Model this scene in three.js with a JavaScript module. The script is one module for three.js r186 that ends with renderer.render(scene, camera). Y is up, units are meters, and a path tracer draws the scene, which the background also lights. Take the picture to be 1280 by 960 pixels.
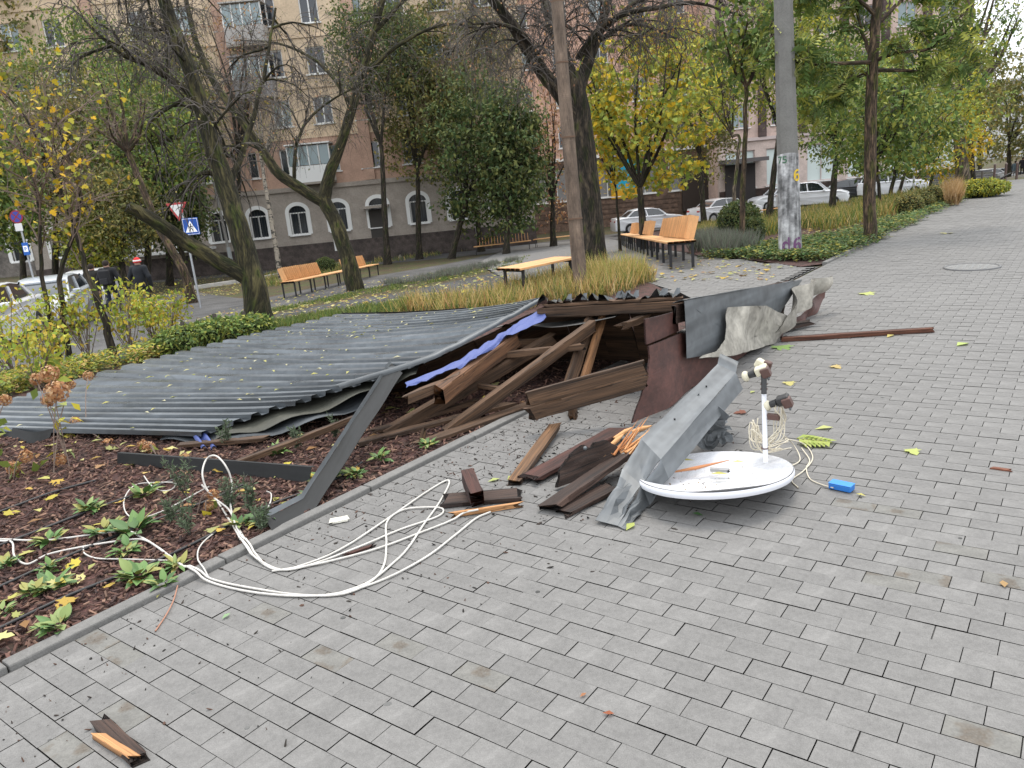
import * as THREE from 'three';
import { mergeGeometries, mergeVertices, toCreasedNormals } from 'three/addons/utils/BufferGeometryUtils.js';
import { RoundedBoxGeometry } from 'three/addons/geometries/RoundedBoxGeometry.js';
import { TessellateModifier } from 'three/addons/modifiers/TessellateModifier.js';
import { MarchingCubes } from 'three/addons/objects/MarchingCubes.js';
import { FontLoader } from 'three/addons/loaders/FontLoader.js';
import { TextGeometry } from 'three/addons/geometries/TextGeometry.js';

// ---------------------------------------------------------------- camera, sky, sun, exposure
const V = (x, y, z) => new THREE.Vector3(x, y, z);
const scene = new THREE.Scene();
const camera = new THREE.PerspectiveCamera(52.9, 4 / 3, 0.05, 900);
camera.position.set(0, 1.7, 0);
camera.rotation.set(-14.5 * Math.PI / 180, 37.5 * Math.PI / 180, -5.5 * Math.PI / 180, 'YXZ');
camera.updateMatrixWorld(true);
const renderer = new THREE.WebGLRenderer({ antialias: true });
renderer.toneMapping = THREE.LinearToneMapping;
renderer.toneMappingExposure = 1.92;
renderer.shadowMap.enabled = true;
{ // overcast sky: even grey-white cloud, a little brighter overhead
  const w = 64, h = 32, d = new Float32Array(w * h * 4);
  for (let j = 0; j < h; j++) for (let i = 0; i < w; i++) {
    const el = ((j + 0.5) / h - 0.5) * Math.PI, s = Math.max(0, Math.sin(el)), k = (j * w + i) * 4;
    const n = 1 + 0.04 * Math.sin(i * 0.39 + j) + 0.03 * Math.sin(i * 0.98 - j * 0.7);
    const L = el < -0.05 ? 0.35 : (0.88 + 0.3 * s) * n;
    d[k] = L * 0.96; d[k + 1] = L * 0.995; d[k + 2] = L * 1.05; d[k + 3] = 1;
  }
  const sky = new THREE.DataTexture(d, w, h, THREE.RGBAFormat, THREE.FloatType);
  sky.mapping = THREE.EquirectangularReflectionMapping; sky.magFilter = sky.minFilter = THREE.LinearFilter; sky.needsUpdate = true;
  scene.background = sky; scene.environment = sky;
}
const sun = new THREE.DirectionalLight(0xfff4e6, 1.1);
sun.position.set(-13, 36, -24); sun.target.position.set(-6, 0, -10); sun.castShadow = true; sun.shadow.radius = 40;
Object.assign(sun.shadow.camera, { left: -45, right: 45, top: 45, bottom: -45, near: 1, far: 160 }); sun.shadow.mapSize.set(2048, 2048);
scene.add(sun, sun.target);

// ---------------------------------------------------------------- helpers
let seed = 7;
const rnd = () => { seed = (seed + 0x6D2B79F5) | 0; let t = Math.imul(seed ^ (seed >>> 15), 1 | seed); t = (t + Math.imul(t ^ (t >>> 7), 61 | t)) ^ t; return ((t ^ (t >>> 14)) >>> 0) / 4294967296; };
const rr = (a, b) => a + (b - a) * rnd(), pick = a => a[Math.floor(rnd() * a.length)];
const lerp = (a, b, t) => a + (b - a) * t, clamp = (x, a, b) => Math.min(b, Math.max(a, x));
const smooth01 = t => { t = clamp(t, 0, 1); return t * t * (3 - 2 * t); };
// terrain: level along the promenade, falling to the street on the west and past the crest in the north
function T(x, z) {
  const w = Math.max(0, -x - lerp(7.5, 5, smooth01((-z - 9) / 6))), v = 0.118 * w * w / (w + 3), d = Math.max(0, -z - 30), e = Math.max(0, -z - 14);
  return -2 * (1 - Math.exp(-v / 2)) - 1.5 * (1 - Math.exp(-0.045 * e * e / (e + 2) / 1.5)) * smooth01((-x - 4) / 5) - Math.min(2.6, 0.03 * d * d / (d + 4)) * smooth01((x + 14) / 8);
}
const F = 965;
const rayDir = (u, v) => V((u - 640) / F, -(v - 480) / F, -1).applyMatrix4(new THREE.Matrix4().extractRotation(camera.matrixWorld));
const Dp = (u, v, d) => rayDir(u, v).multiplyScalar(d).add(camera.position);              // at a depth
const H = (u, v, y = 0) => { const d = rayDir(u, v); return d.multiplyScalar((y - 1.7) / d.y).add(camera.position); };  // at a height
const PX = (u, v, x) => { const d = rayDir(u, v); return d.multiplyScalar(x / d.x).add(camera.position); };             // on a plane x = const
function G(u, v, dy = 0) { // on the terrain
  const d = rayDir(u, v); let lo = 0.5, hi = 160, p = V();
  for (let t = 0.5; t < 160; t *= 1.02) { p.copy(d).multiplyScalar(t).add(camera.position); if (p.y < T(p.x, p.z) + dy) { hi = t; break; } lo = t; }
  for (let i = 0; i < 30; i++) { const m = (lo + hi) / 2; p.copy(d).multiplyScalar(m).add(camera.position); if (p.y < T(p.x, p.z) + dy) hi = m; else lo = m; }
  return p.copy(d).multiplyScalar(hi).add(camera.position);
}
const depthOf = p => -p.clone().applyMatrix4(camera.matrixWorldInverse).z;
camera.matrixWorldInverse.copy(camera.matrixWorld).invert();
const YAW = 37.5 * Math.PI / 180, RIGHT = V(Math.cos(YAW), 0, -Math.sin(YAW)), FWD = V(-Math.sin(YAW), 0, -Math.cos(YAW));

const used = {};
const numbered = n => { const k = used[n] = (used[n] ?? -1) + 1; return k ? n + '_' + String(k).padStart(3, '0') : n; };
function thing(name, label, category, pos, group) {
  const o = new THREE.Group(); o.name = numbered(name); scene.add(o);
  if (pos) o.position.copy(pos);
  o.userData = { label, category }; if (group) o.userData.group = group;
  return o;
}
function part(parent, name, geo, m, label) { // geometry given in world coordinates unless the parent is at the origin
  const o = new THREE.Mesh(geo, m); o.name = name; if (label) o.userData.label = label; parent.add(o); return o;
}
function wpart(parent, name, geo, m, label) { geo.translate(-parent.position.x, -parent.position.y, -parent.position.z); return part(parent, name, geo, m, label); }
function solo(name, label, category, geo, m, group) {
  geo.computeBoundingBox(); const c = geo.boundingBox.getCenter(V()); c.y = geo.boundingBox.min.y; geo.translate(-c.x, -c.y, -c.z);
  const o = new THREE.Mesh(geo, m); o.name = numbered(name); o.position.copy(c); o.userData = { label, category }; if (group) o.userData.group = group; scene.add(o); return o;
}
function struct(name, geo, m) { const o = new THREE.Mesh(geo, m); o.name = numbered(name); o.userData.kind = 'structure'; scene.add(o); return o; }
function stuff(name, label, category, o) { o.name = numbered(name); o.userData = { label, category, kind: 'stuff' }; scene.add(o); return o; }
function copyOf(o, label) { const c = o.clone(); c.name = numbered(o.name.replace(/_\d{3}$/, '')); c.userData = { ...o.userData, label: label ?? o.userData.label }; scene.add(c); return c; }

// ---------------------------------------------------------------- textures
function vnoise(sd) { // tileable value noise on a period
  const p = new Float32Array(4096); let s = sd * 9973 + 17; for (let i = 0; i < 4096; i++) { s = (Math.imul(s, 1664525) + 1013904223) | 0; p[i] = (s >>> 8) / 16777216; }
  const at = (x, y) => p[(Math.imul(x, 73) + Math.imul(y, 1031) + Math.imul(x ^ (y << 3), 37)) & 4095];
  return (x, y, px, py) => { const xi = Math.floor(x), yi = Math.floor(y); let fx = x - xi, fy = y - yi; fx = fx * fx * (3 - 2 * fx); fy = fy * fy * (3 - 2 * fy);
    const a = ((xi % px) + px) % px, b = (a + 1) % px, c = ((yi % py) + py) % py, d = (c + 1) % py;
    return lerp(lerp(at(a, c), at(b, c), fx), lerp(at(a, d), at(b, d), fx), fy); };
}
function fbm(n, x, y, px, py, o = 4) { let s = 0, a = 0.5, t = 0; for (let i = 0; i < o; i++) { s += a * n(x * px, y * py, px, py); t += a; a *= 0.55; px *= 2; py *= 2; } return s / t; }
function tex(sz, fn, srgb = true, h = sz) {
  const d = new Uint8Array(sz * h * 4);
  for (let j = 0; j < h; j++) for (let i = 0; i < sz; i++) { const c = fn(i / sz, j / h), k = (j * sz + i) * 4; if (c.length) { d[k] = clamp(c[0] * 255, 0, 255); d[k + 1] = clamp(c[1] * 255, 0, 255); d[k + 2] = clamp(c[2] * 255, 0, 255); } else d[k] = d[k + 1] = d[k + 2] = clamp(c * 255, 0, 255); d[k + 3] = 255; }
  const t = new THREE.DataTexture(d, sz, h); t.wrapS = t.wrapT = THREE.RepeatWrapping; t.magFilter = THREE.LinearFilter; t.minFilter = THREE.LinearMipmapLinearFilter; t.generateMipmaps = true; if (srgb) t.colorSpace = THREE.SRGBColorSpace; t.needsUpdate = true; return t;
}
const reps = new Map();
const rep = (t, x, y = x) => { const k = t.uuid + x + '/' + y; if (!reps.has(k)) { const c = t.clone(); c.repeat.set(x, y); c.needsUpdate = true; reps.set(k, c); } return reps.get(k); };
const n1 = vnoise(1), n2 = vnoise(2), n3 = vnoise(3), n4 = vnoise(4);
const mixc = (a, b, t) => a.map((v, i) => lerp(v, b[i], clamp(t, 0, 1)));
const concreteT = tex(512, (x, y) => { const a = fbm(n1, x, y, 6, 6, 5), b = n2(x * 256, y * 256, 256, 256), c = fbm(n3, x, y, 40, 40, 2); return 0.8 + 0.16 * a + 0.12 * (b - 0.5) + 0.1 * (c - 0.5); });
const concreteB = tex(512, (x, y) => 0.5 + 0.5 * (fbm(n3, x, y, 60, 60, 3) - 0.5) + 0.3 * (n2(x * 256, y * 256, 256, 256) - 0.5), false);
const woodT = tex(512, (x, y) => { const g = fbm(n1, x, y, 3, 60, 3), k = fbm(n2, x, y, 2, 9, 3), f = fbm(n3, x, y, 12, 200, 2), cr = Math.pow(clamp(1 - Math.abs(fbm(n4, x, y, 2, 24, 3) - 0.5) * 14, 0, 1), 2); const v = 0.6 + 0.32 * (g - 0.5) + 0.5 * (k - 0.45) + 0.25 * (f - 0.5) - 0.22 * cr; return [v, v * 0.98, v * 0.95]; });
const woodB = tex(512, (x, y) => 0.5 + 0.6 * (fbm(n1, x, y, 3, 60, 3) - 0.5) + 0.4 * (fbm(n3, x, y, 12, 200, 2) - 0.5) - 0.3 * Math.pow(clamp(1 - Math.abs(fbm(n4, x, y, 2, 24, 3) - 0.5) * 14, 0, 1), 2), false);
const barkT = tex(512, (x, y) => { const r = Math.abs(fbm(n1, x, y, 10, 3, 4) - 0.5) * 4, f = fbm(n2, x, y, 40, 20, 3), m = fbm(n3, x, y, 4, 4, 3); let v = 0.3 + 0.45 * clamp(r, 0, 1) + 0.4 * (f - 0.4); return mixc([v, v * 0.93, v * 0.84], [v * 0.78, v * 0.85, v * 0.5], (m - 0.5) * 5); });
const barkB = tex(512, (x, y) => clamp(Math.abs(fbm(n1, x, y, 10, 3, 4) - 0.5) * 3.4, 0, 1) * 0.7 + 0.3 * fbm(n2, x, y, 40, 20, 3), false);
const birchT = tex(512, (x, y) => { const b = fbm(n1, x, y, 3, 30, 3), p = fbm(n2, x, y, 5, 7, 3); const v = b > 0.62 || p > 0.62 ? 0.3 : 0.8 + 0.2 * (b - 0.5); return [v, v * 0.97, v * 0.92]; });
const mulchT = tex(512, (x, y) => { const a = fbm(n1, x, y, 50, 50, 3), b = fbm(n2, x, y, 8, 8, 3), c = n3(x * 128, y * 64, 128, 64); const v = 0.2 + 0.34 * a + 0.15 * c; return mixc([v * 1.02, v * 0.72, v * 0.66], [v * 0.7, v * 0.55, v * 0.45], (b - 0.4) * 3); });
const soilT = tex(512, (x, y) => { const a = fbm(n1, x, y, 40, 40, 4), b = fbm(n2, x, y, 6, 6, 4), c = n4(x * 200, y * 200, 200, 200); let k = mixc([0.36, 0.29, 0.2], [0.32, 0.36, 0.16], (b - 0.42) * 5); if (c > 0.8) k = mixc(k, [0.75, 0.66, 0.22], 0.7); return k.map(v => v * (0.6 + 0.7 * a)); });
const asphT = tex(512, (x, y) => { const a = fbm(n1, x, y, 5, 5, 5), c = n2(x * 250, y * 250, 250, 250); const v = 0.62 + 0.4 * (a - 0.5) + 0.3 * (c - 0.5); return v; });
const metalT = tex(512, (x, y) => { const a = fbm(n1, x, y, 4, 4, 5), b = fbm(n2, x, y, 3, 40, 3), c = fbm(n3, x, y, 60, 60, 2); let v = 0.82 + 0.3 * (a - 0.5) + 0.34 * (b - 0.5) + 0.12 * (c - 0.5); return [v, v, v * 0.99]; });
const metalR = tex(256, (x, y) => 0.55 + 0.7 * (fbm(n1, x, y, 5, 5, 4) - 0.5), false);
const stoneT = tex(512, (x, y) => { const a = fbm(n1, x, y, 8, 8, 5), b = fbm(n2, x, y, 60, 60, 3), c = fbm(n3, x, y, 2, 12, 3); return 0.7 + 0.45 * (a - 0.5) + 0.25 * (b - 0.5) + 0.2 * (c - 0.5); });
const clothB = tex(256, (x, y) => fbm(n1, x, y, 6, 6, 4), false);

function mat(r, g, b, o = {}) { const m = new THREE.MeshStandardMaterial({ roughness: 0.85, ...o }); m.color.setRGB(r, g, b); return m; }
const hex = (h, o = {}) => new THREE.MeshStandardMaterial({ color: h, roughness: 0.8, ...o });
const woodMat = (r, g, b, s = 1) => mat(r, g, b, { map: rep(woodT, 0.7 * s, 2.2 * s), bumpMap: rep(woodB, 0.7 * s, 2.2 * s), bumpScale: 0.004, roughness: 0.8 });
const VC = (o = {}) => new THREE.MeshStandardMaterial({ vertexColors: true, roughness: 0.75, side: THREE.DoubleSide, ...o });

// ---------------------------------------------------------------- geometry builder
class MB { // collects triangles with normals, uvs and colours
  constructor() { this.p = []; this.n = []; this.t = []; this.c = []; this.i = []; this.hasC = false; }
  v(x, y, z, nx, ny, nz, u, w, c) { this.p.push(x, y, z); this.n.push(nx, ny, nz); this.t.push(u, w); if (c) { this.hasC = true; this.c.push(c[0], c[1], c[2]); } return this.p.length / 3 - 1; }
  tube(pts, rad, seg = 6, cap = true, c) { // tapered tube through points; uv in metres
    const n = pts.length; let N = V(), prev = null, len = 0, base = 0;
    for (let k = 0; k < n; k++) {
      const t = pts[Math.min(k + 1, n - 1)].clone().sub(pts[Math.max(k - 1, 0)]); if (t.lengthSq() < 1e-12) t.set(0, 1, 0); t.normalize();
      if (!prev) { N = Math.abs(t.y) < 0.9 ? V(0, 1, 0) : V(1, 0, 0); } N.sub(t.clone().multiplyScalar(N.dot(t))).normalize(); const B = t.clone().cross(N); prev = t;
      if (k) len += pts[k].distanceTo(pts[k - 1]);
      const r = typeof rad === 'number' ? rad : Array.isArray(rad) ? rad[k] : rad(k / (n - 1));
      const row = this.p.length / 3;
      for (let s = 0; s <= seg; s++) { const a = s / seg * Math.PI * 2, cx = Math.cos(a), sx = Math.sin(a), dx = N.x * cx + B.x * sx, dy = N.y * cx + B.y * sx, dz = N.z * cx + B.z * sx;
        this.v(pts[k].x + dx * r, pts[k].y + dy * r, pts[k].z + dz * r, dx, dy, dz, s / seg * Math.max(r * 6.28, 0.02), len, c); }
      if (k) for (let s = 0; s < seg; s++) { const a = base + s, b = row + s; this.i.push(a, a + 1, b, a + 1, b + 1, b); }
      base = row;
      if (cap && (k === n - 1 || k === 0) && r > 0.004) { const d = k ? 1 : -1, m = this.v(pts[k].x, pts[k].y, pts[k].z, t.x * d, t.y * d, t.z * d, 0, 0, c); for (let s = 0; s < seg; s++) k ? this.i.push(row + s, row + s + 1, m) : this.i.push(row + s + 1, row + s, m); }
    }
    return this;
  }
  leaf(p, dir, nrm, L, W, c, bend = 0.15) { // folded kite leaf, 4 triangles
    const s = V().crossVectors(dir, nrm).normalize(), q = V().crossVectors(s, dir).normalize();
    const at = (a, b, h) => [p.x + dir.x * a + s.x * b + q.x * h, p.y + dir.y * a + s.y * b + q.y * h, p.z + dir.z * a + s.z * b + q.z * h];
    const A = at(0, 0, 0), B = at(L * 0.45, W / 2, bend * W), C = at(L, 0, -bend * L * 0.5), E = at(L * 0.45, -W / 2, bend * W), M = at(L * 0.5, 0, -0.02 * L);
    const k = this.p.length / 3; for (const [x, u] of [[A, 0], [B, 0.5], [C, 1], [E, 0.5], [M, 0.5]]) this.v(...x, q.x, q.y, q.z, u, 0, c);
    this.i.push(k, k + 1, k + 4, k + 1, k + 2, k + 4, k + 2, k + 3, k + 4, k + 3, k, k + 4); return this;
  }
  lobed(p, dir, nrm, L, c) { // maple-like leaf, five lobes
    const s = V().crossVectors(dir, nrm).normalize(), q = V().crossVectors(s, dir).normalize();
    const o = [[0, 0], [0.12, 0.3], [0.02, 0.42], [0.3, 0.38], [0.45, 0.58], [0.5, 0.25], [0.72, 0.3], [1, 0], [0.72, -0.3], [0.5, -0.25], [0.45, -0.58], [0.3, -0.38], [0.02, -0.42], [0.12, -0.3]];
    const k = this.p.length / 3, f = (a, b, h) => this.v(p.x + dir.x * a * L + s.x * b * L + q.x * h * L, p.y + dir.y * a * L + s.y * b * L + q.y * h * L, p.z + dir.z * a * L + s.z * b * L + q.z * h * L, q.x, q.y, q.z, a, b, c);
    f(0.4, 0, -0.04); for (const [a, b] of o) f(a, b, 0.12 * Math.abs(b) - 0.1 * a * a);
    for (let j = 1; j <= o.length; j++) this.i.push(k, k + j, k + (j % o.length) + 1); return this;
  }
  geo() { const g = new THREE.BufferGeometry(); g.setAttribute('position', new THREE.Float32BufferAttribute(this.p, 3)); g.setAttribute('normal', new THREE.Float32BufferAttribute(this.n, 3)); g.setAttribute('uv', new THREE.Float32BufferAttribute(this.t, 2)); if (this.hasC) g.setAttribute('color', new THREE.Float32BufferAttribute(this.c, 3)); g.setIndex(this.i); return g; }
}
const smoothPts = (pts, n, closed = false, tension = 0.5) => new THREE.CatmullRomCurve3(pts, closed, 'catmullrom', tension).getPoints(n);
function boxUV(g, s = 1) { // planar uv in metres by face direction
  if (g.index) g = g.toNonIndexed(); g.computeVertexNormals(); const p = g.attributes.position, n = g.attributes.normal, t = new Float32Array(p.count * 2);
  for (let i = 0; i < p.count; i++) { const ax = Math.abs(n.getX(i)), ay = Math.abs(n.getY(i)), az = Math.abs(n.getZ(i)); const [a, b] = ay >= ax && ay >= az ? [p.getX(i), p.getZ(i)] : ax >= az ? [p.getZ(i), p.getY(i)] : [p.getX(i), p.getY(i)]; t[2 * i] = a * s; t[2 * i + 1] = b * s; }
  g.setAttribute('uv', new THREE.BufferAttribute(t, 2)); return g;
}
function box(w, h, d, x = 0, y = 0, z = 0, bev = 0) { const g = bev ? new RoundedBoxGeometry(w, h, d, 1, bev) : new THREE.BoxGeometry(w, h, d); g.translate(x, y, z); return g; }
const merge = a => mergeGeometries(a.map(g => { const q = g.index ? g.toNonIndexed() : g; for (const k of Object.keys(q.attributes)) if (!['position', 'normal', 'uv', 'color'].includes(k)) q.deleteAttribute(k); return q; }));
// a wooden bar from a to b: width across, thickness, rough cut ends, chamfered, uv along the grain
function bar(a, b, w, t, up = V(0, 1, 0), rough = 0.01, sp = 0) {
  const L = a.distanceTo(b), x = b.clone().sub(a).normalize(), z = V().crossVectors(x, up).normalize(), y = V().crossVectors(z, x);
  const n = Math.max(4, Math.min(16, Math.round(L / 0.12))), m = [[-1, -0.8], [-0.92, -1], [0.92, -1], [1, -0.8], [1, 0.8], [0.92, 1], [-0.92, 1], [-1, 0.8]], B = new MB(), K = m.length; // cross-section (z, y)
  const off = m.map(() => [rr(-1, 1) * rough * 3 + (sp ? rr(-sp, sp) : 0), rr(-1, 1) * rough * 3 + (sp ? rr(-sp, sp) : 0)]), pos = [];
  for (let k = 0; k <= n; k++) pos.push(m.map((c, j) => { const e = k === 0 ? off[j][0] : k === n ? off[j][1] : 0, wz = c[0] * w / 2 + rr(-1, 1) * rough * 0.25, wy = c[1] * t / 2 + rr(-1, 1) * rough * 0.25; return a.clone().addScaledVector(x, L * k / n + e).addScaledVector(z, wz).addScaledVector(y, wy); }));
  let per = [0]; for (let j = 0; j < K; j++) per.push(per[j] + Math.hypot((m[(j + 1) % K][0] - m[j][0]) * w / 2, (m[(j + 1) % K][1] - m[j][1]) * t / 2));
  const u0 = rr(0, 5), w0 = rr(0, 5);
  for (let j = 0; j < K; j++) { const j2 = (j + 1) % K; for (let k = 0; k < n; k++) { const q = [pos[k][j], pos[k][j2], pos[k + 1][j2], pos[k + 1][j]], nn = V().crossVectors(q[1].clone().sub(q[0]), q[3].clone().sub(q[0])).normalize().negate(); const uv = [[k / n * L, per[j]], [k / n * L, per[j + 1]], [(k + 1) / n * L, per[j + 1]], [(k + 1) / n * L, per[j]]]; const i0 = q.map((p, e) => B.v(p.x, p.y, p.z, nn.x, nn.y, nn.z, u0 + uv[e][0], w0 + uv[e][1])); B.i.push(i0[0], i0[2], i0[1], i0[0], i0[3], i0[2]); } }
  for (const [k, s] of [[0, -1], [n, 1]]) { const c = pos[k].reduce((s2, p) => s2.add(p), V()).multiplyScalar(1 / K), ci = B.v(c.x, c.y, c.z, x.x * s, x.y * s, x.z * s, u0, w0); const id = pos[k].map((p, j) => B.v(p.x, p.y, p.z, x.x * s, x.y * s, x.z * s, u0 + m[j][0] * 0.05, w0 + m[j][1] * 0.05)); for (let j = 0; j < K; j++) s > 0 ? B.i.push(ci, id[j], id[(j + 1) % K]) : B.i.push(ci, id[(j + 1) % K], id[j]); }
  return B.geo();
}
// a grid surface from f(u, v); optionally given a thickness
function sheet(nu, nv, f, thick = 0, uvs = 1) {
  const P = []; for (let j = 0; j <= nv; j++) for (let i = 0; i <= nu; i++) P.push(f(i / nu, j / nv));
  const g = new THREE.BufferGeometry(), pos = [], uv = [], idx = [], W = nu + 1; let lu = [], lv = [];
  for (let j = 0; j <= nv; j++) for (let i = 0; i <= nu; i++) { const k = j * W + i; lu[k] = i ? lu[k - 1] + P[k].distanceTo(P[k - 1]) : 0; lv[k] = j ? lv[k - W] + P[k].distanceTo(P[k - W]) : 0; pos.push(P[k].x, P[k].y, P[k].z); uv.push(lu[k] * uvs, lv[k] * uvs); }
  for (let j = 0; j < nv; j++) for (let i = 0; i < nu; i++) { const a = j * W + i; idx.push(a, a + 1, a + W, a + 1, a + W + 1, a + W); }
  g.setAttribute('position', new THREE.Float32BufferAttribute(pos, 3)); g.setAttribute('uv', new THREE.Float32BufferAttribute(uv, 2)); g.setIndex(idx); g.computeVertexNormals();
  return thick ? solidify(g, thick) : g;
}
function solidify(g, t) { // give an open surface a thickness
  const p = g.attributes.position, n = g.attributes.normal, uv = g.attributes.uv, N = p.count, ix = Array.from(g.index.array), pos = [], nor = [], tx = [], out = [...ix];
  for (let i = 0; i < N; i++) { pos.push(p.getX(i), p.getY(i), p.getZ(i)); nor.push(n.getX(i), n.getY(i), n.getZ(i)); tx.push(uv.getX(i), uv.getY(i)); }
  for (let i = 0; i < N; i++) { pos.push(p.getX(i) - n.getX(i) * t, p.getY(i) - n.getY(i) * t, p.getZ(i) - n.getZ(i) * t); nor.push(-n.getX(i), -n.getY(i), -n.getZ(i)); tx.push(uv.getX(i), uv.getY(i)); }
  for (let i = 0; i < ix.length; i += 3) out.push(ix[i] + N, ix[i + 2] + N, ix[i + 1] + N);
  const e = new Map(); for (let i = 0; i < ix.length; i += 3) for (let k = 0; k < 3; k++) { const a = ix[i + k], b = ix[i + (k + 1) % 3]; e.has(b * N + a) ? e.delete(b * N + a) : e.set(a * N + b, [a, b]); }
  for (const [a, b] of e.values()) out.push(a, a + N, b, b, a + N, b + N);
  const o = new THREE.BufferGeometry(); o.setAttribute('position', new THREE.Float32BufferAttribute(pos, 3)); o.setAttribute('normal', new THREE.Float32BufferAttribute(nor, 3)); o.setAttribute('uv', new THREE.Float32BufferAttribute(tx, 2)); o.setIndex(out); return o;
}
// a flat outline (2-D points) cut into small triangles and mapped to space by f(a, b)
function outline(pts2, maxEdge, f, thick = 0) {
  let g = new THREE.ShapeGeometry(new THREE.Shape(pts2.map(p => new THREE.Vector2(p[0], p[1]))));
  g.deleteAttribute('uv'); g.deleteAttribute('normal'); g = new TessellateModifier(maxEdge, 7).modify(g); g = mergeVertices(g, 1e-5);
  const p = g.attributes.position, uv = new Float32Array(p.count * 2);
  for (let i = 0; i < p.count; i++) { const a = p.getX(i), b = p.getY(i), q = f(a, b); uv[2 * i] = a; uv[2 * i + 1] = b; p.setXYZ(i, q.x, q.y, q.z); }
  g.setAttribute('uv', new THREE.BufferAttribute(uv, 2)); g.computeVertexNormals(); return thick ? solidify(g, thick) : g;
}
const noi = (x, y) => n1(x + 100, y + 100, 4096, 4096) * 2 - 1;
const inPoly = (p, x, z) => { let r = false; for (let i = 0, j = p.length - 1; i < p.length; j = i++) { const a = p[i], b = p[j]; if ((a[1] > z) !== (b[1] > z) && x < (b[0] - a[0]) * (z - a[1]) / (b[1] - a[1]) + a[0]) r = !r; } return r; };
// ---------------------------------------------------------------- ground, paving, beds
const poly = pts => pts.map(([u, v]) => { const p = G(u, v); return [p.x, p.z]; });
{ // the ground sheet, to the horizon
  const n = 180, f = t => Math.sign(t) * (12 * Math.abs(t) + 330 * Math.pow(Math.abs(t), 3.2));
  const g = sheet(n, n, (a, b) => { const x = -10 + f(2 * a - 1), z = -15 + f(1 - 2 * b); return V(x, T(x, z) - 0.032 - (x > -3.4 && z > -34 ? 0.06 : 0), z); });
  const p = g.attributes.position, uv = g.attributes.uv; for (let i = 0; i < p.count; i++) uv.setXY(i, p.getX(i), p.getZ(i));
  g.index.array.reverse(); g.computeVertexNormals();
  struct('ground', g, mat(0.5, 0.5, 0.5, { map: rep(soilT, 0.3), roughness: 1 }));
}
function flat(name, pts, off, m, edge = 0.9) { return struct(name, (() => { const g = outline(pts, edge, (x, z) => V(x, T(x, z) + off, z)); const n = g.attributes.normal; if (n.getY(0) < 0) { g.index.array.reverse(); g.computeVertexNormals(); } return g; })(), m); }
const asphalt = mat(0.14, 0.14, 0.145, { map: rep(asphT, 0.35), roughness: 0.92, bumpMap: rep(concreteB, 0.8), bumpScale: 0.004 });
const asphaltLight = mat(0.21, 0.205, 0.2, { map: rep(asphT, 0.3), roughness: 0.92, bumpMap: rep(concreteB, 0.8), bumpScale: 0.004 });
const streetPoly = [[-60, 30], ...poly([[-160, 520], [0, 462], [140, 441], [240, 415], [300, 398], [300, 372], [250, 365], [150, 372], [60, 385], [-60, 400]]), [-70, -2]];
const stripB = poly([[236, 414], [300, 372], [335, 371], [440, 349], [560, 329], [662, 307], [668, 318], [600, 331], [520, 349], [440, 364], [335, 387], [285, 398]]);
const stripA = poly([[120, 446], [240, 417], [335, 394], [440, 374], [520, 361], [600, 344], [650, 334], [700, 345], [640, 358], [560, 370], [480, 380], [400, 391], [335, 403], [250, 425], [140, 455]]);
flat('street', streetPoly, -0.024, asphaltLight, 1.5);
flat('garden_path', stripB, -0.019, asphaltLight, 0.7);
flat('garden_path', stripA, -0.014, asphalt, 0.7);
const plazaPoly = [[-3.43, -12.75], ...poly([[1003, 334], [870, 321], [790, 303], [760, 298], [640, 306], [600, 327], [640, 350], [700, 352], [745, 341], [800, 336], [818, 354], [838, 367]]), [-3.43, -8.7]];
flat('plaza_bed', plazaPoly, -0.02, mat(0.2, 0.2, 0.195, { map: rep(asphT, 0.5) }), 0.6);
// far road behind the gardens, where the cars are parked
const roadPoly = [[-75, -24], [-60, -30], ...[[-45, -36], [-30, -44], [-16, -56], [-4, -72], [8, -95], [22, -130], [60, -130], [40, -95], [16, -72]], [2, -60], [-8, -49], [-20, -39.5], [-36, -31], [-55, -22]];
flat('road', roadPoly, -0.02, asphaltLight, 2.2);
// planting beds
const bedMat = mat(0.42, 0.42, 0.42, { map: rep(mulchT, 1.4), bumpMap: rep(mulchT, 1.4), bumpScale: 0.02, roughness: 1 });
const bedL = [[-3.44, 1.2], [-3.44, -8.6], ...poly([[840, 368], [817, 355], [800, 345], [745, 350], [700, 356], [640, 362], [560, 373], [480, 383], [335, 407], [250, 430], [140, 460]]), [-13, -2], [-11, 2]];
flat('planting_bed', bedL, -0.004, bedMat, 0.5);
const bedR = [[-3.44, -12.9], [-3.44, -29.5], [-6.5, -31], ...poly([[1000, 262], [900, 275], [800, 291], [792, 301], [872, 319], [1001, 333]])];
flat('planting_bed', bedR, -0.003, bedMat, 0.8);

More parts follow.
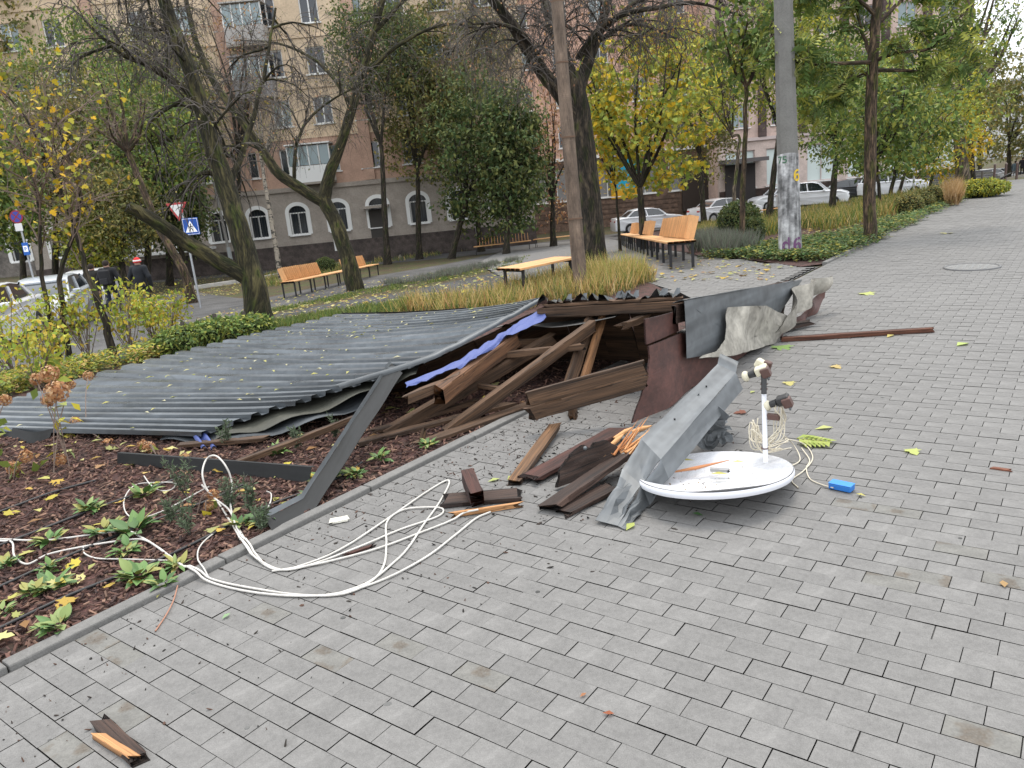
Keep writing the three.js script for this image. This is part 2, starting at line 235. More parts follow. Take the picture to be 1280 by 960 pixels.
// promenade: sand bed, kerbstones, concrete pavers in running bond
const pathBed = struct('promenade', sheet(12, 70, (a, b) => { const x = -3.36 + 9.4 * a, z = 2 - 46 * b; return V(x, T(x, z) - 0.0036, z); }), mat(0.15, 0.146, 0.138, { map: rep(concreteT, 0.7), roughness: 1 }));
{
  const bw = 0.1991, bd = 0.0991, c = 0.0013, h = 0.05;
  const top = [[-bw / 2 + c, -bd / 2 + c], [bw / 2 - c, -bd / 2 + c], [bw / 2 - c, bd / 2 - c], [-bw / 2 + c, bd / 2 - c]], low = [[-bw / 2, -bd / 2], [bw / 2, -bd / 2], [bw / 2, bd / 2], [-bw / 2, bd / 2]];
  const mk = (k, ty) => { const B = new MB(), R = (q, n) => { const s = q.map(p => B.v(p[0], p[1], p[2], n[0], n[1], n[2], p[0] + k * 0.37, p[2] + k * 0.71)); B.i.push(s[0], s[2], s[1], s[0], s[3], s[2]); };
    R(top.map(p => [p[0], 0, p[1]]), [0, 1, 0]);
    for (let j = 0; j < 4; j++) { const a = top[j], b = top[(j + 1) % 4], d = low[j], e = low[(j + 1) % 4], n = [[0, -1], [1, 0], [0, 1], [-1, 0]][j]; R([[a[0], 0, a[1]], [d[0], -c, d[1]], [e[0], -c, e[1]], [b[0], 0, b[1]]].reverse(), [n[0] * 0.7, 0.7, n[1] * 0.7]); R([[d[0], -c, d[1]], [d[0], -h, d[1]], [e[0], -h, e[1]], [e[0], -c, e[1]]].reverse(), [n[0], 0, n[1]]); }
    return B.geo(); };
  const geos = [0, 1, 2, 3, 4, 5].map(mk), tones = [0.99, 1.0, 1.02, 0.97, 1.03, 1.01, 0.95, 1.0];
  const pm = (s) => mat(0.222 * s, 0.217 * s, 0.208 * s, { map: rep(concreteT, 1.7), bumpMap: rep(concreteB, 3), bumpScale: 0.0012, roughness: 0.8 });
  const mats = tones.map(pm), all = [];
  const stainT = [0, 1, 2].map(q => tex(128, (x, y) => { const a = 0.74 + 0.22 * fbm(n1, x, y, 6, 6, 5) + 0.1 * (n2(x * 64, y * 64, 64, 64) - 0.5), s = clamp((fbm(n3, (x + q * 0.31) % 1, (y + q * 0.57) % 1, 4, 4, 4) - 0.52) * 7, 0, 1) * (0.5 + 0.5 * n4(x * 64, y * 64, 64, 64)); return mixc([a, a, a * 0.98], [a * 0.86, a * 0.8, a * 0.73], s); }));
  const stained = stainT.map(t => mat(0.228, 0.223, 0.214, { map: rep(t, 3.1), bumpMap: rep(concreteB, 3), bumpScale: 0.0012, roughness: 0.82 }));
  const add = (x, z, row) => all.push({ x, z, y: T(x, z), d: depthOf(V(x, T(x, z), z)) });
  for (let r = 0; r < 455; r++) { const z = 1.0 - r * 0.1; for (let k = 0; k < 40; k++) { const x = -3.25 + k * 0.2 + (r % 2 ? 0.1 : 0); if (x < 4) add(x, z); } if (r % 2) all.push({ x: -3.3, z, y: 0, half: true, d: 99 }); }
  const xs = plazaPoly.map(p => p[0]), zs = plazaPoly.map(p => p[1]);
  for (let z = Math.ceil(Math.max(...zs) * 10) / 10, r = 0; z > Math.min(...zs); z -= 0.1, r++) for (let x = -3.55 - (r % 2) * 0.1; x > Math.min(...xs); x -= 0.2) if (inPoly(plazaPoly, x, z)) all.push({ x, z, y: T(x, z) - 0.002, d: 90 });
  const visible = b => { const q = V(b.x, b.y, b.z).applyMatrix4(camera.matrixWorldInverse); return q.z < -0.5 && Math.abs(q.x / q.z) < 0.66 && Math.abs(q.y / q.z) < 0.5; };
  const near = all.filter(b => !b.half && b.d < 8 && visible(b)).sort((a, b) => a.d - b.d).slice(0, 300), set = new Set(near), rest = all.filter(b => !set.has(b));
  for (const b of near) { const o = part(pathBed, 'paver', pick(geos), rnd() < 0.05 ? pick(stained) : pick(mats)); o.position.set(b.x + rr(-1, 1) * 0.0006, b.y + rr(-0.0016, 0.0016), b.z + rr(-1, 1) * 0.0008); o.rotation.set(rr(-1, 1) * 0.007, rr(-1, 1) * 0.004, rr(-1, 1) * 0.007); }
  const im = new THREE.InstancedMesh(geos[0], pm(1), rest.length), M = new THREE.Object3D(), C = new THREE.Color();
  rest.forEach((b, i) => { M.position.set(b.x, b.y + rr(-0.0016, 0.0016), b.z); M.rotation.set(rr(-1, 1) * 0.006, rr(-1, 1) * 0.003, rr(-1, 1) * 0.006); M.scale.set(b.half ? 0.49 : 1, 1, 1); M.updateMatrix(); im.setMatrixAt(i, M.matrix); const t = pick(tones) * (1 + 0.06 * noi(b.x * 0.7, b.z * 0.7)); C.setRGB(t, t, t); im.setColorAt(i, C); });
  im.name = 'paver_field'; im.userData.kind = 'stuff'; pathBed.add(im);
  const kb = thing('kerb', 'long concrete kerb edging the mulch bed beside the grey promenade', 'kerb');
  const kb2 = thing('kerb', 'long concrete kerb between the promenade and the planted strip beyond the side path', 'kerb');
  const km = [1, 0.93, 1.05].map(s => mat(0.23 * s, 0.225 * s, 0.213 * s, { map: rep(concreteT, 1.2), bumpMap: rep(concreteB, 2), bumpScale: 0.002 }));
  const kg = [0, 1].map(() => boxUV(box(0.078, 0.13, 0.994, 0, 0, 0, 0.008)));
  for (let k = 0; k < 32; k++) { const z = 0.6 - k, parent = z > -8.3 ? kb : z < -13.1 ? kb2 : null; if (!parent) continue; const o = part(parent, 'kerbstone', pick(kg), pick(km)); o.position.set(-3.4 + rr(-1, 1) * 0.003, T(-3.4, z) - 0.038 + rr(-1, 1) * 0.003, z); o.rotation.z = rr(-1, 1) * 0.02; }
}
// ---------------------------------------------------------------- the fallen roof
const roofGrey = mat(0.2, 0.222, 0.246, { map: rep(metalT, 0.3), roughnessMap: rep(metalR, 0.5), roughness: 0.75, metalness: 0.6, side: THREE.DoubleSide });
const greyMetal = mat(0.21, 0.228, 0.245, { map: rep(metalT, 0.35), roughness: 0.5, metalness: 0.3, side: THREE.DoubleSide });
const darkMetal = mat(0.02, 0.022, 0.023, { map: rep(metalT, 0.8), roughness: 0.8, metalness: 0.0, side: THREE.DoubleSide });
const oliveBack = mat(0.1, 0.1, 0.08, { map: rep(metalT, 0.7), roughness: 0.7, side: THREE.DoubleSide });
const brownPaint = mat(0.17, 0.066, 0.05, { map: rep(stoneT, 0.5, 0.7), bumpMap: rep(woodB, 0.5, 1.4), bumpScale: 0.001, roughness: 0.6, side: THREE.DoubleSide });
const creamFelt = mat(0.68, 0.64, 0.55, { map: rep(stoneT, 0.4), roughness: 0.9, side: THREE.DoubleSide, bumpMap: rep(clothB, 2), bumpScale: 0.01 });
const blueFoil = mat(0.06, 0.088, 0.26, { roughness: 0.6, side: THREE.DoubleSide, bumpMap: rep(clothB, 3), bumpScale: 0.008 });
const greyFoil = mat(0.28, 0.27, 0.25, { map: rep(stoneT, 0.6), roughness: 0.8, side: THREE.DoubleSide });
const wOld = woodMat(0.21, 0.122, 0.07), wRed = woodMat(0.13, 0.047, 0.034), wDark = woodMat(0.1, 0.058, 0.043), wFresh = woodMat(0.95, 0.5, 0.22), wPale = woodMat(0.34, 0.2, 0.11);
const wIn = wOld;
const wreck = thing('collapsed_roof', 'collapsed roof section with grey corrugated metal sheets over broken rafters, lying across mulch bed and promenade', 'roof wreckage', V(-5, 0, -5));
const wp = (n, g, m, l) => wpart(wreck, n, g, m, l);
const C3 = (pts, n = 60) => { const c = new THREE.CatmullRomCurve3(pts, false, 'catmullrom', 0.4); return t => c.getPoint(clamp(t, 0, 1)); };
const RE = C3([H(262, 545, 0.07), H(400, 497, 0.24), H(540, 452, 0.42), H(640, 400, 0.57), H(682, 376, 0.68)]); // right edge, front to back
const LE = C3([H(-44, 538, 0.04), H(20, 500, 0.05), H(200, 450, 0.1), H(320, 421, 0.16), H(427, 396, 0.22)]);
const FE = C3([H(262, 545, 0.07), H(180, 544, 0.05), H(110, 541, 0.05), H(40, 546, 0.03), H(-30, 512, 0.06)]);
const BE = C3([H(682, 376, 0.68), H(630, 390, 0.56), H(550, 396, 0.4), H(470, 399, 0.27), H(427, 396, 0.22)]);
const c00 = RE(0), c01 = RE(1), c10 = LE(0), c11 = LE(1);
const coons = (u, v) => RE(v).lerp(LE(v), u).add(V(0, -0.09 * Math.sin(Math.PI * Math.pow(u, 0.7)) * v * (1.15 - v * 0.5), 0)); // straight ribs between the two edges, sagging a little
const RIBS = 26, ribH = 0.036;
const ribProfile = s => { s -= Math.floor(s); return s < 0.12 ? s / 0.12 : s < 0.5 ? 1 : s < 0.62 ? 1 - (s - 0.5) / 0.12 : 0; };
const SV = [0, 0.12, 0.31, 0.5, 0.62, 0.81];
{ // corrugated sheets, each a panel of its own, lapped over the next
  const panels = [[0, 5.62], [5, 10.62], [10, 15.62], [15, 21.62], [21, 26]];
  panels.forEach(([r0, r1], pi) => {
    const vs = []; for (let r = Math.floor(r0); r <= Math.ceil(r1); r++) for (const s of SV) if (r + s >= r0 && r + s <= r1 + 1e-6) vs.push(r + s);
    const nv = vs.length - 1, nu = 34, e0 = pi === 0 ? 0.03 : rr(0.0, 0.012), e1 = rr(-0.004, 0.012);
    const g = sheet(nu, nv, (a, b) => { const r = vs[Math.round(b * nv)], v = r / RIBS, lag = 0.0, u = lerp(e0 + lag, 1 - e1 - lag, a); const p = coons(u, v), e = 0.006;
      const n = V().crossVectors(coons(Math.min(1, u + e), v).sub(coons(Math.max(0, u - e), v)), coons(u, Math.min(1, v + e)).sub(coons(u, Math.max(0, v - e)))).normalize(); if (n.y < 0) n.negate();
      const dent = 0.006 * noi(p.x * 0.6 + 5, p.z * 0.6) + 0.002 * noi(p.x * 3 + 9, p.z * 2);
      return p.addScaledVector(n, ribH * ribProfile(r) + pi * 0.004 + dent + (r > r1 - 0.7 ? 0.0 : 0.0)); });
    const nn = g.toNonIndexed(); const gc = toCreasedNormals(nn, 0.35);
    wp('metal_sheet', gc, roofGrey);
  });
  // lower lapped sheets that show their lips along the torn edge
  for (const [pts, w, drop, m] of [[[[268, 549, 0.05], [330, 534, 0.1], [400, 512, 0.17], [470, 486, 0.27], [520, 468, 0.35]], 0.5, 0.1, oliveBack], [[[200, 549, 0.03], [262, 554, 0.04], [340, 541, 0.07], [420, 518, 0.13], [486, 492, 0.22]], 0.55, 0.06, roofGrey]]) {
    const c = C3(pts.map(p => H(...p)));
    wp('lower_sheet', sheet(24, 8, (a, b) => { const p = c(a), in_ = V(-0.62, 0, -0.78).multiplyScalar(w * b); return p.add(in_).add(V(0, -0.01 + 0.06 * b + 0.02 * Math.sin(a * 21 + b * 4) * (1 - b) + 0.015 * noi(a * 6, b * 3), 0)); }, 0.004), m);
  }
  // rolled edge of the torn sheet and a dark turned-down lip at the far left
  wp('edge_fold', sheet(60, 5, (a, b) => { const v = lerp(0.3, 1, a); return coons(0.0, v).lerp(coons(0.018, v), 1.0 - 0.95 * Math.min(1, b * 1.6)).add(V(0, ribH + 0.01 + 0.004 * noi(a * 20, 2) - (b > 0.6 ? 0.03 * (b - 0.6) / 0.4 : 0), 0)); }, 0.004), greyMetal);
  const fl = C3([H(-30, 516, 0.06), H(0, 530, 0.07), H(40, 540, 0.08), H(66, 536, 0.08)]);
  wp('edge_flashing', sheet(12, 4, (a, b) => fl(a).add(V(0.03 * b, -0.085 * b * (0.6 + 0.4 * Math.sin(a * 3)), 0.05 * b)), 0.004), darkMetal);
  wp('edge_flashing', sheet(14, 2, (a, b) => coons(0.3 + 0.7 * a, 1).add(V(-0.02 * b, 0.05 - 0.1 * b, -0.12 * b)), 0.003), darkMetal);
}
// blue foil hanging under the torn edge, grey foil further in
{
  const up = C3([H(505, 480, 0.34), H(560, 457, 0.41), H(610, 428, 0.49), H(640, 408, 0.545), H(680, 386, 0.63)]), lo = C3([H(508, 484, 0.33), H(560, 465, 0.388), H(600, 446, 0.435), H(630, 424, 0.5), H(678, 401, 0.59)]);
  wp('blue_membrane', sheet(40, 8, (a, b) => up(a).lerp(lo(a), b).add(V(0.02 * Math.sin(b * 3.1), 0.012 * Math.sin(a * 23 + b * 3) * b + 0.012 * noi(a * 30, b * 4), 0.025 * Math.sin(a * 17) * b + 0.015 * noi(a * 26, b * 4 + 9))), 0.003), blueFoil);
  wp('blue_membrane', sheet(10, 6, (a, b) => H(lerp(236, 254, a) + 12 * b, lerp(548, 565, b), lerp(0.06, 0.015, b)).add(V(-0.05, 0, -0.06)).add(V(0, 0.02 * Math.sin(a * 9), 0)), 0.003), blueFoil);
  const a0 = H(640, 402, 0.57), a1 = H(768, 392, 0.62), b0 = a0.clone().add(V(-1.1, -0.26, -1.0)), b1 = a1.clone().add(V(-0.5, -0.15, -1.3));
  wp('underlay_membrane', sheet(16, 14, (a, b) => { const p = a0.clone().lerp(a1, a).lerp(b0.clone().lerp(b1, a), b); p.y += -0.05 * Math.sin(a * Math.PI) * (1 - b) + 0.02 * noi(a * 5, b * 5) - 0.03; return p; }, 0.003), greyFoil);
}
// ridge beam, its jagged sheet ends, and the far slope that closes the volume behind it
const bL = H(679, 390, 0.615), bR = H(855, 381, 0.655);
wp('ridge_beam', bar(bL, bR, 0.11, 0.085, V(0, 1, 0), 0.012), wOld);
wp('roof_batten', bar(bL.clone().add(V(0.02, 0.062, 0.0)), bR.clone().add(V(0, 0.058, 0)), 0.1, 0.022, V(0, 1, 0), 0.01), wOld);
{
  const e0 = bL.clone().add(V(0, 0.085, 0.05)), e1 = bR.clone().add(V(-0.01, 0.08, 0.04)), f0 = V(-5.3, 0.14, -7.7), f1 = V(-2.85, 0.06, -7.5), nr = 11, nu = nr * 6;
  wp('metal_sheet', toCreasedNormals(sheet(nu, 10, (a, b) => { const p = e0.clone().lerp(e1, a).lerp(f0.clone().lerp(f1, a), b), tear = (1 - b) ** 4; p.y += 0.035 * ribProfile(a * nr) + tear * 0.05 * noi(a * 34, 3) + 0.05 * Math.sin(b * 3.1); p.z += tear * 0.05 * noi(a * 23, 8); p.x += tear * 0.02 * noi(a * 31, 5); return p; }).toNonIndexed(), 0.4), roofGrey);
  for (let k = 0; k < 9; k++) { const t = rr(0.08, 0.98), p = e0.clone().lerp(e1, t); wp('torn_strip', sheet(3, 3, (a, b) => p.clone().add(V(0.05 * (a - 0.5) * (1 - b * 0.6), 0.005 + 0.05 * b + 0.01 * Math.sin(a * 9), -0.02 - 0.02 * a - 0.03 * b * b)), 0.002), greyMetal); }
}
// rafters, struts and battens inside
const W = (n, a, b, w, t, m, up, rough, sp) => wp(n, bar(a, b, w, t, up, rough, sp), m);
W('rafter', H(549, 494, 0.27), H(643, 424, 0.455), 0.1, 0.12, woodMat(0.36, 0.18, 0.09), V(0, 1, 0), 0.012, 0.008);
W('rafter', H(512, 498, 0.27), H(575, 472, 0.34), 0.05, 0.07, wOld, V(0, 1, 0), 0.015, 0.03);
W('rafter', H(742, 406, 0.53), H(560, 540, 0.0), 0.06, 0.09, wIn, V(0, 1, 0.3));
W('rafter', H(660, 425, 0.44).add(V(-0.5, -0.02, -0.5)), H(745, 404, 0.52).add(V(-0.3, 0, -0.5)), 0.06, 0.11, wIn);
W('rafter', H(690, 424, 0.4), H(480, 545, 0.0), 0.07, 0.1, wIn, V(0, 1, 0.3));
W('strut', H(753, 398, 0.55), H(722, 500, 0.06), 0.05, 0.05, woodMat(0.4, 0.2, 0.085), V(1, 0, 0.6));
W('strut', H(738, 400, 0.54), H(700, 515, 0.0), 0.09, 0.05, wIn, V(1, 0, 0.6));
W('strut', H(716, 500, 0.07), H(716, 522, 0.02), 0.09, 0.04, wOld, V(1, 0, 0.6), 0.03, 0.03);
W('batten', H(600, 462, 0.36).add(V(-0.25, 0, -0.35)), H(735, 448, 0.4).add(V(-0.25, 0, -0.35)), 0.05, 0.05, wIn);
W('batten', H(575, 478, 0.2), H(625, 486, 0.17), 0.05, 0.035, wOld);
W('batten', H(598, 447, 0.4).add(V(-0.5, -0.05, -0.5)), H(700, 440, 0.42).add(V(-0.5, -0.05, -0.5)), 0.05, 0.07, wIn);
W('batten', H(778, 408, 0.53), H(810, 396, 0.56), 0.05, 0.05, wOld, V(0, 1, 0), 0.02, 0.05);
// brown boards and grey flashing along the promenade side
const sidePoly = (pts, x, edge, bulge, th, m, n, l) => { const q = pts.map(([u, v]) => { const p = PX(u, v, x); return [p.z, p.y]; }); return wp(n, outline(q, edge, (z, y) => V(x + bulge(z, y), Math.max(0.004, y), z), th), m, l); };
sidePoly([[809, 399], [853, 389], [855, 414], [811, 431]], -2.47, 0.09, (z, y) => 0.05 * noi(z * 2, y * 2) - 0.06 * (y - 0.3), 0.014, brownPaint, 'fascia_board');
sidePoly([[811, 433], [855, 416], [880, 420], [968, 400], [976, 428], [930, 455], [880, 481], [830, 508], [788, 529], [799, 501], [808, 470], [812, 448]], -2.45, 0.09, (z, y) => 0.035 * noi(z * 2, y * 2) + 0.14 * Math.max(0, 0.12 - y) * Math.max(0, z + 5.6), 0.014, brownPaint, 'fascia_board');
sidePoly([[857, 376], [905, 366], [955, 357], [1003, 350], [990, 366], [975, 392], [966, 418], [938, 436], [858, 448]], -2.42, 0.1, (z, y) => 0.02 * noi(z * 2 + 2, y * 2) + 0.006 * noi(z * 6, y * 6) + (y > 0.5 ? -0.05 * (y - 0.5) : 0), 0.005, greyMetal, 'flashing_sheet');
sidePoly([[907, 384], [935, 382], [952, 382], [963, 388], [972, 395], [969, 412], [964, 428], [940, 436], [905, 443], [868, 448], [885, 438], [897, 424], [903, 405]], -2.4, 0.06, (z, y) => 0.05 + 0.05 * Math.sin((z + 6.4) * 4) * Math.sin(y * 9) + 0.03 * noi(z * 7, y * 7), 0.006, creamFelt, 'torn_felt');
sidePoly([[1035, 345], [1012, 350], [995, 362], [983, 378], [974, 400], [966, 426], [975, 415], [985, 400], [1000, 392], [1015, 378], [1030, 362]], -2.34, 0.06, (z, y) => 0.08 * noi(z * 4 + 3, y * 6) + 0.05 * Math.sin(z * 9), 0.008, creamFelt, 'torn_felt');
sidePoly([[1033, 360], [1020, 376], [1004, 394], [988, 404], [974, 418], [966, 432], [985, 424], [1003, 408], [1020, 392], [1032, 372]], -2.38, 0.06, (z, y) => 0.06 * noi(z * 4, y * 6), 0.014, brownPaint, 'torn_board');
{ // turned-over top edge of the flashing and the boards behind it
  const a = PX(857, 376, -2.42), b = PX(1003, 350, -2.42);
  wp('flashing_cap', sheet(20, 3, (t, s) => a.clone().lerp(b, t).add(V(-0.1 * s, 0.006 - 0.03 * s * s + 0.01 * noi(t * 9, s), 0.02 * s)), 0.004), greyMetal);
  W('back_board', a.clone().add(V(-0.08, -0.1, 0.05)), b.clone().add(V(-0.12, -0.06, 0.1)), 0.03, 0.14, wDark);
  W('back_board', V(-2.6, 0.12, -5.2), V(-2.55, 0.1, -8.1), 0.03, 0.18, wDark);
  W('broken_batten', H(985, 412, 0.05).add(V(-0.1, 0, 0)), H(1012, 403, 0.045), 0.06, 0.05, wDark, V(0, 1, 0), 0.02, 0.03);
  }
// board lining that closes the hollow behind the rafters
{
  const fu = C3([H(420, 500, 0.2), H(520, 468, 0.31), H(610, 428, 0.46), H(690, 392, 0.58), H(800, 392, 0.58), H(850, 396, 0.55)].map(p => p.add(V(-0.22, 0, -0.28))));
  for (let k = 0; k < 14; k++) wp('lining_board', sheet(3, 8, (a, b) => { const t = (k + a * 0.985) / 14, p = fu(t), h = p.y; return p.add(V(-0.25 * b * (1 - t) + 0.012 * noi(k, 3), -(h - 0.025) * b, -0.3 * b + 0.012 * noi(k + 20, b))); }, 0.018), wOld);
}
// rough two-board plank across the opening
{ const cb = [H(659, 499, 0.25), H(806, 459, 0.38)]; W('cross_board', cb[0], cb[1], 0.03, 0.105, wOld, V(0, 1, 0), 0.006, 0.006); W('cross_board', cb[0].clone().add(V(0.006, -0.107, 0.004)), cb[1].clone().add(V(0.01, -0.1, 0)), 0.03, 0.1, wOld, V(0, 1, 0), 0.01, 0.01); }
// boards lying under the roof
for (const [a, b, w, t, m] of [[[472, 538, 0.05], [595, 502, 0.06], 0.07, 0.03, wOld], [[440, 556, 0.02], [640, 505, 0.03], 0.09, 0.03, wIn], [[300, 578, 0.03], [450, 520, 0.14], 0.05, 0.04, wOld], [[230, 556, 0.03], [330, 548, 0.06], 0.07, 0.03, wOld], [[530, 553, 0.02], [680, 500, 0.03], 0.1, 0.03, wIn]]) W('broken_board', H(...a), H(...b), w, t, m, V(0, 1, 0), 0.015, 0.04);
wp('broken_post', bar(H(527, 555, 0.01), H(530, 535, 0.12), 0.03, 0.03, V(1, 0, 0)), wOld);

// ---------------------------------------------------------------- loose pieces around the roof
{ // strip of flashing leaning on the sheet edge, bent near its foot
  const top0 = H(489, 454, 0.4), top1 = H(503, 466, 0.385), k0 = H(378, 624, 0.05), k1 = H(394, 636, 0.02), f0 = H(331, 648, 0.06), f1 = H(343, 669, 0.012);
  const L = t => t < 0.78 ? top0.clone().lerp(k0, t / 0.78) : k0.clone().lerp(f0, (t - 0.78) / 0.22), R = t => t < 0.78 ? top1.clone().lerp(k1, t / 0.78) : k1.clone().lerp(f1, (t - 0.78) / 0.22);
  const o = thing('flashing_strip', 'long dark grey flashing strip leaning against the torn roof edge', 'flashing', k1.clone().setY(0));
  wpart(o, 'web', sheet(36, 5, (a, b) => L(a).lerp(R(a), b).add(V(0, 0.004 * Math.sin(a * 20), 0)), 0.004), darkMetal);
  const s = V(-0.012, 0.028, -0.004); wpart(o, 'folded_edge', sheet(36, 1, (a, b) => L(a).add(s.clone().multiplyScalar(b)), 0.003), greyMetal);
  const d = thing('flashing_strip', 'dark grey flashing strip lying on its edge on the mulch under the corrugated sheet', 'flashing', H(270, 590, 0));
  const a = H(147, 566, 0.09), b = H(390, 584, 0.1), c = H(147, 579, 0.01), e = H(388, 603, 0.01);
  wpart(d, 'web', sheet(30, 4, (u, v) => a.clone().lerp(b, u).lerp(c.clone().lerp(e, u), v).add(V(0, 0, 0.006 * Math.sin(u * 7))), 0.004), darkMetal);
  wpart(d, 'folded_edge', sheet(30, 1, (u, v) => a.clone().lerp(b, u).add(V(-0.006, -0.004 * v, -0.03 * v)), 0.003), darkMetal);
}
{ // bent grey gutter casing, crushed at its foot, over the broken planks
  const o = thing('metal_casing', 'light grey folded metal casing crushed at its lower end, propped over splintered planks', 'metal casing', H(790, 640, 0));
  const TL = H(897, 455, 0.42), TR = H(920, 466, 0.395), ML = H(801, 548, 0.25), MR = H(826, 574, 0.215), FL = H(744, 650, 0.02), FR = H(772, 657, 0.012), K1 = H(778, 586, 0.16), K2 = H(802, 606, 0.11);
  const seg = (n, a, b, c, d, crush, nm) => wpart(o, nm, toCreasedNormals(sheet(n, 6, (u, v) => { const p = a.clone().lerp(c, u).lerp(b.clone().lerp(d, u), v), k = crush * Math.sin(u * 3.14); p.add(V(k * noi(u * 5 + 3, v * 3), k * noi(u * 4, v * 4 + 7), k * 0.6 * noi(u * 4 + 20, v * 3))); p.y = Math.max(0.008, p.y); return p; }, 0.004).toNonIndexed(), 0.22), greyMetal);
  seg(10, TL, TR, ML, MR, 0.006, 'upper_face'); seg(5, ML, MR, K1, K2, 0.012, 'kinked_face'); seg(7, K1, K2, FL, FR, 0.026, 'crushed_face');
  const low = (p, k = 0.1) => p.clone().add(V(0.05, -Math.min(p.y - 0.006, k), 0.015)); seg(10, TR, low(TR), MR, low(MR), 0.006, 'side_face'); seg(5, MR, low(MR), K2, low(K2), 0.015, 'side_face'); seg(7, K2, low(K2), FR, low(FR), 0.02, 'crushed_side');
  const l = t => ML.clone().lerp(TL, t), r = t => MR.clone().lerp(TR, t);
  wpart(o, 'end_flange', sheet(4, 3, (a, b) => TL.clone().lerp(TR, a).add(V(-0.02 * b, 0.05 * Math.sin(b * 2.2), -0.12 * b)), 0.003), greyMetal);
  for (const t of [0.3, 0.72]) { const p = l(t).lerp(r(t), 0.42), s = new THREE.CylinderGeometry(0.006, 0.006, 0.008, 8); s.translate(p.x, p.y + 0.006, p.z); wpart(o, 'screw', s, darkMetal); }
  const q = thing('crumpled_sheet', 'crumpled dark grey sheet metal behind the white dish, under the raised casing', 'sheet metal', H(865, 560, 0));
  const A = H(838, 566, 0.015), B = H(898, 556, 0.02), Cc = H(880, 500, 0.3), E = H(905, 520, 0.22);
  wpart(q, 'sheet', toCreasedNormals(sheet(14, 14, (a, b) => { const p = A.clone().lerp(B, a).lerp(Cc.clone().lerp(E, a), b); p.add(V(0.11 * noi(a * 5, b * 5), 0.06 * noi(a * 6 + 9, b * 6), 0.06 * noi(a * 4, b * 4 + 30))); p.y = Math.max(0.008, p.y); return p; }, 0.003).toNonIndexed(), 0.12), greyMetal);
  wpart(q, 'torn_flap', toCreasedNormals(sheet(8, 8, (a, b) => { const p = H(lerp(884, 908, a), lerp(520, 552, b), lerp(0.16, 0.03, b)); p.add(V(0.05 * noi(a * 6 + 40, b * 6), 0.03 * noi(a * 6, b * 6 + 50), 0)); p.y = Math.max(0.008, p.y); return p; }, 0.003).toNonIndexed(), 0.1), greyMetal);
}
function plankThing(name, label, parts) { const p0 = parts[0][1].clone().lerp(parts[0][2], 0.5).setY(0), o = thing(name, label, 'wood', p0); for (const [n, a, b, w, t, m, up, rough, sp] of parts) wpart(o, n, bar(a, b, w, t, up, rough, sp), m); return o; }
plankThing('broken_plank', 'weathered brown plank running from under the roof onto the pavers', [['plank', H(694, 532, 0.05), H(643, 603, 0.018), 0.085, 0.03, woodMat(0.3, 0.16, 0.075), V(0, 1, 0), 0.012]]);
plankThing('broken_plank', 'dark plank with a fresh pale split edge under the standing wood block', [['plank', H(556, 626, 0.016), H(648, 618, 0.016), 0.15, 0.026, wDark, V(0, 1, 0), 0.012, 0.015], ['split_edge', H(568, 643, 0.015), H(648, 631, 0.016), 0.022, 0.026, wFresh, V(0, 1, 0), 0.006, 0.03]]);
plankThing('wood_block', 'short red-brown beam offcut resting on the dark split plank', [['block', H(585, 596, 0.09), H(596, 622, 0.075), 0.075, 0.085, wRed, V(0, 1, 0), 0.01, 0.008]]);
plankThing('wooden_bar', 'long straight red-brown bar lying alone on the promenade beside the torn roof end', [['bar', H(978, 424, 0.022), H(1166, 412, 0.022), 0.075, 0.04, woodMat(0.2, 0.075, 0.04), V(0, 1, 0), 0.008]]);
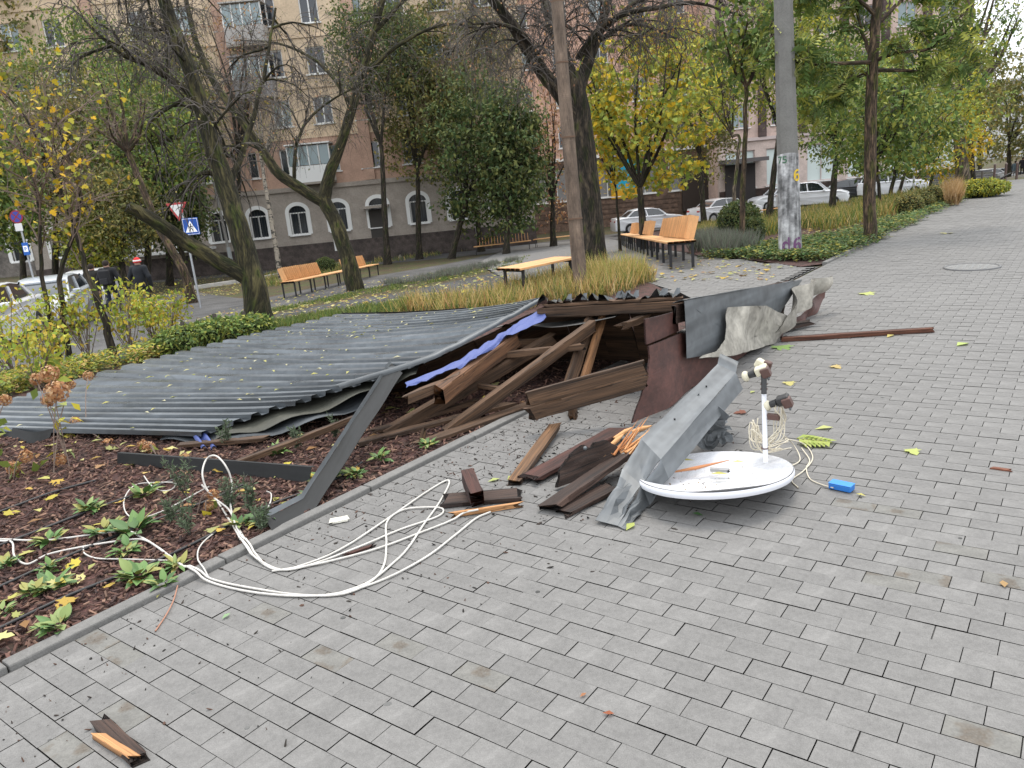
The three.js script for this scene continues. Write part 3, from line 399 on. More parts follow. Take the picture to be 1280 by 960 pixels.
{
  const o = plankThing('splintered_plank', 'dark brown plank broken into bright orange splinters beside the crushed casing', [['plank', H(683, 636, 0.03), H(778, 570, 0.1), 0.13, 0.032, wDark, V(-0.25, 1, 0.1), 0.012, 0.02]]);
  const base = H(778, 570, 0.1), dir = H(846, 517, 0.2).sub(base).normalize();
  const shards = [mat(0.5, 0.22, 0.08), mat(0.42, 0.17, 0.06), mat(0.6, 0.32, 0.14)];
  for (let k = 0; k < 22; k++) { const s = base.clone().add(V(rr(-0.06, 0.06), rr(-0.02, 0.03), rr(-0.06, 0.06))), L = rr(0.12, 0.42), e = s.clone().addScaledVector(dir.clone().add(V(rr(-0.3, 0.3), rr(-0.1, 0.25), rr(-0.3, 0.3))).normalize(), L), B = new MB(); B.tube([s, s.clone().lerp(e, 0.5), e], [rr(0.005, 0.012), rr(0.004, 0.008), 0.0006], 4); wpart(o, 'splinter', B.geo(), pick(shards)); }
  const o2 = plankThing('broken_plank', 'wide dark plank lying deepest under the splintered one, end pointing to the small block', [['plank', H(662, 598, 0.03), H(776, 536, 0.06), 0.13, 0.03, wRed, V(0, 1, 0), 0.012, 0.03]]);
  plankThing('broken_plank', 'curved dark board tucked beneath the splintered plank and casing', [['plank', H(705, 640, 0.015), H(765, 608, 0.03), 0.1, 0.02, wDark, V(0, 1, 0.2), 0.012, 0.03]]);
  // carved dark wooden post head between the planks
  const c = thing('shaped_board', 'dark board with a rounded, notched top edge between the broken planks', 'wood', H(728, 600, 0)), a = H(696, 610, 0.02), b = H(778, 578, 0.06), up = V(-0.05, 0.17, -0.03), L9 = a.distanceTo(b);
  wpart(c, 'board', outline([[0, 0], [L9, 0], [L9 * 0.98, 0.55], [L9 * 0.85, 0.85], [L9 * 0.66, 0.92], [L9 * 0.6, 0.78], [L9 * 0.5, 0.98], [L9 * 0.3, 0.85], [L9 * 0.1, 0.5]], 0.08, (x, y) => a.clone().lerp(b, x / L9).addScaledVector(up, y).add(V(0.012 * noi(x * 9, y * 4), 0.01 * noi(x * 9 + 5, y * 4), 0)), 0.035), wDark); const nb = new THREE.SphereGeometry(0.012, 8, 6); const np = H(731, 554, 0.235); nb.translate(np.x, np.y - 0.03, np.z); wpart(c, 'bolt_head', nb, greyMetal);
  // loose fresh splinters on the ground
  for (const [u, v, du, dv, L] of [[760, 560, 20, -18, 1], [768, 548, 22, -14, 1], [750, 575, 30, -14, 1], [790, 540, 25, -8, 1]]) { const q0 = H(u, v, 0.06), q1 = H(u + du, v + dv, 0.09), B2 = new MB(); B2.tube([q0, q0.clone().lerp(q1, 0.6), q1], [0.014, 0.017, 0.002], 5); solo('wood_splinter', 'loose pale orange splinter heaped beside the dark post end under the casing', 'splinter', B2.geo(), shards[2], 'orange splinters under the casing'); }
  { const q0 = H(124, 902, 0.012), q1 = H(172, 948, 0.012), g = bar(q0, q1, 0.055, 0.022, V(0, 1, 0), 0.008, 0.03); const s = thing('wood_splinter', 'charred dark chunk of wood with a fresh orange split face, alone on the pavers', 'splinter', q0.clone().lerp(q1, 0.5).setY(0)); wpart(s, 'dark_face', g, wDark); wpart(s, 'split_face', bar(H(124, 921, 0.012), H(170, 950, 0.012), 0.026, 0.026, V(0, 1, 0), 0.006, 0.03), wFresh); }
  solo('wood_splinter', 'small reddish wood chip lying alone on clean pavers right of the blue box', 'splinter', bar(H(1241, 585, 0.006), H(1264, 588, 0.006), 0.02, 0.012, V(0, 1, 0), 0.004, 0.01), woodMat(0.4, 0.16, 0.1));
  solo('wood_splinter', 'thin dark red splinter between the white cables on the pavers', 'splinter', bar(H(430, 694, 0.006), H(466, 682, 0.006), 0.02, 0.01, V(0, 1, 0), 0.004, 0.02), wRed);
  solo('plaster_chip', 'flat cream chip lying on the kerb near the bent flashing foot', 'debris', bar(H(413, 652, 0.012), H(433, 648, 0.012), 0.06, 0.012, V(0, 1, 0), 0.006), mat(0.6, 0.58, 0.5));
}
// ---------------------------------------------------------------- satellite dish
{
  const white = mat(0.8, 0.81, 0.84, { roughness: 0.45, map: rep(concreteT, 1.3) }), wplain = mat(0.72, 0.73, 0.77, { roughness: 0.4 }), black = mat(0.02, 0.02, 0.02, { roughness: 0.5 }), cream = mat(0.6, 0.56, 0.42, { roughness: 0.5 }), brown = mat(0.09, 0.045, 0.035, { roughness: 0.5 });
  const o = thing('satellite_dish', 'white oval satellite dish lying face up on the pavers with its feed arm standing', 'satellite dish', V(-1.55, 0, -3.82));
  const L = H(800, 598, 0.12), R = H(998, 588, 0.12), Fr = H(892, 610, 0.15), Bk = H(886, 562, 0.03), c = L.clone().lerp(R, 0.5), ex = R.clone().sub(L).multiplyScalar(0.5), ez = Bk.clone().sub(Fr).multiplyScalar(0.5);
  c.lerp(Fr.clone().lerp(Bk, 0.5), 0.5); const nrm = V().crossVectors(ex, ez).normalize(); if (nrm.y < 0) nrm.negate();
  const dish = (r, a, d = 0) => c.clone().addScaledVector(ex, r * Math.cos(a)).addScaledVector(ez, r * Math.sin(a)).addScaledVector(nrm, 0.085 * (r * r - 1) * 0.9 + d + (r > 0.9 ? 0.0 : 0));
  wpart(o, 'reflector', sheet(64, 14, (a, b) => { const th = a * Math.PI * 2, dent = b > 0.8 && Math.abs(th - 4.9) < 0.5 ? 0.012 * (b - 0.8) * 5 * Math.cos((th - 4.9) * 3) : 0; return dish(b, th, dent); }, 0.006), white);
  wpart(o, 'rim', sheet(64, 4, (a, b) => dish(1 + 0.012 * Math.sin(b * 3.1), a * Math.PI * 2, -0.032 * b), 0.003), wplain);
  const foot = H(957, 578, 0.09), topA = H(955, 488, 0.47), B = new MB();
  B.tube([foot, foot.clone().lerp(topA, 0.5), topA], 0.0135, 12); wpart(o, 'feed_arm', B.geo(), wplain);
  const tb = new MB(); tb.tube([H(955, 492, 0.46), H(955, 474, 0.53), H(954, 466, 0.565), H(949, 458, 0.59)], [0.015, 0.016, 0.016, 0.014], 10); wpart(o, 'arm_sleeve', tb.geo(), black);
  const at = (g, u, v, y) => { const p = H(u, v, y); g.translate(p.x, p.y, p.z); return g; };
  for (const [u, v, y] of [[955, 486, 0.475], [955, 480, 0.5], [956, 560, 0.165]]) wpart(o, 'clamp_ring', at(new THREE.TorusGeometry(0.017, 0.004, 6, 14).rotateX(1.57), u, v, y), brown);
  const lnb = (u, v, y, ang, col2) => { const g = new THREE.Group(); g.name = 'feed_horn'; const p = H(u, v, y).sub(o.position); g.position.copy(p); g.rotation.set(0.2, ang, 0.35); o.add(g); const m = (n, geo, mm) => { const q = new THREE.Mesh(geo, mm); q.name = n; g.add(q); };
    m('horn_cap', new THREE.SphereGeometry(0.03, 16, 10).scale(0.75, 1, 1).translate(-0.06, 0, 0), cream); m('throat', new THREE.CylinderGeometry(0.017, 0.022, 0.05, 12).rotateZ(1.57).translate(-0.03, 0, 0), black); m('housing', new RoundedBoxGeometry(0.07, 0.05, 0.055, 2, 0.01).translate(0.035, 0.004, 0), col2); m('cover', new RoundedBoxGeometry(0.05, 0.056, 0.045, 2, 0.008).translate(0.055, -0.008, 0.018), brown); for (const s of [-1, 1]) m('socket', new THREE.CylinderGeometry(0.006, 0.006, 0.03, 8).translate(0.05, -0.045, s * 0.012), greyMetal); };
  lnb(945, 466, 0.56, 0.2, cream); lnb(972, 503, 0.41, 0.15, black);
  { const g = new THREE.Group(); g.name = 'feed_horn'; g.position.copy(H(951, 455, 0.6).sub(o.position)); o.add(g); for (const [n, geo, m2] of [['housing', new RoundedBoxGeometry(0.06, 0.05, 0.05, 2, 0.012).rotateZ(-0.5), cream], ['cover', new RoundedBoxGeometry(0.045, 0.06, 0.04, 2, 0.01).rotateZ(-0.3).translate(0.035, -0.01, 0), brown]]) { const q = new THREE.Mesh(geo, m2); q.name = n; g.add(q); } }
  wpart(o, 'bracket', at(new RoundedBoxGeometry(0.07, 0.035, 0.03, 1, 0.006), 967, 521, 0.33), brown);
  // cream cable bundle wound round the arm and hanging to the ground
  const cab = mat(0.58, 0.53, 0.42, { roughness: 0.6 });
  for (let k = 0; k < 9; k++) { const P = [H(972 + rr(-6, 8), 508 + rr(-2, 4), 0.4), H(974 + rr(-8, 8), 530 + rr(-4, 4), 0.28), H(966 + rr(-14, 10), 548 + rr(-4, 4), 0.2), H(945 + rr(-14, 20), 552 + rr(-8, 8), 0.17), H(944 + rr(-6, 6), 530 + rr(-8, 8), 0.26), H(948 + rr(-6, 20), 562 + rr(-4, 6), 0.12), H(975 + rr(-5, 16), 556 + rr(-8, 8), 0.14)]; const b = new MB(); b.tube(smoothPts(P, 36), 0.0032, 5); wpart(o, 'cable', b.geo(), cab); }
  for (const P of [[[975, 540, 0.2], [992, 556, 0.05], [1000, 575, 0.01], [985, 585, 0.01], [990, 594, 0.008]], [[980, 548, 0.15], [1005, 555, 0.02], [1016, 572, 0.008], [1005, 588, 0.008], [990, 600, 0.006], [998, 610, 0.006]]]) { const b = new MB(); b.tube(smoothPts(P.map(p => H(...p)), 30), 0.0035, 6); wpart(o, 'cable', b.geo(), cab); }
  const bx = thing('connector_box', 'small bright blue box on the pavers at the end of a cream cable', 'connector box', H(1052, 612, 0));
  const bxg = new RoundedBoxGeometry(0.115, 0.03, 0.06, 2, 0.005).rotateY(-0.15); bxg.translate(0, 0.018, 0); part(bx, 'box', bxg, mat(0.02, 0.16, 0.5, { roughness: 0.5 })); part(bx, 'lid', box(0.117, 0.005, 0.062, 0, 0.0355, 0, 0.002).rotateY(-0.15), mat(0.03, 0.22, 0.62, { roughness: 0.45 }));
  const cb = new MB(); cb.tube(smoothPts([H(1002, 560, 0.02), H(1012, 575, 0.008), H(1008, 585, 0.006), H(1012, 598, 0.006), H(1025, 605, 0.006), H(1042, 610, 0.015)], 30), 0.0035, 6); wpart(bx, 'cable', cb.geo(), cab);
  { const g = new THREE.IcosahedronGeometry(1, 0), n = 700, im = new THREE.InstancedMesh(g, mat(1, 1, 1, { roughness: 1 }), n), O = new THREE.Object3D(), C = new THREE.Color(); for (let k = 0; k < n; k++) { const r = 0.62 * Math.sqrt(rnd()), p = dish(r, rr(0, 6.28), 0.002), s = 0.001 + 0.005 * rnd() ** 3; O.position.copy(p); O.rotation.set(rr(0, 6), rr(0, 6), 0); O.scale.set(s * rr(1, 3), s * 0.5, s); O.updateMatrix(); im.setMatrixAt(k, O.matrix); C.setRGB(...pick([[0.2, 0.14, 0.08], [0.1, 0.07, 0.045], [0.35, 0.27, 0.15]])); im.setColorAt(k, C); } stuff('dirt_crumbs', 'brown grit and bark crumbs lying in the bowl of the white dish', 'dirt', im); }
  // things that fell into the dish
  solo('wood_splinter', 'reddish orange wood sliver lying inside the white dish', 'splinter', (() => { const b = new MB(); b.tube([H(836, 591, 0.085), H(870, 585, 0.085), H(912, 575, 0.085)], [0.004, 0.011, 0.002], 4); return b.geo(); })(), mat(0.45, 0.19, 0.08));
  solo('metal_clip', 'small grey connector piece lying in the middle of the white dish', 'connector', bar(H(888, 587, 0.07), H(911, 588, 0.07), 0.025, 0.018, V(0, 1, 0), 0.003), mat(0.35, 0.35, 0.35, { roughness: 0.4, metalness: 0.5 }));
}
// ---------------------------------------------------------------- white cables across bed and pavers
{
  const wc = mat(0.78, 0.75, 0.69, { roughness: 0.55, map: rep(concreteT, 3, 1.3) });
  const cable = (label, pts, r = 0.0055) => { const q = pts.map(p => H(p[0], p[1], p[2] ?? (r + 0.003 + (H(p[0], p[1]).x < -3.35 ? 0.012 : 0)))); const b = new MB(); b.tube(smoothPts(q, pts.length * 9).map(p => { const s = clamp(1 - (Math.abs(p.x + 3.4) - 0.05) / 0.06, 0, 1); p.y = Math.max(p.y, r + 0.002 + 0.029 * s); return p; }), r, 7); solo('white_cable', label, 'cable', b.geo(), wc); };
  cable('thick white cable sweeping over the kerb and in a wide arc to the wood block', [[-30, 672], [0, 676], [15, 678], [18, 695], [34, 705], [60, 693], [100, 684], [150, 676], [180, 675], [205, 690], [235, 712], [270, 730], [330, 742], [405, 744], [470, 728], [530, 698], [570, 668], [595, 648], [613, 640]]);
  cable('white cable running beside the wide arc, doubling back in a narrow loop', [[-30, 676], [0, 674], [60, 675], [150, 664], [175, 671], [200, 686], [222, 703], [265, 724], [320, 736], [380, 744], [430, 742], [465, 726], [480, 706], [483, 680], [484, 652], [505, 637], [540, 634], [554, 637], [546, 646], [500, 662], [450, 683], [400, 702], [362, 712], [338, 708], [310, 688], [290, 655], [270, 625], [252, 606, 0.1]]);
  cable('white cable with a pointed loop reaching toward the dark roof opening', [[300, 672, 0.03], [315, 693], [345, 712], [385, 704], [430, 684], [485, 648], [530, 617], [557, 601], [561, 606], [548, 630], [530, 655], [510, 685], [490, 705], [460, 728], [420, 743]]);
  cable('white cable rising in a tall loop above the flashing strip on the mulch', [[330, 705], [310, 680], [295, 655], [285, 636, 0.06], [262, 617, 0.1], [253, 594, 0.2], [258, 574, 0.26], [270, 570, 0.28], [283, 584, 0.22], [290, 605, 0.12], [288, 630, 0.06], [296, 660, 0.03], [318, 692]]);
  cable('white cable crossing the pavers straight to the dark split plank', [[340, 714], [400, 704], [470, 686], [530, 664], [565, 650], [580, 641, 0.02], [598, 637, 0.03]]);
  cable('thin white cable curled into a ring on the mulch behind the sage plants', [[180, 595, 0.05], [188, 606], [200, 613], [214, 612], [219, 604, 0.05], [200, 603], [170, 606], [156, 622], [157, 640], [172, 648], [205, 638], [250, 614, 0.05], [262, 608, 0.1]], 0.004);
  cable('thin white cable arching over the kerb between green sprigs', [[262, 724], [248, 702], [250, 683], [270, 665], [300, 652], [322, 645], [336, 632], [339, 618, 0.03], [333, 614, 0.05]], 0.004);
  cable('short thin white cable lying in a flat hook on the mulch', [[104, 684], [106, 692], [122, 698], [160, 699], [222, 701]], 0.004);
}
// ---------------------------------------------------------------- buildings behind the trees
const glassDark = new THREE.MeshPhysicalMaterial({ color: 0x2a3036, roughness: 0.12, metalness: 0.0, clearcoat: 0.6 });
const glassPale = new THREE.MeshPhysicalMaterial({ color: 0x7f8f92, roughness: 0.18, clearcoat: 0.5 });
const whitePaint = mat(0.72, 0.72, 0.7, { roughness: 0.6 });
// a facade frame: a = along (to the right), y = up, o = out towards the viewer; all parts in metres
class Facade {
  constructor(name, label, u, depth, turn = 0, y = -1.6) { const p = Dp(u, 240, depth); p.y = y; this.o = thing(name, label, 'building', p); this.o.rotation.set(0, YAW + turn, 0); }
  box(n, m, x0, x1, y0, y1, z0, z1, par, bev = 0) { let g = box(x1 - x0, y1 - y0, z1 - z0, (x0 + x1) / 2, (y0 + y1) / 2, (z0 + z1) / 2, bev); g = boxUV(g); return part(par ?? this.o, n, g, m); }
}
// wall with rectangular or arched openings, extruded 0.4 m thick
function wallGeo(x0, x1, y0, y1, holes, th = 0.4) {
  const s = new THREE.Shape([[x0, y0], [x1, y0], [x1, y1], [x0, y1]].map(p => new THREE.Vector2(...p)));
  for (const [cx, by, w, h, arch] of holes) { const p = new THREE.Path(); p.moveTo(cx - w / 2, by); p.lineTo(cx + w / 2, by); if (arch) { const r = w / 2, k = h - r * 0.75; p.lineTo(cx + r, by + k); for (let i = 1; i < 10; i++) { const a = i / 10 * Math.PI; p.lineTo(cx + r * Math.cos(a), by + k + 0.75 * r * Math.sin(a)); } p.lineTo(cx - r, by + k); } else { p.lineTo(cx + w / 2, by + h); p.lineTo(cx - w / 2, by + h); } s.holes.push(p); }
  return boxUV(new THREE.ExtrudeGeometry(s, { depth: th, bevelEnabled: false }).translate(0, 0, -th));
}
function windowSet(par, cx, by, w, h, arch, frameM, glassM, surround, grill) {
  const g = new THREE.Group(); g.name = 'window'; par.add(g); const P = (n, geo, m) => { const q = new THREE.Mesh(geo, m); q.name = n; g.add(q); };
  const r = w / 2, k = arch ? h - r * 0.75 : h, f = 0.075;
  P('pane', box(w + 0.05, h, 0.02, cx, by + h / 2, -0.2), glassM);
  P('frame', merge([box(f, k, 0.07, cx - r + f / 2, by + k / 2, -0.15), box(f, k, 0.07, cx + r - f / 2, by + k / 2, -0.15), box(w, f, 0.068, cx, by + f / 2, -0.15), box(w, f, 0.069, cx, by + k - f / 2, -0.15), box(f, k, 0.066, cx, by + k / 2, -0.15)]), frameM);
  P('sill', box(w + 0.24, 0.07, 0.2, cx, by - 0.035, 0.06), whitePaint);
  if (surround) { const s = new THREE.Shape(), q = 0.24, o2 = new THREE.Path(); const mk = (p, e, lo) => { p.moveTo(cx - r - e, by - lo); p.lineTo(cx + r + e, by - lo); p.lineTo(cx + r + e, by + k); for (let i = 1; i < 12; i++) { const a = i / 12 * Math.PI; p.lineTo(cx + (r + e) * Math.cos(a), by + k + (0.75 * r + e) * Math.sin(a)); } p.lineTo(cx - r - e, by + k); p.closePath(); }; mk(s, q, 0.0); mk(o2, 0, -0.05); s.holes.push(o2); P('surround', new THREE.ExtrudeGeometry(s, { depth: 0.06, bevelEnabled: false }), whitePaint); }
  if (grill) { const B = []; for (let i = 1; i < 6; i++) B.push(box(0.022, h - 0.06, 0.022, cx - r + w * i / 6, by + h / 2, -0.08)); P('grille', merge(B), mat(0.03, 0.03, 0.03)); }
}
{ // old apartment house with arched ground-floor windows
  const f = new Facade('apartment_house', 'tan brick apartment house with white arched ground floor windows behind the bare trees', 395, 50);
  const stone = mat(0.44, 0.385, 0.33, { map: rep(concreteT, 0.35), bumpMap: rep(stoneT, 0.6), bumpScale: 0.03 }), tan = mat(0.76, 0.59, 0.41, { map: rep(concreteT, 0.3) }), red = mat(0.6, 0.39, 0.29, { map: rep(concreteT, 0.4) });
  const sp = 2.62, x0 = -19, x1 = 14, gH = 4.1, nb = []; for (let k = -7; k <= 5; k++) nb.push(k * sp - 1.45 + 0.05);
  const arches = nb.map(x => [x, 1.35, 1.12, 1.85, true]);
  part(f.o, 'ground_wall', wallGeo(x0, x1, 0, gH, arches), stone);
  for (const a of arches) windowSet(f.o, a[0], a[1], a[2], a[3], true, whitePaint, glassDark, true, true);
  f.box('plinth', mat(0.16, 0.125, 0.11, { map: rep(stoneT, 0.5) }), x0, x1, -3, 0.7, 0, 0.12);
  f.box('string_course', stone, x0, x1, gH, gH + 0.28, -0.4, 0.14);
  for (let s = 0; s < 5; s++) { const y = gH + 0.28 + s * 2.95, hs = nb.map(x => [x, y + 0.75, 1.15, 1.6, false]); part(f.o, 'upper_wall', wallGeo(x0, x1, y, y + 2.95, hs), s === 0 ? red : tan);
    hs.forEach((h2, i) => { if (s > 3 && i > 2) return; windowSet(f.o, h2[0], h2[1], h2[2], h2[3], false, whitePaint, (i * 7 + s * 3) % 4 ? glassDark : glassPale, false, false); });
    f.box('band', tan, x0, x1, y + 2.9, y + 3.0, 0, 0.08); }
  for (const x of [-12.2, -4.3, 3.6]) f.box('pilaster', red, x - 0.35, x + 0.35, gH + 0.3, 19, 0, 0.16);
  // glazed white balcony boxes and open balconies
  const balc = (x, y, w, m) => { const g = new THREE.Group(); g.name = 'balcony'; f.o.add(g); const P = (n, geo, mm) => { const q = new THREE.Mesh(geo, mm); q.name = n; g.add(q); }; P('slab', box(w, 0.14, 1.1, x, y, 0.55), stone); P('front', box(w - 0.06, 1, 0.05, x, y + 0.57, 1.05), m); for (const s of [-1, 1]) P('cheek', box(0.05, 0.99, 1, x + s * (w / 2 - 0.03), y + 0.57, 0.54), m); for (let k = 0; k < 4; k++) P('glazing', box(w / 4 - 0.08, 1.15, 0.03, x - w / 2 + w / 8 + k * w / 4, y + 1.68, 1.05), glassPale); for (let k = 0; k <= 4; k++) P('mullion', box(0.07, 1.25, 0.07, x - w / 2 + 0.04 + k * (w - 0.08) / 4, y + 1.68, 1.05), whitePaint); P('roof', box(w + 0.15, 0.08, 1.25, x, y + 2.38, 0.6), m); };
  balc(0.1, 4.5, 2.7, whitePaint); balc(-2.6, 9.9, 2.4, mat(0.25, 0.24, 0.24)); balc(-2.6, 12.9, 2.4, mat(0.4, 0.38, 0.36)); balc(-10.4, 7.2, 2.4, whitePaint); balc(8, 10, 2.4, mat(0.4, 0.3, 0.25));
  // doorway
  f.box('door', mat(0.05, 0.045, 0.04), 3.2, 4.3, 0.2, 2.5, 0.02, 0.08); f.box('door_canopy', stone, 2.9, 4.6, 2.6, 2.75, 0, 0.9); f.box('door_panel', whitePaint, 0.7, 1.0, 0.1, 3.2, 0.02, 0.2);
  const dp = new THREE.CylinderGeometry(0.07, 0.07, 18, 8).translate(10.1, 9.2, 0.16); part(f.o, 'drainpipe', dp, mat(0.5, 0.5, 0.5, { metalness: 0.5, roughness: 0.5 }));
  f.box('roof', mat(0.12, 0.1, 0.09), x0 - 0.3, x1 + 0.3, 19.1, 19.5, -9, 0.5); f.box('side_wall', tan, x0, x0 + 0.4, 0, 19, -9, -0.41); f.box('side_wall', tan, x1 - 0.4, x1, 0, 19, -9, -0.41); f.box('back_wall', tan, x0, x1, 0, 19, -9.4, -9.01);
  f.box('awning', whitePaint, -12.6, -7, 1.0, 1.14, 0.1, 1.6);
}
function block(name, label, u, depth, turn, o) { // plastered block with a ground floor and rows of windows
  const f = new Facade(name, label, u, depth, turn, -2.1), { w, gH, n, st, wall, ground, sp, win, shop, gy, glass = glassDark, trim = whitePaint, pil } = o;
  const xs = []; for (let k = 0; k < n; k++) xs.push((k - (n - 1) / 2) * sp);
  f.box('foundation', ground, -w / 2, w / 2, -3, -0.002, -9.9, -0.003);
  const gh = shop ? xs.map(x => [x, gy, sp * 0.72, gH - gy - 0.7, false]) : [];
  part(f.o, 'ground_wall', wallGeo(-w / 2, w / 2, 0, gH, gh), ground);
  for (const h2 of gh) { windowSet(f.o, h2[0], h2[1], h2[2], h2[3], false, trim, o.shopGlass ?? glassPale, false, false); }
  f.box('string_course', trim, -w / 2, w / 2, gH, gH + 0.25, -0.4, 0.2);
  for (let s = 0; s < st; s++) { const y = gH + 0.25 + s * 3.2, hs = xs.map(x => [x, y + 0.8, win, 1.8, false]); part(f.o, 'upper_wall', wallGeo(-w / 2, w / 2, y, y + 3.2, hs), wall); hs.forEach((q, i) => windowSet(f.o, q[0], q[1], q[2], q[3], false, trim, (i + s) % 3 ? glass : glassPale, false, false)); }
  if (pil) for (let k = 0; k <= n; k++) f.box('pilaster', pil, -w / 2 + 0.3 + k * (w - 0.6) / n - 0.3, -w / 2 + 0.3 + k * (w - 0.6) / n + 0.3, gH + 0.25, gH + st * 3.2, 0, 0.25);
  const top = gH + 0.25 + st * 3.2; f.box('cornice', trim, -w / 2 - 0.3, w / 2 + 0.3, top, top + 0.4, -10, 0.5); for (const s of [-1, 1]) f.box('side_wall', wall, s > 0 ? w / 2 - 0.4 : -w / 2, s > 0 ? w / 2 : -w / 2 + 0.4, 0, top, -10, -0.41); f.box('back_wall', wall, -w / 2, w / 2, 0, top, -10.4, -10.01);
  return f;
}
const pink = mat(0.74, 0.56, 0.49, { map: rep(concreteT, 0.25) }), pinkStone = mat(0.7, 0.57, 0.51, { map: rep(concreteT, 0.4) }), brownBrick = mat(0.28, 0.18, 0.13, { map: rep(stoneT, 0.5) }), peach = mat(0.74, 0.48, 0.37, { map: rep(concreteT, 0.25) });
const fr = block('office_building', 'pink stone office building with pale shop windows behind the parked white cars', 1052, 63, 0, { w: 20, gH: 5.3, n: 6, st: 5, wall: pink, ground: pinkStone, sp: 3.3, win: 1.5, shop: true, gy: 1.7, shopGlass: mat(0.55, 0.62, 0.6, { roughness: 0.3 }), pil: mat(0.16, 0.11, 0.1, { map: rep(stoneT, 0.3) }), trim: mat(0.5, 0.42, 0.4) });
fr.box('plinth', mat(0.1, 0.06, 0.05, { map: rep(stoneT, 0.5) }), -10, 10, 0, 1.55, 0.0, 0.25); fr.box('entrance', mat(0.03, 0.025, 0.025), -9.6, -7.2, 0.1, 3.6, 0.26, 0.5); fr.box('entrance_canopy', mat(0.1, 0.09, 0.09), -10, -6.6, 3.7, 4.0, 0, 2.0);
const fm = block('corner_house', 'brown brick house with peach upper floors and a teal mural window, behind the yellow maple', 760, 66, 0, { w: 23, gH: 5.2, n: 7, st: 4, wall: peach, ground: brownBrick, sp: 3.2, win: 1.35, shop: true, gy: 1.9, shopGlass: mat(0.2, 0.2, 0.2, { roughness: 0.3 }) });
{ // mural poster in one window: loose painted patches
  const mural = tex(128, (x, y) => { const a = fbm(n1, x, y, 4, 4, 3), b = fbm(n2, x, y, 6, 6, 3); return y < 0.25 ? [0.8, 0.6, 0.1] : b > 0.58 && y < 0.62 ? [0.85, 0.4, 0.12] : a > 0.55 ? [0.1, 0.5, 0.55] : [0.02, 0.62, 0.75]; });
  const g = box(2.7, 3.2, 0.06, 1.6 + 1.6 - 1.6, 3.3, 0.1); part(fm.o, 'mural', g, new THREE.MeshStandardMaterial({ map: mural, roughness: 0.7 }));
  fm.box('gate', mat(0.035, 0.025, 0.02), 6.3, 9.2, 0.1, 4.2, 0.03, 0.3); fm.box('gas_pipe', mat(0.6, 0.42, 0.03), 9.55, 9.67, 0.2, 4.6, 0.1, 0.22); fm.box('gas_pipe', mat(0.6, 0.42, 0.03), 7.2, 9.55, 4.45, 4.56, 0.1, 0.22);
  for (let k = 0; k < 12; k++) fm.box('stone_course', brownBrick, -11.4, 5.9, 0.25 + k * 0.4 > 1.8 ? 5.02 : 0.12 + k * 0.4, 0.25 + k * 0.4 > 1.8 ? 5.15 : 0.12 + k * 0.4 + 0.34, 0, 0.05 + k * 0.004);
}
const fl = block('grey_house', 'grey plastered house glimpsed far behind the trees on the street side', 20, 74, 0.1, { w: 24, gH: 4, n: 7, st: 3, wall: mat(0.4, 0.38, 0.35, { map: rep(stoneT, 0.25) }), ground: mat(0.3, 0.27, 0.24, { map: rep(stoneT, 0.25) }), sp: 3.3, win: 1.4, shop: false, gy: 1.5 });
const ff = block('distant_house', 'pale distant building beyond the crossing at the end of the promenade', 1330, 150, -0.2, { w: 40, gH: 4, n: 10, st: 3, wall: mat(0.55, 0.55, 0.55), ground: mat(0.5, 0.5, 0.5), sp: 3.8, win: 1.5, shop: false, gy: 1.5 });
// ---------------------------------------------------------------- street furniture
const steel = mat(0.32, 0.33, 0.34, { roughness: 0.5, metalness: 0.6 }), blackSteel = mat(0.03, 0.03, 0.032, { roughness: 0.5, metalness: 0.4 });
const cyl = (a, b, r0, r1, seg = 12) => { const B = new MB(); B.tube([a, a.clone().lerp(b, 0.5), b], [r0, (r0 + r1) / 2, r1], seg); return B.geo(); };
function taperPole(pts, r0, r1, n = 16, seg = 16, wob = 0) { const B = new MB(); B.tube(smoothPts(pts, n).map((p, i) => p.add(V(wob * noi(i, 3), 0, wob * noi(i, 9)))), t => lerp(r0, r1, t), seg); return B.geo(); }
const poleUp = (u, v, topH, uTop, vTop) => { const b = G(u, v), d = depthOf(b), t = Dp(uTop, vTop, d), k = (topH - b.y) / (t.y - b.y); return [b, b.clone().addScaledVector(t.sub(b), k)]; };
{
  const [b, t] = poleUp(727, 366, 9, 696, 0);
  const o = thing('wooden_pole', 'bare brown wooden pole standing in the dry grass in front of the large dark tree', 'pole', b); wpart(o, 'shaft', taperPole([b.clone().add(V(0, -0.3, 0)), b.clone().lerp(t, 0.5), t], 0.112, 0.074, 20, 16, 0.004), mat(0.3, 0.215, 0.155, { map: rep(stoneT, 1.5, 0.3), bumpMap: rep(woodB, 0.6, 3), bumpScale: 0.006 })); 
  for (const y of [1.1, 2.3, 3.4, 4.3]) wpart(o, 'band', (() => { const k = (y - b.y) / (t.y - b.y), c = b.clone().lerp(t, k), B = new MB(); B.tube([c.clone().add(V(0, -0.012, 0)), c.clone().add(V(0, 0.012, 0))], lerp(0.115, 0.076, k), 16, false); return B.geo(); })(), mat(0.14, 0.085, 0.055));
}
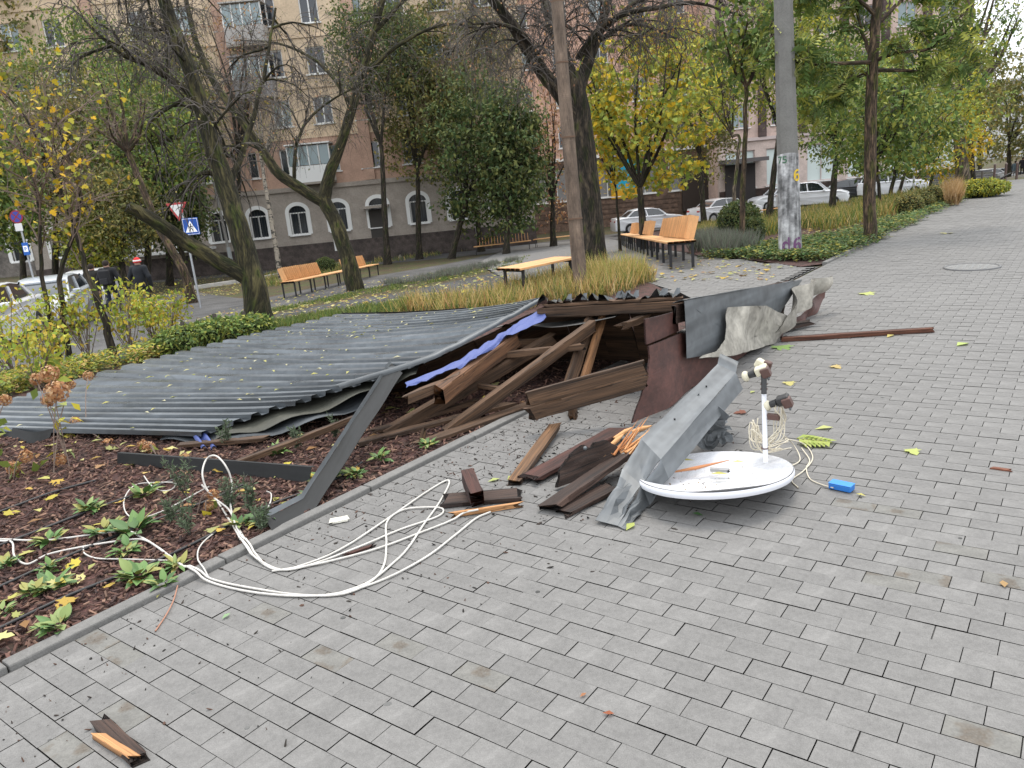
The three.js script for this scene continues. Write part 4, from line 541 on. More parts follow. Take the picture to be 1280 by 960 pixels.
{ // concrete pole with old posters and graffiti
  const [b, t] = poleUp(988, 320, 10, 979, 0), dir = t.clone().sub(b).normalize(), R = y => lerp(0.2, 0.125, (y - b.y) / 10), at = y => b.clone().addScaledVector(dir, (y - b.y) / dir.y);
  const o = thing('concrete_pole', 'tall concrete pole with whitewashed torn poster remains and purple graffiti at its foot', 'pole', b);
  const oct = (y0, y1, grow, m, n) => { const B = new MB(); const ps = []; for (let k = 0; k <= 8; k++) ps.push(at(lerp(y0, y1, k / 8))); B.tube(ps, ps.map(p => R(p.y) + grow), 10); wpart(o, n, toCreasedNormals(B.geo().toNonIndexed(), 0.3), m); };
  oct(b.y - 0.3, 10, 0, mat(0.2, 0.195, 0.18, { map: rep(concreteT, 1.2), bumpMap: rep(concreteB, 2), bumpScale: 0.003 }), 'shaft');
  const posterT = tex(512, (x, y) => { const a = fbm(n1, x, y, 5, 9, 5), c = fbm(n2, x, y, 20, 30, 3), s = fbm(n3, x, y, 24, 4, 3); return clamp(0.66 + 0.7 * (a - 0.46) + 0.35 * (c - 0.5) + 0.5 * (s - 0.5), 0.3, 0.92); });
  oct(b.y + 0.02, 1.72, 0.004, mat(0.62, 0.62, 0.62, { map: rep(posterT, 0.9, 0.6) }), 'poster_remains');
  const toCam = V(-b.x, 0, -b.z).normalize(), side = V(toCam.z, 0, -toCam.x);
  const font = await new FontLoader().loadAsync('fonts/droid/droid_sans_bold.typeface.json');
  const mark = (txt, y, off, sz, m, n) => { const g = new TextGeometry(txt, { font, size: sz, depth: 0.004, curveSegments: 4 }); g.computeBoundingBox(); g.translate(-g.boundingBox.max.x / 2, 0, 0); const p = g.attributes.position; const c = at(y); for (let i = 0; i < p.count; i++) { const r = R(y + p.getY(i)) + 0.006 + p.getZ(i), a = (p.getX(i) + off) / r, yy = y + p.getY(i), cc = at(yy); const d = toCam.clone().multiplyScalar(Math.cos(a)).addScaledVector(side, Math.sin(a)); p.setXYZ(i, cc.x + d.x * r, yy, cc.z + d.z * r); } g.computeVertexNormals(); wpart(o, n, g, m); };
  mark('6', 1.28, 0.16, 0.2, mat(0.6, 0.4, 0.02), 'yellow_number'); mark('75', 1.6, -0.1, 0.12, mat(0.05, 0.12, 0.07), 'painted_number'); mark('d6', 0.09, 0.03, 0.24, mat(0.12, 0.05, 0.12), 'graffiti');
}
function lampPost(u, v, u2, v2, hTop, r, label, m) { const [b, t] = poleUp(u, v, hTop, u2, v2); const o = thing('lamp_post', label, 'lamp post', b); wpart(o, 'shaft', cyl(b.clone().add(V(0, -0.2, 0)), t, r, r * 0.6), m); wpart(o, 'base_sleeve', cyl(b, b.clone().lerp(t, 0.16), r * 1.35, r * 1.3), mat(0.3, 0.32, 0.32, { roughness: 0.6 })); const a = t.clone().add(RIGHT.clone().multiplyScalar(1.1)).add(V(0, 0.2, 0)); const B = new MB(); B.tube(smoothPts([t, t.clone().lerp(a, 0.4).add(V(0, 0.15, 0)), a], 10), r * 0.4, 8); wpart(o, 'arm', B.geo(), m); const hd = new RoundedBoxGeometry(0.6, 0.12, 0.24, 2, 0.05).rotateY(YAW); hd.translate(a.x, a.y, a.z); wpart(o, 'lamp_head', hd, steel); return o; }
lampPost(293, 345, 250, 150, 8.5, 0.095, 'slim grey lamp post behind the forked mossy tree', mat(0.3, 0.29, 0.27, { map: rep(concreteT, 1) }));
lampPost(663, 304, 645, 60, 9, 0.11, 'dark lamp post with a pale sleeve beside the long slatted bench', mat(0.06, 0.06, 0.06));
// road signs
function canvasTex(w, h, f) { const c = document.createElement('canvas'); c.width = w; c.height = h; f(c.getContext('2d'), w, h); const t = new THREE.CanvasTexture(c); t.colorSpace = THREE.SRGBColorSpace; return t; }
const onPole = (o, d, u, v, g, m, n, push = 0.03) => { const p = Dp(u, v, d).addScaledVector(FWD, -push); const q = part(o, n, g, m); q.position.copy(p).sub(o.position); q.rotation.y = YAW; return q; };
{
  const d = 24, bb = Dp(244, 349, d), b = V(bb.x, T(bb.x, bb.z), bb.z), o = thing('road_sign', 'grey post with a yield triangle above a blue pedestrian crossing sign', 'road sign', b);
  wpart(o, 'post', cyl(b.clone().add(V(0, -0.2, 0)), Dp(225, 252, d), 0.035, 0.03), steel);
  const tri = (s, z) => new THREE.ExtrudeGeometry(new THREE.Shape([[-s, s * 0.58], [s, s * 0.58], [0, -s * 1.16]].map(p => new THREE.Vector2(...p))), { depth: z, bevelEnabled: true, bevelSize: 0.02, bevelThickness: 0.004, bevelSegments: 2 });
  onPole(o, d, 222, 261, tri(0.3, 0.02), mat(0.42, 0.05, 0.05, { roughness: 0.5 }), 'yield_plate'); onPole(o, d, 222, 261, tri(0.19, 0.03), whitePaint, 'yield_face');
  const ct = canvasTex(256, 256, (x, w) => { x.fillStyle = '#1450a8'; x.fillRect(0, 0, w, w); x.strokeStyle = '#fff'; x.lineWidth = 6; x.strokeRect(8, 8, w - 16, w - 16); x.fillStyle = '#fff'; x.beginPath(); x.moveTo(128, 36); x.lineTo(226, 218); x.lineTo(30, 218); x.fill(); x.strokeStyle = x.fillStyle = '#111'; x.lineWidth = 13; x.lineCap = 'round'; x.beginPath(); x.arc(130, 92, 11, 0, 7); x.fill(); x.beginPath(); x.moveTo(130, 108); x.lineTo(126, 150); x.lineTo(148, 174); x.lineTo(154, 204); x.moveTo(126, 150); x.lineTo(112, 178); x.lineTo(96, 204); x.moveTo(130, 114); x.lineTo(152, 136); x.moveTo(130, 114); x.lineTo(108, 140); x.stroke(); });
  const pl = box(0.5, 0.52, 0.02, 0, 0, 0, 0.008); onPole(o, d, 239, 283, pl, mat(0.02, 0.1, 0.4), 'crossing_plate', 0.03); onPole(o, d, 239, 283, new THREE.PlaneGeometry(0.48, 0.5), new THREE.MeshStandardMaterial({ map: ct, roughness: 0.5 }), 'crossing_face', 0.045);
  const d2 = 25, bb2 = Dp(44, 356, d2), b2 = V(bb2.x, T(bb2.x, bb2.z), bb2.z), o2 = thing('road_sign', 'thin post with round no stopping sign and blue parking plate behind silver car', 'road sign', b2);
  wpart(o2, 'post', cyl(b2.clone().add(V(0, -0.2, 0)), Dp(20, 262, d2), 0.035, 0.03), steel);
  const rt = canvasTex(128, 128, x => { x.fillStyle = '#8a1f2c'; x.fillRect(0, 0, 128, 128); x.fillStyle = '#3a3f9a'; x.beginPath(); x.arc(64, 64, 52, 0, 7); x.fill(); x.strokeStyle = '#8a1f2c'; x.lineWidth = 12; x.beginPath(); x.moveTo(26, 26); x.lineTo(102, 102); x.moveTo(102, 26); x.lineTo(26, 102); x.stroke(); });
  onPole(o2, d2, 21, 271, new THREE.CylinderGeometry(0.21, 0.21, 0.02, 24).rotateX(1.57), mat(0.3, 0.05, 0.07), 'round_plate'); onPole(o2, d2, 21, 271, new THREE.CircleGeometry(0.205, 24), new THREE.MeshStandardMaterial({ map: rt, roughness: 0.5 }), 'round_face', 0.042);
  onPole(o2, d2, 24, 284, box(0.24, 0.24, 0.02, 0, 0, 0, 0.006), whitePaint, 'small_plate'); const pt = canvasTex(128, 256, (x, w, h) => { x.fillStyle = '#1f5fb5'; x.fillRect(0, 0, w, h); x.fillStyle = '#fff'; x.fillRect(16, 60, 96, 130); x.fillStyle = '#1f5fb5'; x.font = 'bold 100px sans-serif'; x.fillText('P', 30, 165); });
  onPole(o2, d2, 33, 311, box(0.2, 0.4, 0.02, 0, 0, 0, 0.006), new THREE.MeshStandardMaterial({ color: 0x1f5fb5 }), 'parking_plate'); onPole(o2, d2, 33, 311, new THREE.PlaneGeometry(0.19, 0.38), new THREE.MeshStandardMaterial({ map: pt, roughness: 0.5 }), 'parking_face', 0.045);
  // traffic light, green
  const d3 = 52, b3 = Dp(1142, 236, d3), o3 = thing('traffic_light', 'traffic light showing green on a grey post by the stairs', 'traffic light', V(b3.x, T(b3.x, b3.z), b3.z));
  const tp = Dp(1143, 205, d3); wpart(o3, 'post', cyl(o3.position.clone().add(V(0, -0.2, 0)), tp, 0.07, 0.06), steel);
  onPole(o3, d3, 1143, 197, box(0.34, 0.95, 0.25, 0, 0, 0, 0.03), blackSteel, 'housing', 0.1); const gl = new THREE.MeshStandardMaterial({ color: 0x0a6b45, emissive: 0x10d890, emissiveIntensity: 1.1 });
  onPole(o3, d3, 1143, 202, new THREE.CylinderGeometry(0.13, 0.13, 0.04, 20).rotateX(1.57), gl, 'green_lens', 0.25); for (const v of [197, 192]) onPole(o3, d3, 1143, v, new THREE.CylinderGeometry(0.12, 0.12, 0.04, 20).rotateX(1.57), mat(0.03, 0.02, 0.02), 'dark_lens', 0.25);
}
// ---------------------------------------------------------------- benches with slatted seats
const slatW = [1, 0.93, 1.06].map(s => mat(0.84 * s, 0.46 * s, 0.2 * s, { map: rep(concreteT, 0.5, 4), roughness: 0.6 }));
function bench(label, pts, o = {}) { // pts: ends of the seat's front edge (world), back = direction to the rear
  const [a, b] = pts, L = a.distanceTo(b), x = b.clone().sub(a).normalize(), z = V(-x.z, 0, x.x); if (z.dot(o.rear ?? FWD) < 0) z.negate();
  const g = thing('bench', label, 'bench', a.clone().setY(T(a.x, a.z)), 'slatted park benches'), D = o.depth ?? 0.5, P = (n, geo, m) => wpart(g, n, geo, m), at = (s, d, y) => a.clone().addScaledVector(x, s).addScaledVector(z, d).add(V(0, y, 0));
  const n = 5; for (let k = 0; k < n; k++) P('seat_slat', bar(at(0, D * (k + 0.5) / n, 0), at(L, D * (k + 0.5) / n, 0), D / n - 0.01, 0.035, V(0, 1, 0), 0.002), pick(slatW));
  for (const [s0, s1] of o.backs ?? []) { const m = Math.max(3, Math.round((s1 - s0) * L / 0.17)); for (let k = 0; k < m; k++) { const s = lerp(s0, s1, (k + 0.5) / m) * L, w = (s1 - s0) * L / m - 0.008; P('back_slat', bar(at(s, D * 0.88, 0.03), at(s, D * 1.1, 0.43), w, 0.03, x, 0.002), pick(slatW)); } P('back_frame', bar(at(s0 * L + 0.1, D * 1.0, 0.15), at(s1 * L - 0.14, D * 1.0, 0.15), 0.04, 0.03), blackSteel); P('back_frame', bar(at(s0 * L + 0.1, D * 1.11, 0.38), at(s1 * L - 0.14, D * 1.11, 0.38), 0.04, 0.03), blackSteel); }
  const nl = Math.max(2, Math.round(L / 1.4) + 1); for (let k = 0; k < nl; k++) { const s = lerp(0.12, L - 0.12, k / (nl - 1)); for (const d of [0.06, D - 0.06]) { const p = at(s, d, -0.02), q = p.clone(); q.y = T(p.x, p.z); P('leg', bar(q, p, 0.05, 0.025, x, 0.001), blackSteel); } P('cross_rail', bar(at(s, 0.04, -0.035), at(s, D - 0.04, -0.035), 0.04, 0.03, V(0, 1, 0), 0.001), blackSteel); }
  return g;
}
const seat = (u, v) => G(u, v, 0.46);
bench('long slatted bench with three separate wooden backrests facing the plaza', [seat(774, 293), seat(834, 304)], { backs: [[0.1, 0.26], [0.4, 0.57], [0.74, 0.98]], rear: V(-0.3, 0, -1) });
bench('slatted bench with two separated backrests by the mossy forked trunk', [seat(368, 352), seat(474, 330)], { backs: [[0.03, 0.36], [0.64, 0.93]] });
bench('slatted bench with one long continuous backrest next to the dark lamp post', [seat(592, 309), seat(664, 301)], { backs: [[0.08, 0.98]], depth: 0.55 });
bench('backless slatted bench continuing from the long backrest toward the large tree', [seat(666, 300), seat(722, 294)]);
bench('backless slatted bench rising from the dry grass beside the wooden pole', [seat(650, 337), seat(722, 322)]);
bench('low slatted wooden seat edge behind the round clipped bush', [seat(930, 266), seat(982, 259)], { depth: 0.4 });
// clipped round bushes are with the plants; manhole cover in the promenade
{
  const p = H(1215, 334, 0.004), o = thing('manhole_cover', 'round metal manhole cover set in the promenade paving', 'manhole cover', p); part(o, 'frame', new THREE.TorusGeometry(0.33, 0.018, 6, 40).rotateX(1.57), mat(0.12, 0.12, 0.12, { roughness: 0.6 })); part(o, 'lid', new THREE.CylinderGeometry(0.32, 0.32, 0.012, 36), mat(0.2, 0.197, 0.19, { roughness: 0.7, bumpMap: rep(concreteB, 4), bumpScale: 0.006 })); const B = []; for (let i = -3; i <= 3; i++) for (let j = -3; j <= 3; j++) if (i * i + j * j < 10) B.push(box(0.045, 0.008, 0.03, i * 0.085, 0.008, j * 0.085)); part(o, 'stud_pattern', merge(B), mat(0.3, 0.3, 0.29, { roughness: 0.6 }));
}
{ // steps, rail posts and clipped hedge at the crest
  const c = G(1225, 232), o = thing('stairs', 'flight of wide dark stone steps beyond the end of the planted strip', 'stairs', Dp(1195, 226, 58)); o.position.y = T(o.position.x, o.position.z); o.rotation.y = YAW;
  for (let k = 0; k < 9; k++) part(o, 'step', boxUV(box(7.5 - k * 0.25, 0.16, 0.34 + 0.02, 0.6 + k * 0.12, 0.08 + k * 0.16, -k * 0.34)), mat(0.22 + 0.05 * (k % 2), 0.21 + 0.05 * (k % 2), 0.21, { map: rep(stoneT, 0.5) }));
  for (const [u, v] of [[1242, 236], [1256, 234], [1270, 232], [1284, 230]]) { const p = Dp(u, v, 37); const q = thing('bollard', 'short dark bollard in the row beyond the end of the promenade', 'bollard', V(p.x, T(p.x, p.z), p.z), 'bollards at the crossing'); part(q, 'post', new THREE.CylinderGeometry(0.05, 0.055, 0.75, 12).translate(0, 0.375, 0), mat(0.12, 0.08, 0.07)); part(q, 'cap', new THREE.SphereGeometry(0.06, 12, 8).translate(0, 0.76, 0), mat(0.2, 0.16, 0.14)); }
}
{ // low white kerb along the beds before the apartment house
  const o = thing('white_kerb', 'low white painted kerb along the flower beds before the apartment house', 'kerb', G(400, 337)), P = [[238, 362], [320, 350], [392, 337], [470, 322], [560, 311], [600, 306]].map(q => G(...q));
  for (let k = 0; k < P.length - 1; k++) { const n = Math.max(2, Math.round(P[k].distanceTo(P[k + 1]) / 1.5)); for (let j = 0; j < n; j++) wpart(o, 'kerbstone', bar(P[k].clone().lerp(P[k + 1], j / n).add(V(0, 0.06, 0)), P[k].clone().lerp(P[k + 1], (j + 0.985) / n).add(V(0, 0.06, 0)), 0.16, 0.2, V(0, 1, 0), 0.003), mat(0.62, 0.6, 0.56, { map: rep(concreteT, 0.8) })); }
}
// ---------------------------------------------------------------- cars
const tyreM = mat(0.02, 0.02, 0.02), rimM = mat(0.45, 0.45, 0.46, { roughness: 0.35, metalness: 0.7 }), carGlass = new THREE.MeshPhysicalMaterial({ color: 0x1a2226, roughness: 0.08, clearcoat: 1 }), lampM = mat(0.7, 0.72, 0.74, { roughness: 0.15, metalness: 0.3 }), redLamp = mat(0.35, 0.02, 0.02, { roughness: 0.2 }), blackTrim = mat(0.02, 0.02, 0.022, { roughness: 0.6 });
function carMesh(o, kind, paint) { // local: +x forward, y up, z width
  const P = (n, g, m, par = o) => { const q = new THREE.Mesh(g, m); q.name = n; par.add(q); return q; };
  const K = { sedan: { L: 4.6, W: 1.8, belt: 0.92, roof: 1.46, hood: 0.9, prof: [[-2.28, 0.3], [-2.3, 0.72], [-2.22, 0.95], [-1.55, 1.0], [0.85, 0.97], [1.75, 0.86], [2.2, 0.72], [2.3, 0.5], [2.26, 0.28]], cab: [[-1.75, 0.96], [-1.15, 1.38], [-0.6, 1.46], [0.1, 1.45], [0.45, 1.36], [1.05, 0.94]] }, suv: { L: 4.6, W: 1.9, belt: 1.05, roof: 1.7, prof: [[-2.25, 0.35], [-2.3, 0.8], [-2.24, 1.08], [-1.5, 1.1], [0.85, 1.08], [1.8, 1.0], [2.2, 0.86], [2.3, 0.6], [2.24, 0.32]], cab: [[-2.2, 1.06], [-1.95, 1.58], [-1.4, 1.7], [0.0, 1.69], [0.4, 1.58], [1.0, 1.06]] } }[kind];
  const wx = [-1.38, 1.42], wr = 0.33, W = K.W, s = new THREE.Shape(); const pr = K.prof; s.moveTo(pr[0][0], pr[0][1]); for (const p of pr.slice(1)) s.lineTo(...p);
  for (const x of [wx[1], wx[0]]) { s.lineTo(x + wr + 0.06, 0.28); for (let k = 0; k <= 8; k++) { const a = k / 8 * Math.PI; s.lineTo(x + (wr + 0.06) * Math.cos(a), 0.33 + (wr + 0.06) * Math.sin(a)); } s.lineTo(x - wr - 0.06, 0.28); } s.closePath();
  const body = new THREE.ExtrudeGeometry(s, { depth: W - 0.24, bevelEnabled: true, bevelSize: 0.06, bevelThickness: 0.12, bevelSegments: 3 }).translate(0, 0, -(W - 0.24) / 2); const bp = body.attributes.position; for (let i = 0; i < bp.count; i++) { const x = bp.getX(i), e = Math.max(0, Math.abs(x) - 1.5); bp.setZ(i, bp.getZ(i) * (1 - 0.12 * e * e)); } body.computeVertexNormals();
  P('body', toCreasedNormals(body, 0.6), paint);
  const belt = K.cab[0][1], cabX = (pts, w0, taper, grow) => { const sh = new THREE.Shape(pts.map(p => new THREE.Vector2(p[0], p[1]))); const g = new THREE.ExtrudeGeometry(sh, { depth: w0, bevelEnabled: true, bevelSize: grow, bevelThickness: 0.05, bevelSegments: 2 }).translate(0, 0, -w0 / 2); const p = g.attributes.position; for (let i = 0; i < p.count; i++) p.setZ(i, p.getZ(i) * (1 - taper * Math.max(0, p.getY(i) - belt))); g.computeVertexNormals(); return toCreasedNormals(g, 0.5); };
  P('greenhouse', cabX(K.cab, W - 0.34, 0.3, 0.0), carGlass);
  const top = K.cab.slice(1, -1).map(p => [p[0], p[1] - 0.03]); P('roof', cabX([...top.map(p => [p[0], p[1] + 0.05]), ...top.slice().reverse().map(p => [p[0], p[1] - 0.02])], W - 0.36, 0.3, 0.015), paint);
  const c = K.cab, pl = (p, q, n) => { for (const sd of [-1, 1]) { const z = y => sd * ((W - 0.34) / 2 + 0.06) * (1 - 0.3 * Math.max(0, y - belt)); P('pillar', bar(V(p[0], p[1], z(p[1])), V(q[0], q[1], z(q[1])), 0.075, 0.05, V(0, 0, 1), 0.001), paint); } };
  pl([c[0][0] + 0.08, c[0][1]], [c[1][0] + 0.05, c[1][1] + 0.02]); pl([c[c.length - 1][0], c[c.length - 1][1]], [c[c.length - 2][0], c[c.length - 2][1] + 0.04]); pl([-0.25, belt], [-0.35, K.roof - 0.06]); if (kind === 'suv') pl([-1.3, belt], [-1.45, K.roof - 0.07]);
  for (const x of wx) for (const sd of [-1, 1]) { const w = new THREE.Group(); w.name = 'wheel'; w.position.set(x, wr, sd * (W / 2 - 0.13)); o.add(w); P('tyre', new THREE.TorusGeometry(wr - 0.085, 0.085, 10, 22).scale(1, 1, 1.3), tyreM, w); P('rim', new THREE.CylinderGeometry(wr - 0.12, wr - 0.12, 0.16, 16).rotateX(1.57), rimM, w); }
  const fx = pr[pr.length - 2][0], fy = pr[pr.length - 3][1]; for (const sd of [-1, 1]) { P('headlight', new RoundedBoxGeometry(0.3, 0.14, 0.42, 2, 0.05).rotateY(sd * -0.45).translate(fx - 0.17, fy - 0.08, sd * (W / 2 - 0.33)), lampM); P('tail_light', new RoundedBoxGeometry(0.14, 0.18, 0.34, 2, 0.04).translate(-fx + 0.03, fy + 0.08, sd * (W / 2 - 0.3)), redLamp); P('mirror', new RoundedBoxGeometry(0.12, 0.14, 0.22, 2, 0.04).translate(0.78, belt + 0.09, sd * (W / 2 + 0.06)), paint); for (const dx of [-0.05, -1.05]) P('door_handle', box(0.16, 0.03, 0.03, dx - 0.15, belt - 0.12, sd * (W / 2 + 0.005), 0.01), paint); }
  P('grille', box(0.05, 0.16, 0.7, fx + 0.015, fy - 0.13, 0, 0.02), blackTrim); P('bumper_intake', box(0.05, 0.12, 1.1, fx + 0.005, 0.4, 0, 0.02), blackTrim); P('number_plate', box(0.02, 0.11, 0.5, fx + 0.045, fy - 0.27, 0), whitePaint); P('number_plate', box(0.02, 0.11, 0.5, -fx - 0.045, 0.7, 0), whitePaint); P('underbody', box(3.9, 0.2, W - 0.35, 0, 0.3, 0), blackTrim);
}
const carPaint = (r, g, b) => new THREE.MeshPhysicalMaterial({ color: new THREE.Color().setRGB(r, g, b), roughness: 0.35, clearcoat: 0.8, clearcoatRoughness: 0.1 });
const whiteCar = carPaint(0.66, 0.67, 0.69), silverCar = carPaint(0.4, 0.43, 0.46), darkCar = carPaint(0.035, 0.038, 0.045);
function car(kind, label, paint, p, turn, group) { const o = thing('parked_car', label, 'car', V(p.x, T(p.x, p.z), p.z), group); o.rotation.y = turn; carMesh(o, kind, paint); return o; }
const dp = (u, v, d) => Dp(u, v, d);
car('sedan', 'silver parked car with dark windscreen behind the thin yellow-leaved stems', silverCar, dp(68, 400, 23), YAW - 1.3, 'cars parked at the street');
car('sedan', 'white car whose curved roof shows at the far end of the street verge', whiteCar, dp(-22, 424, 18.5), YAW - 1.35, 'cars parked at the street');
car('sedan', 'pale car parked behind the silver one and hidden by the walkers', whiteCar, dp(116, 385, 31), YAW - 1.3, 'cars parked at the street');
car('sedan', 'white sedan behind the three-back bench', whiteCar, dp(812, 290, 49), YAW + 0.05);
car('sedan', 'white hatchback roof showing left of the round clipped bush', whiteCar, dp(906, 270, 50), YAW + 0.3);
car('suv', 'white van-like car left of the concrete pole by the pink building', whiteCar, dp(975, 250, 60), YAW + Math.PI + 0.1);
car('suv', 'white off-road car right of the concrete pole by the pink building', whiteCar, dp(1016, 250, 54), YAW - 0.45);
car('sedan', 'dark sedan between two white cars in front of the shop windows', darkCar, dp(1066, 246, 58), YAW - 0.3);
car('suv', 'white car with dark grille parked near the traffic light', whiteCar, dp(1116, 244, 56), YAW - 0.5);
car('sedan', 'pale car parked beyond the stairs near the standing people', whiteCar, dp(1238, 214, 80), YAW + 0.1);
car('sedan', 'dark car beside the standing people past the crossing', darkCar, dp(1257, 216, 82), YAW - 0.2);
car('sedan', 'white parked car half hidden behind leaf litter bank and trunks', whiteCar, dp(182, 305, 58), YAW + 0.3);
// ---------------------------------------------------------------- people
function figure(o) { // one continuous body from tapered capsules, coloured by region; local: facing +z, feet at y=0
  const J = o.joints, bones = o.bones, res = 56, half = 1.0, cy = 0.92;
  const mc = new MarchingCubes(res, new THREE.MeshBasicMaterial(), false, false, 90000); mc.isolation = 0;
  const sd = (p, a, b, ra, rb) => { const ba = [b[0] - a[0], b[1] - a[1], b[2] - a[2]], pa = [p[0] - a[0], p[1] - a[1], p[2] - a[2]]; const t = clamp((pa[0] * ba[0] + pa[1] * ba[1] + pa[2] * ba[2]) / (ba[0] ** 2 + ba[1] ** 2 + ba[2] ** 2 + 1e-9), 0, 1); return Math.hypot(pa[0] - ba[0] * t, pa[1] - ba[1] * t, pa[2] - ba[2] * t) - lerp(ra, rb, t); };
  const field = p => { let d = 9; for (const [a, b, ra, rb, k, sz] of bones) { const q = sz ? [p[0], p[1], p[2] * sz] : p, A = sz ? [J[a][0], J[a][1], J[a][2] * sz] : J[a], B = sz ? [J[b][0], J[b][1], J[b][2] * sz] : J[b]; const e = sd(q, A, B, ra, rb), kk = 0.035, h = clamp(0.5 + 0.5 * (d - e) / kk, 0, 1); d = lerp(d, e, h) - kk * h * (1 - h); } return d; };
  const near = p => { let m = 9, c = null; for (const [a, b, ra, rb, col] of bones) { const e = sd(p, J[a], J[b], ra, rb); if (e < m) { m = e; c = col; } } return c; };
  for (let k = 0; k < res; k++) for (let j = 0; j < res; j++) for (let i = 0; i < res; i++) { const p = [(i - res / 2) / (res / 2) * half, cy + (j - res / 2) / (res / 2) * half, (k - res / 2) / (res / 2) * half]; mc.field[i + j * res + k * res * res] = -field(p); }
  mc.update(); const n = mc.count, pos = mc.positionArray, g = new THREE.BufferGeometry(), P = new Float32Array(n * 3), C = new Float32Array(n * 3);
  for (let i = 0; i < n; i++) { const p = [pos[3 * i] * half, pos[3 * i + 1] * half + cy, pos[3 * i + 2] * half]; P.set(p, 3 * i); C.set(near(p), 3 * i); }
  g.setAttribute('position', new THREE.BufferAttribute(P, 3)); g.setAttribute('color', new THREE.BufferAttribute(C, 3)); const g2 = mergeVertices(g, 1e-4); g2.computeVertexNormals();
  return g2;
}
function person(label, p, turn, o) {
  const g = thing('person', label, 'person', V(p.x, T(p.x, p.z), p.z), o.group); g.rotation.y = turn; const s = (o.h ?? 1.76) / 1.76; g.scale.setScalar(s);
  const sk = [0.45, 0.27, 0.2], ja = o.jacket, tr = o.trousers, sh = [0.02, 0.02, 0.02], st = o.stride ?? 0.2, hp = o.handR ?? [-0.34, 0.82, 0.05], hl = o.handL ?? [0.34, 0.82, -0.05], lean = o.lean ?? 0.03;
  const J = { pel: [0, 0.96, 0], wai: [0, 1.1, 0.01], che: [0, 1.33, lean], nek: [0, 1.49, lean], hd0: [0, 1.57, lean + 0.02], hd1: [0, 1.66, lean + 0.025], nose: [0, 1.6, lean + 0.13], shR: [-0.2, 1.42, lean], shL: [0.2, 1.42, lean], elR: [(hp[0] - 0.24) / 2 - 0.06, 1.13, lean * 0.5 - 0.02], elL: [(hl[0] + 0.24) / 2 + 0.06, 1.13, lean * 0.5 - 0.02], haR: hp, haL: hl,
    hiR: [-0.1, 0.93, 0], hiL: [0.1, 0.93, 0], knR: [-0.11, 0.5, st * 0.5 + 0.04], knL: [0.11, 0.5, -st * 0.3 + 0.04], anR: [-0.11, 0.09, st], anL: [0.11, 0.1, -st], toR: [-0.12, 0.045, st + 0.17], toL: [0.12, 0.045, -st + 0.16] };
  const bones = [['pel', 'wai', 0.175, 0.18, ja], ['wai', 'che', 0.18, 0.19, ja], ['che', 'nek', 0.14, 0.07, ja], ['shR', 'shL', 0.1, 0.1, ja], ['nek', 'hd0', 0.055, 0.06, sk], ['hd0', 'hd1', 0.085, 0.095, sk], ['hd0', 'nose', 0.03, 0.014, sk], ['shR', 'elR', 0.092, 0.075, ja], ['elR', 'haR', 0.073, 0.05, ja], ['shL', 'elL', 0.092, 0.075, ja], ['elL', 'haL', 0.073, 0.05, ja], ['hiR', 'knR', 0.095, 0.07, tr], ['hiL', 'knL', 0.095, 0.07, tr], ['knR', 'anR', 0.068, 0.05, tr], ['knL', 'anL', 0.068, 0.05, tr], ['anR', 'toR', 0.05, 0.04, sh], ['anL', 'toL', 0.05, 0.04, sh]];
  const body = figure({ joints: J, bones }); const geos = [body];
  for (const [h, sgn] of [[J.haR, 1], [J.haL, -1]]) { const B = new MB(), c = V(...h).add(V(0, -0.05, 0)), col = o.gloves ?? sk; B.tube([c.clone().add(V(0, 0.04, 0)), c, c.clone().add(V(0, -0.045, 0.005))], [0.026, 0.038, 0.034], 8, true, col); for (let f = 0; f < 4; f++) { const q = c.clone().add(V(0, -0.04, -0.028 + f * 0.019)); B.tube([q, q.clone().add(V(-0.004 * sgn, -0.035 - 0.006 * (f === 1 || f === 2), 0.002)), q.clone().add(V(0.014 * sgn, -0.066, 0.004))], [0.0095, 0.009, 0.007], 5, true, col); } const q = c.clone().add(V(0, 0, 0.034)); B.tube([q, q.clone().add(V(0.006 * sgn, -0.03, 0.016)), q.clone().add(V(0.012 * sgn, -0.052, 0.014))], [0.0115, 0.01, 0.008], 5, true, col); geos.push(B.geo()); }
  for (const s2 of [-1, 1]) { const e = new MB(); e.tube([V(s2 * 0.093, 1.6, lean + 0.015), V(s2 * 0.104, 1.625, lean + 0.01), V(s2 * 0.1, 1.65, lean + 0.012)], [0.012, 0.016, 0.012], 6, true, sk); geos.push(e.geo()); const y = new MB(); y.tube([V(s2 * 0.035, 1.632, lean + 0.1), V(s2 * 0.035, 1.632, lean + 0.114)], 0.011, 6, true, [0.02, 0.02, 0.02]); geos.push(y.geo()); }
  const mo = new MB(); mo.tube([V(-0.025, 1.555, lean + 0.1), V(0.025, 1.555, lean + 0.1)], 0.007, 5, true, [0.3, 0.1, 0.09]); geos.push(mo.geo());
  for (const q of geos) q.deleteAttribute('uv'); part(g, 'body', merge(geos), VC({ side: THREE.FrontSide, roughness: 0.9 }));
  const dome = (r, y0, lo) => new THREE.SphereGeometry(r, 18, 12, 0, 6.283, 0, lo).scale(0.98, 1.05, 1.1);
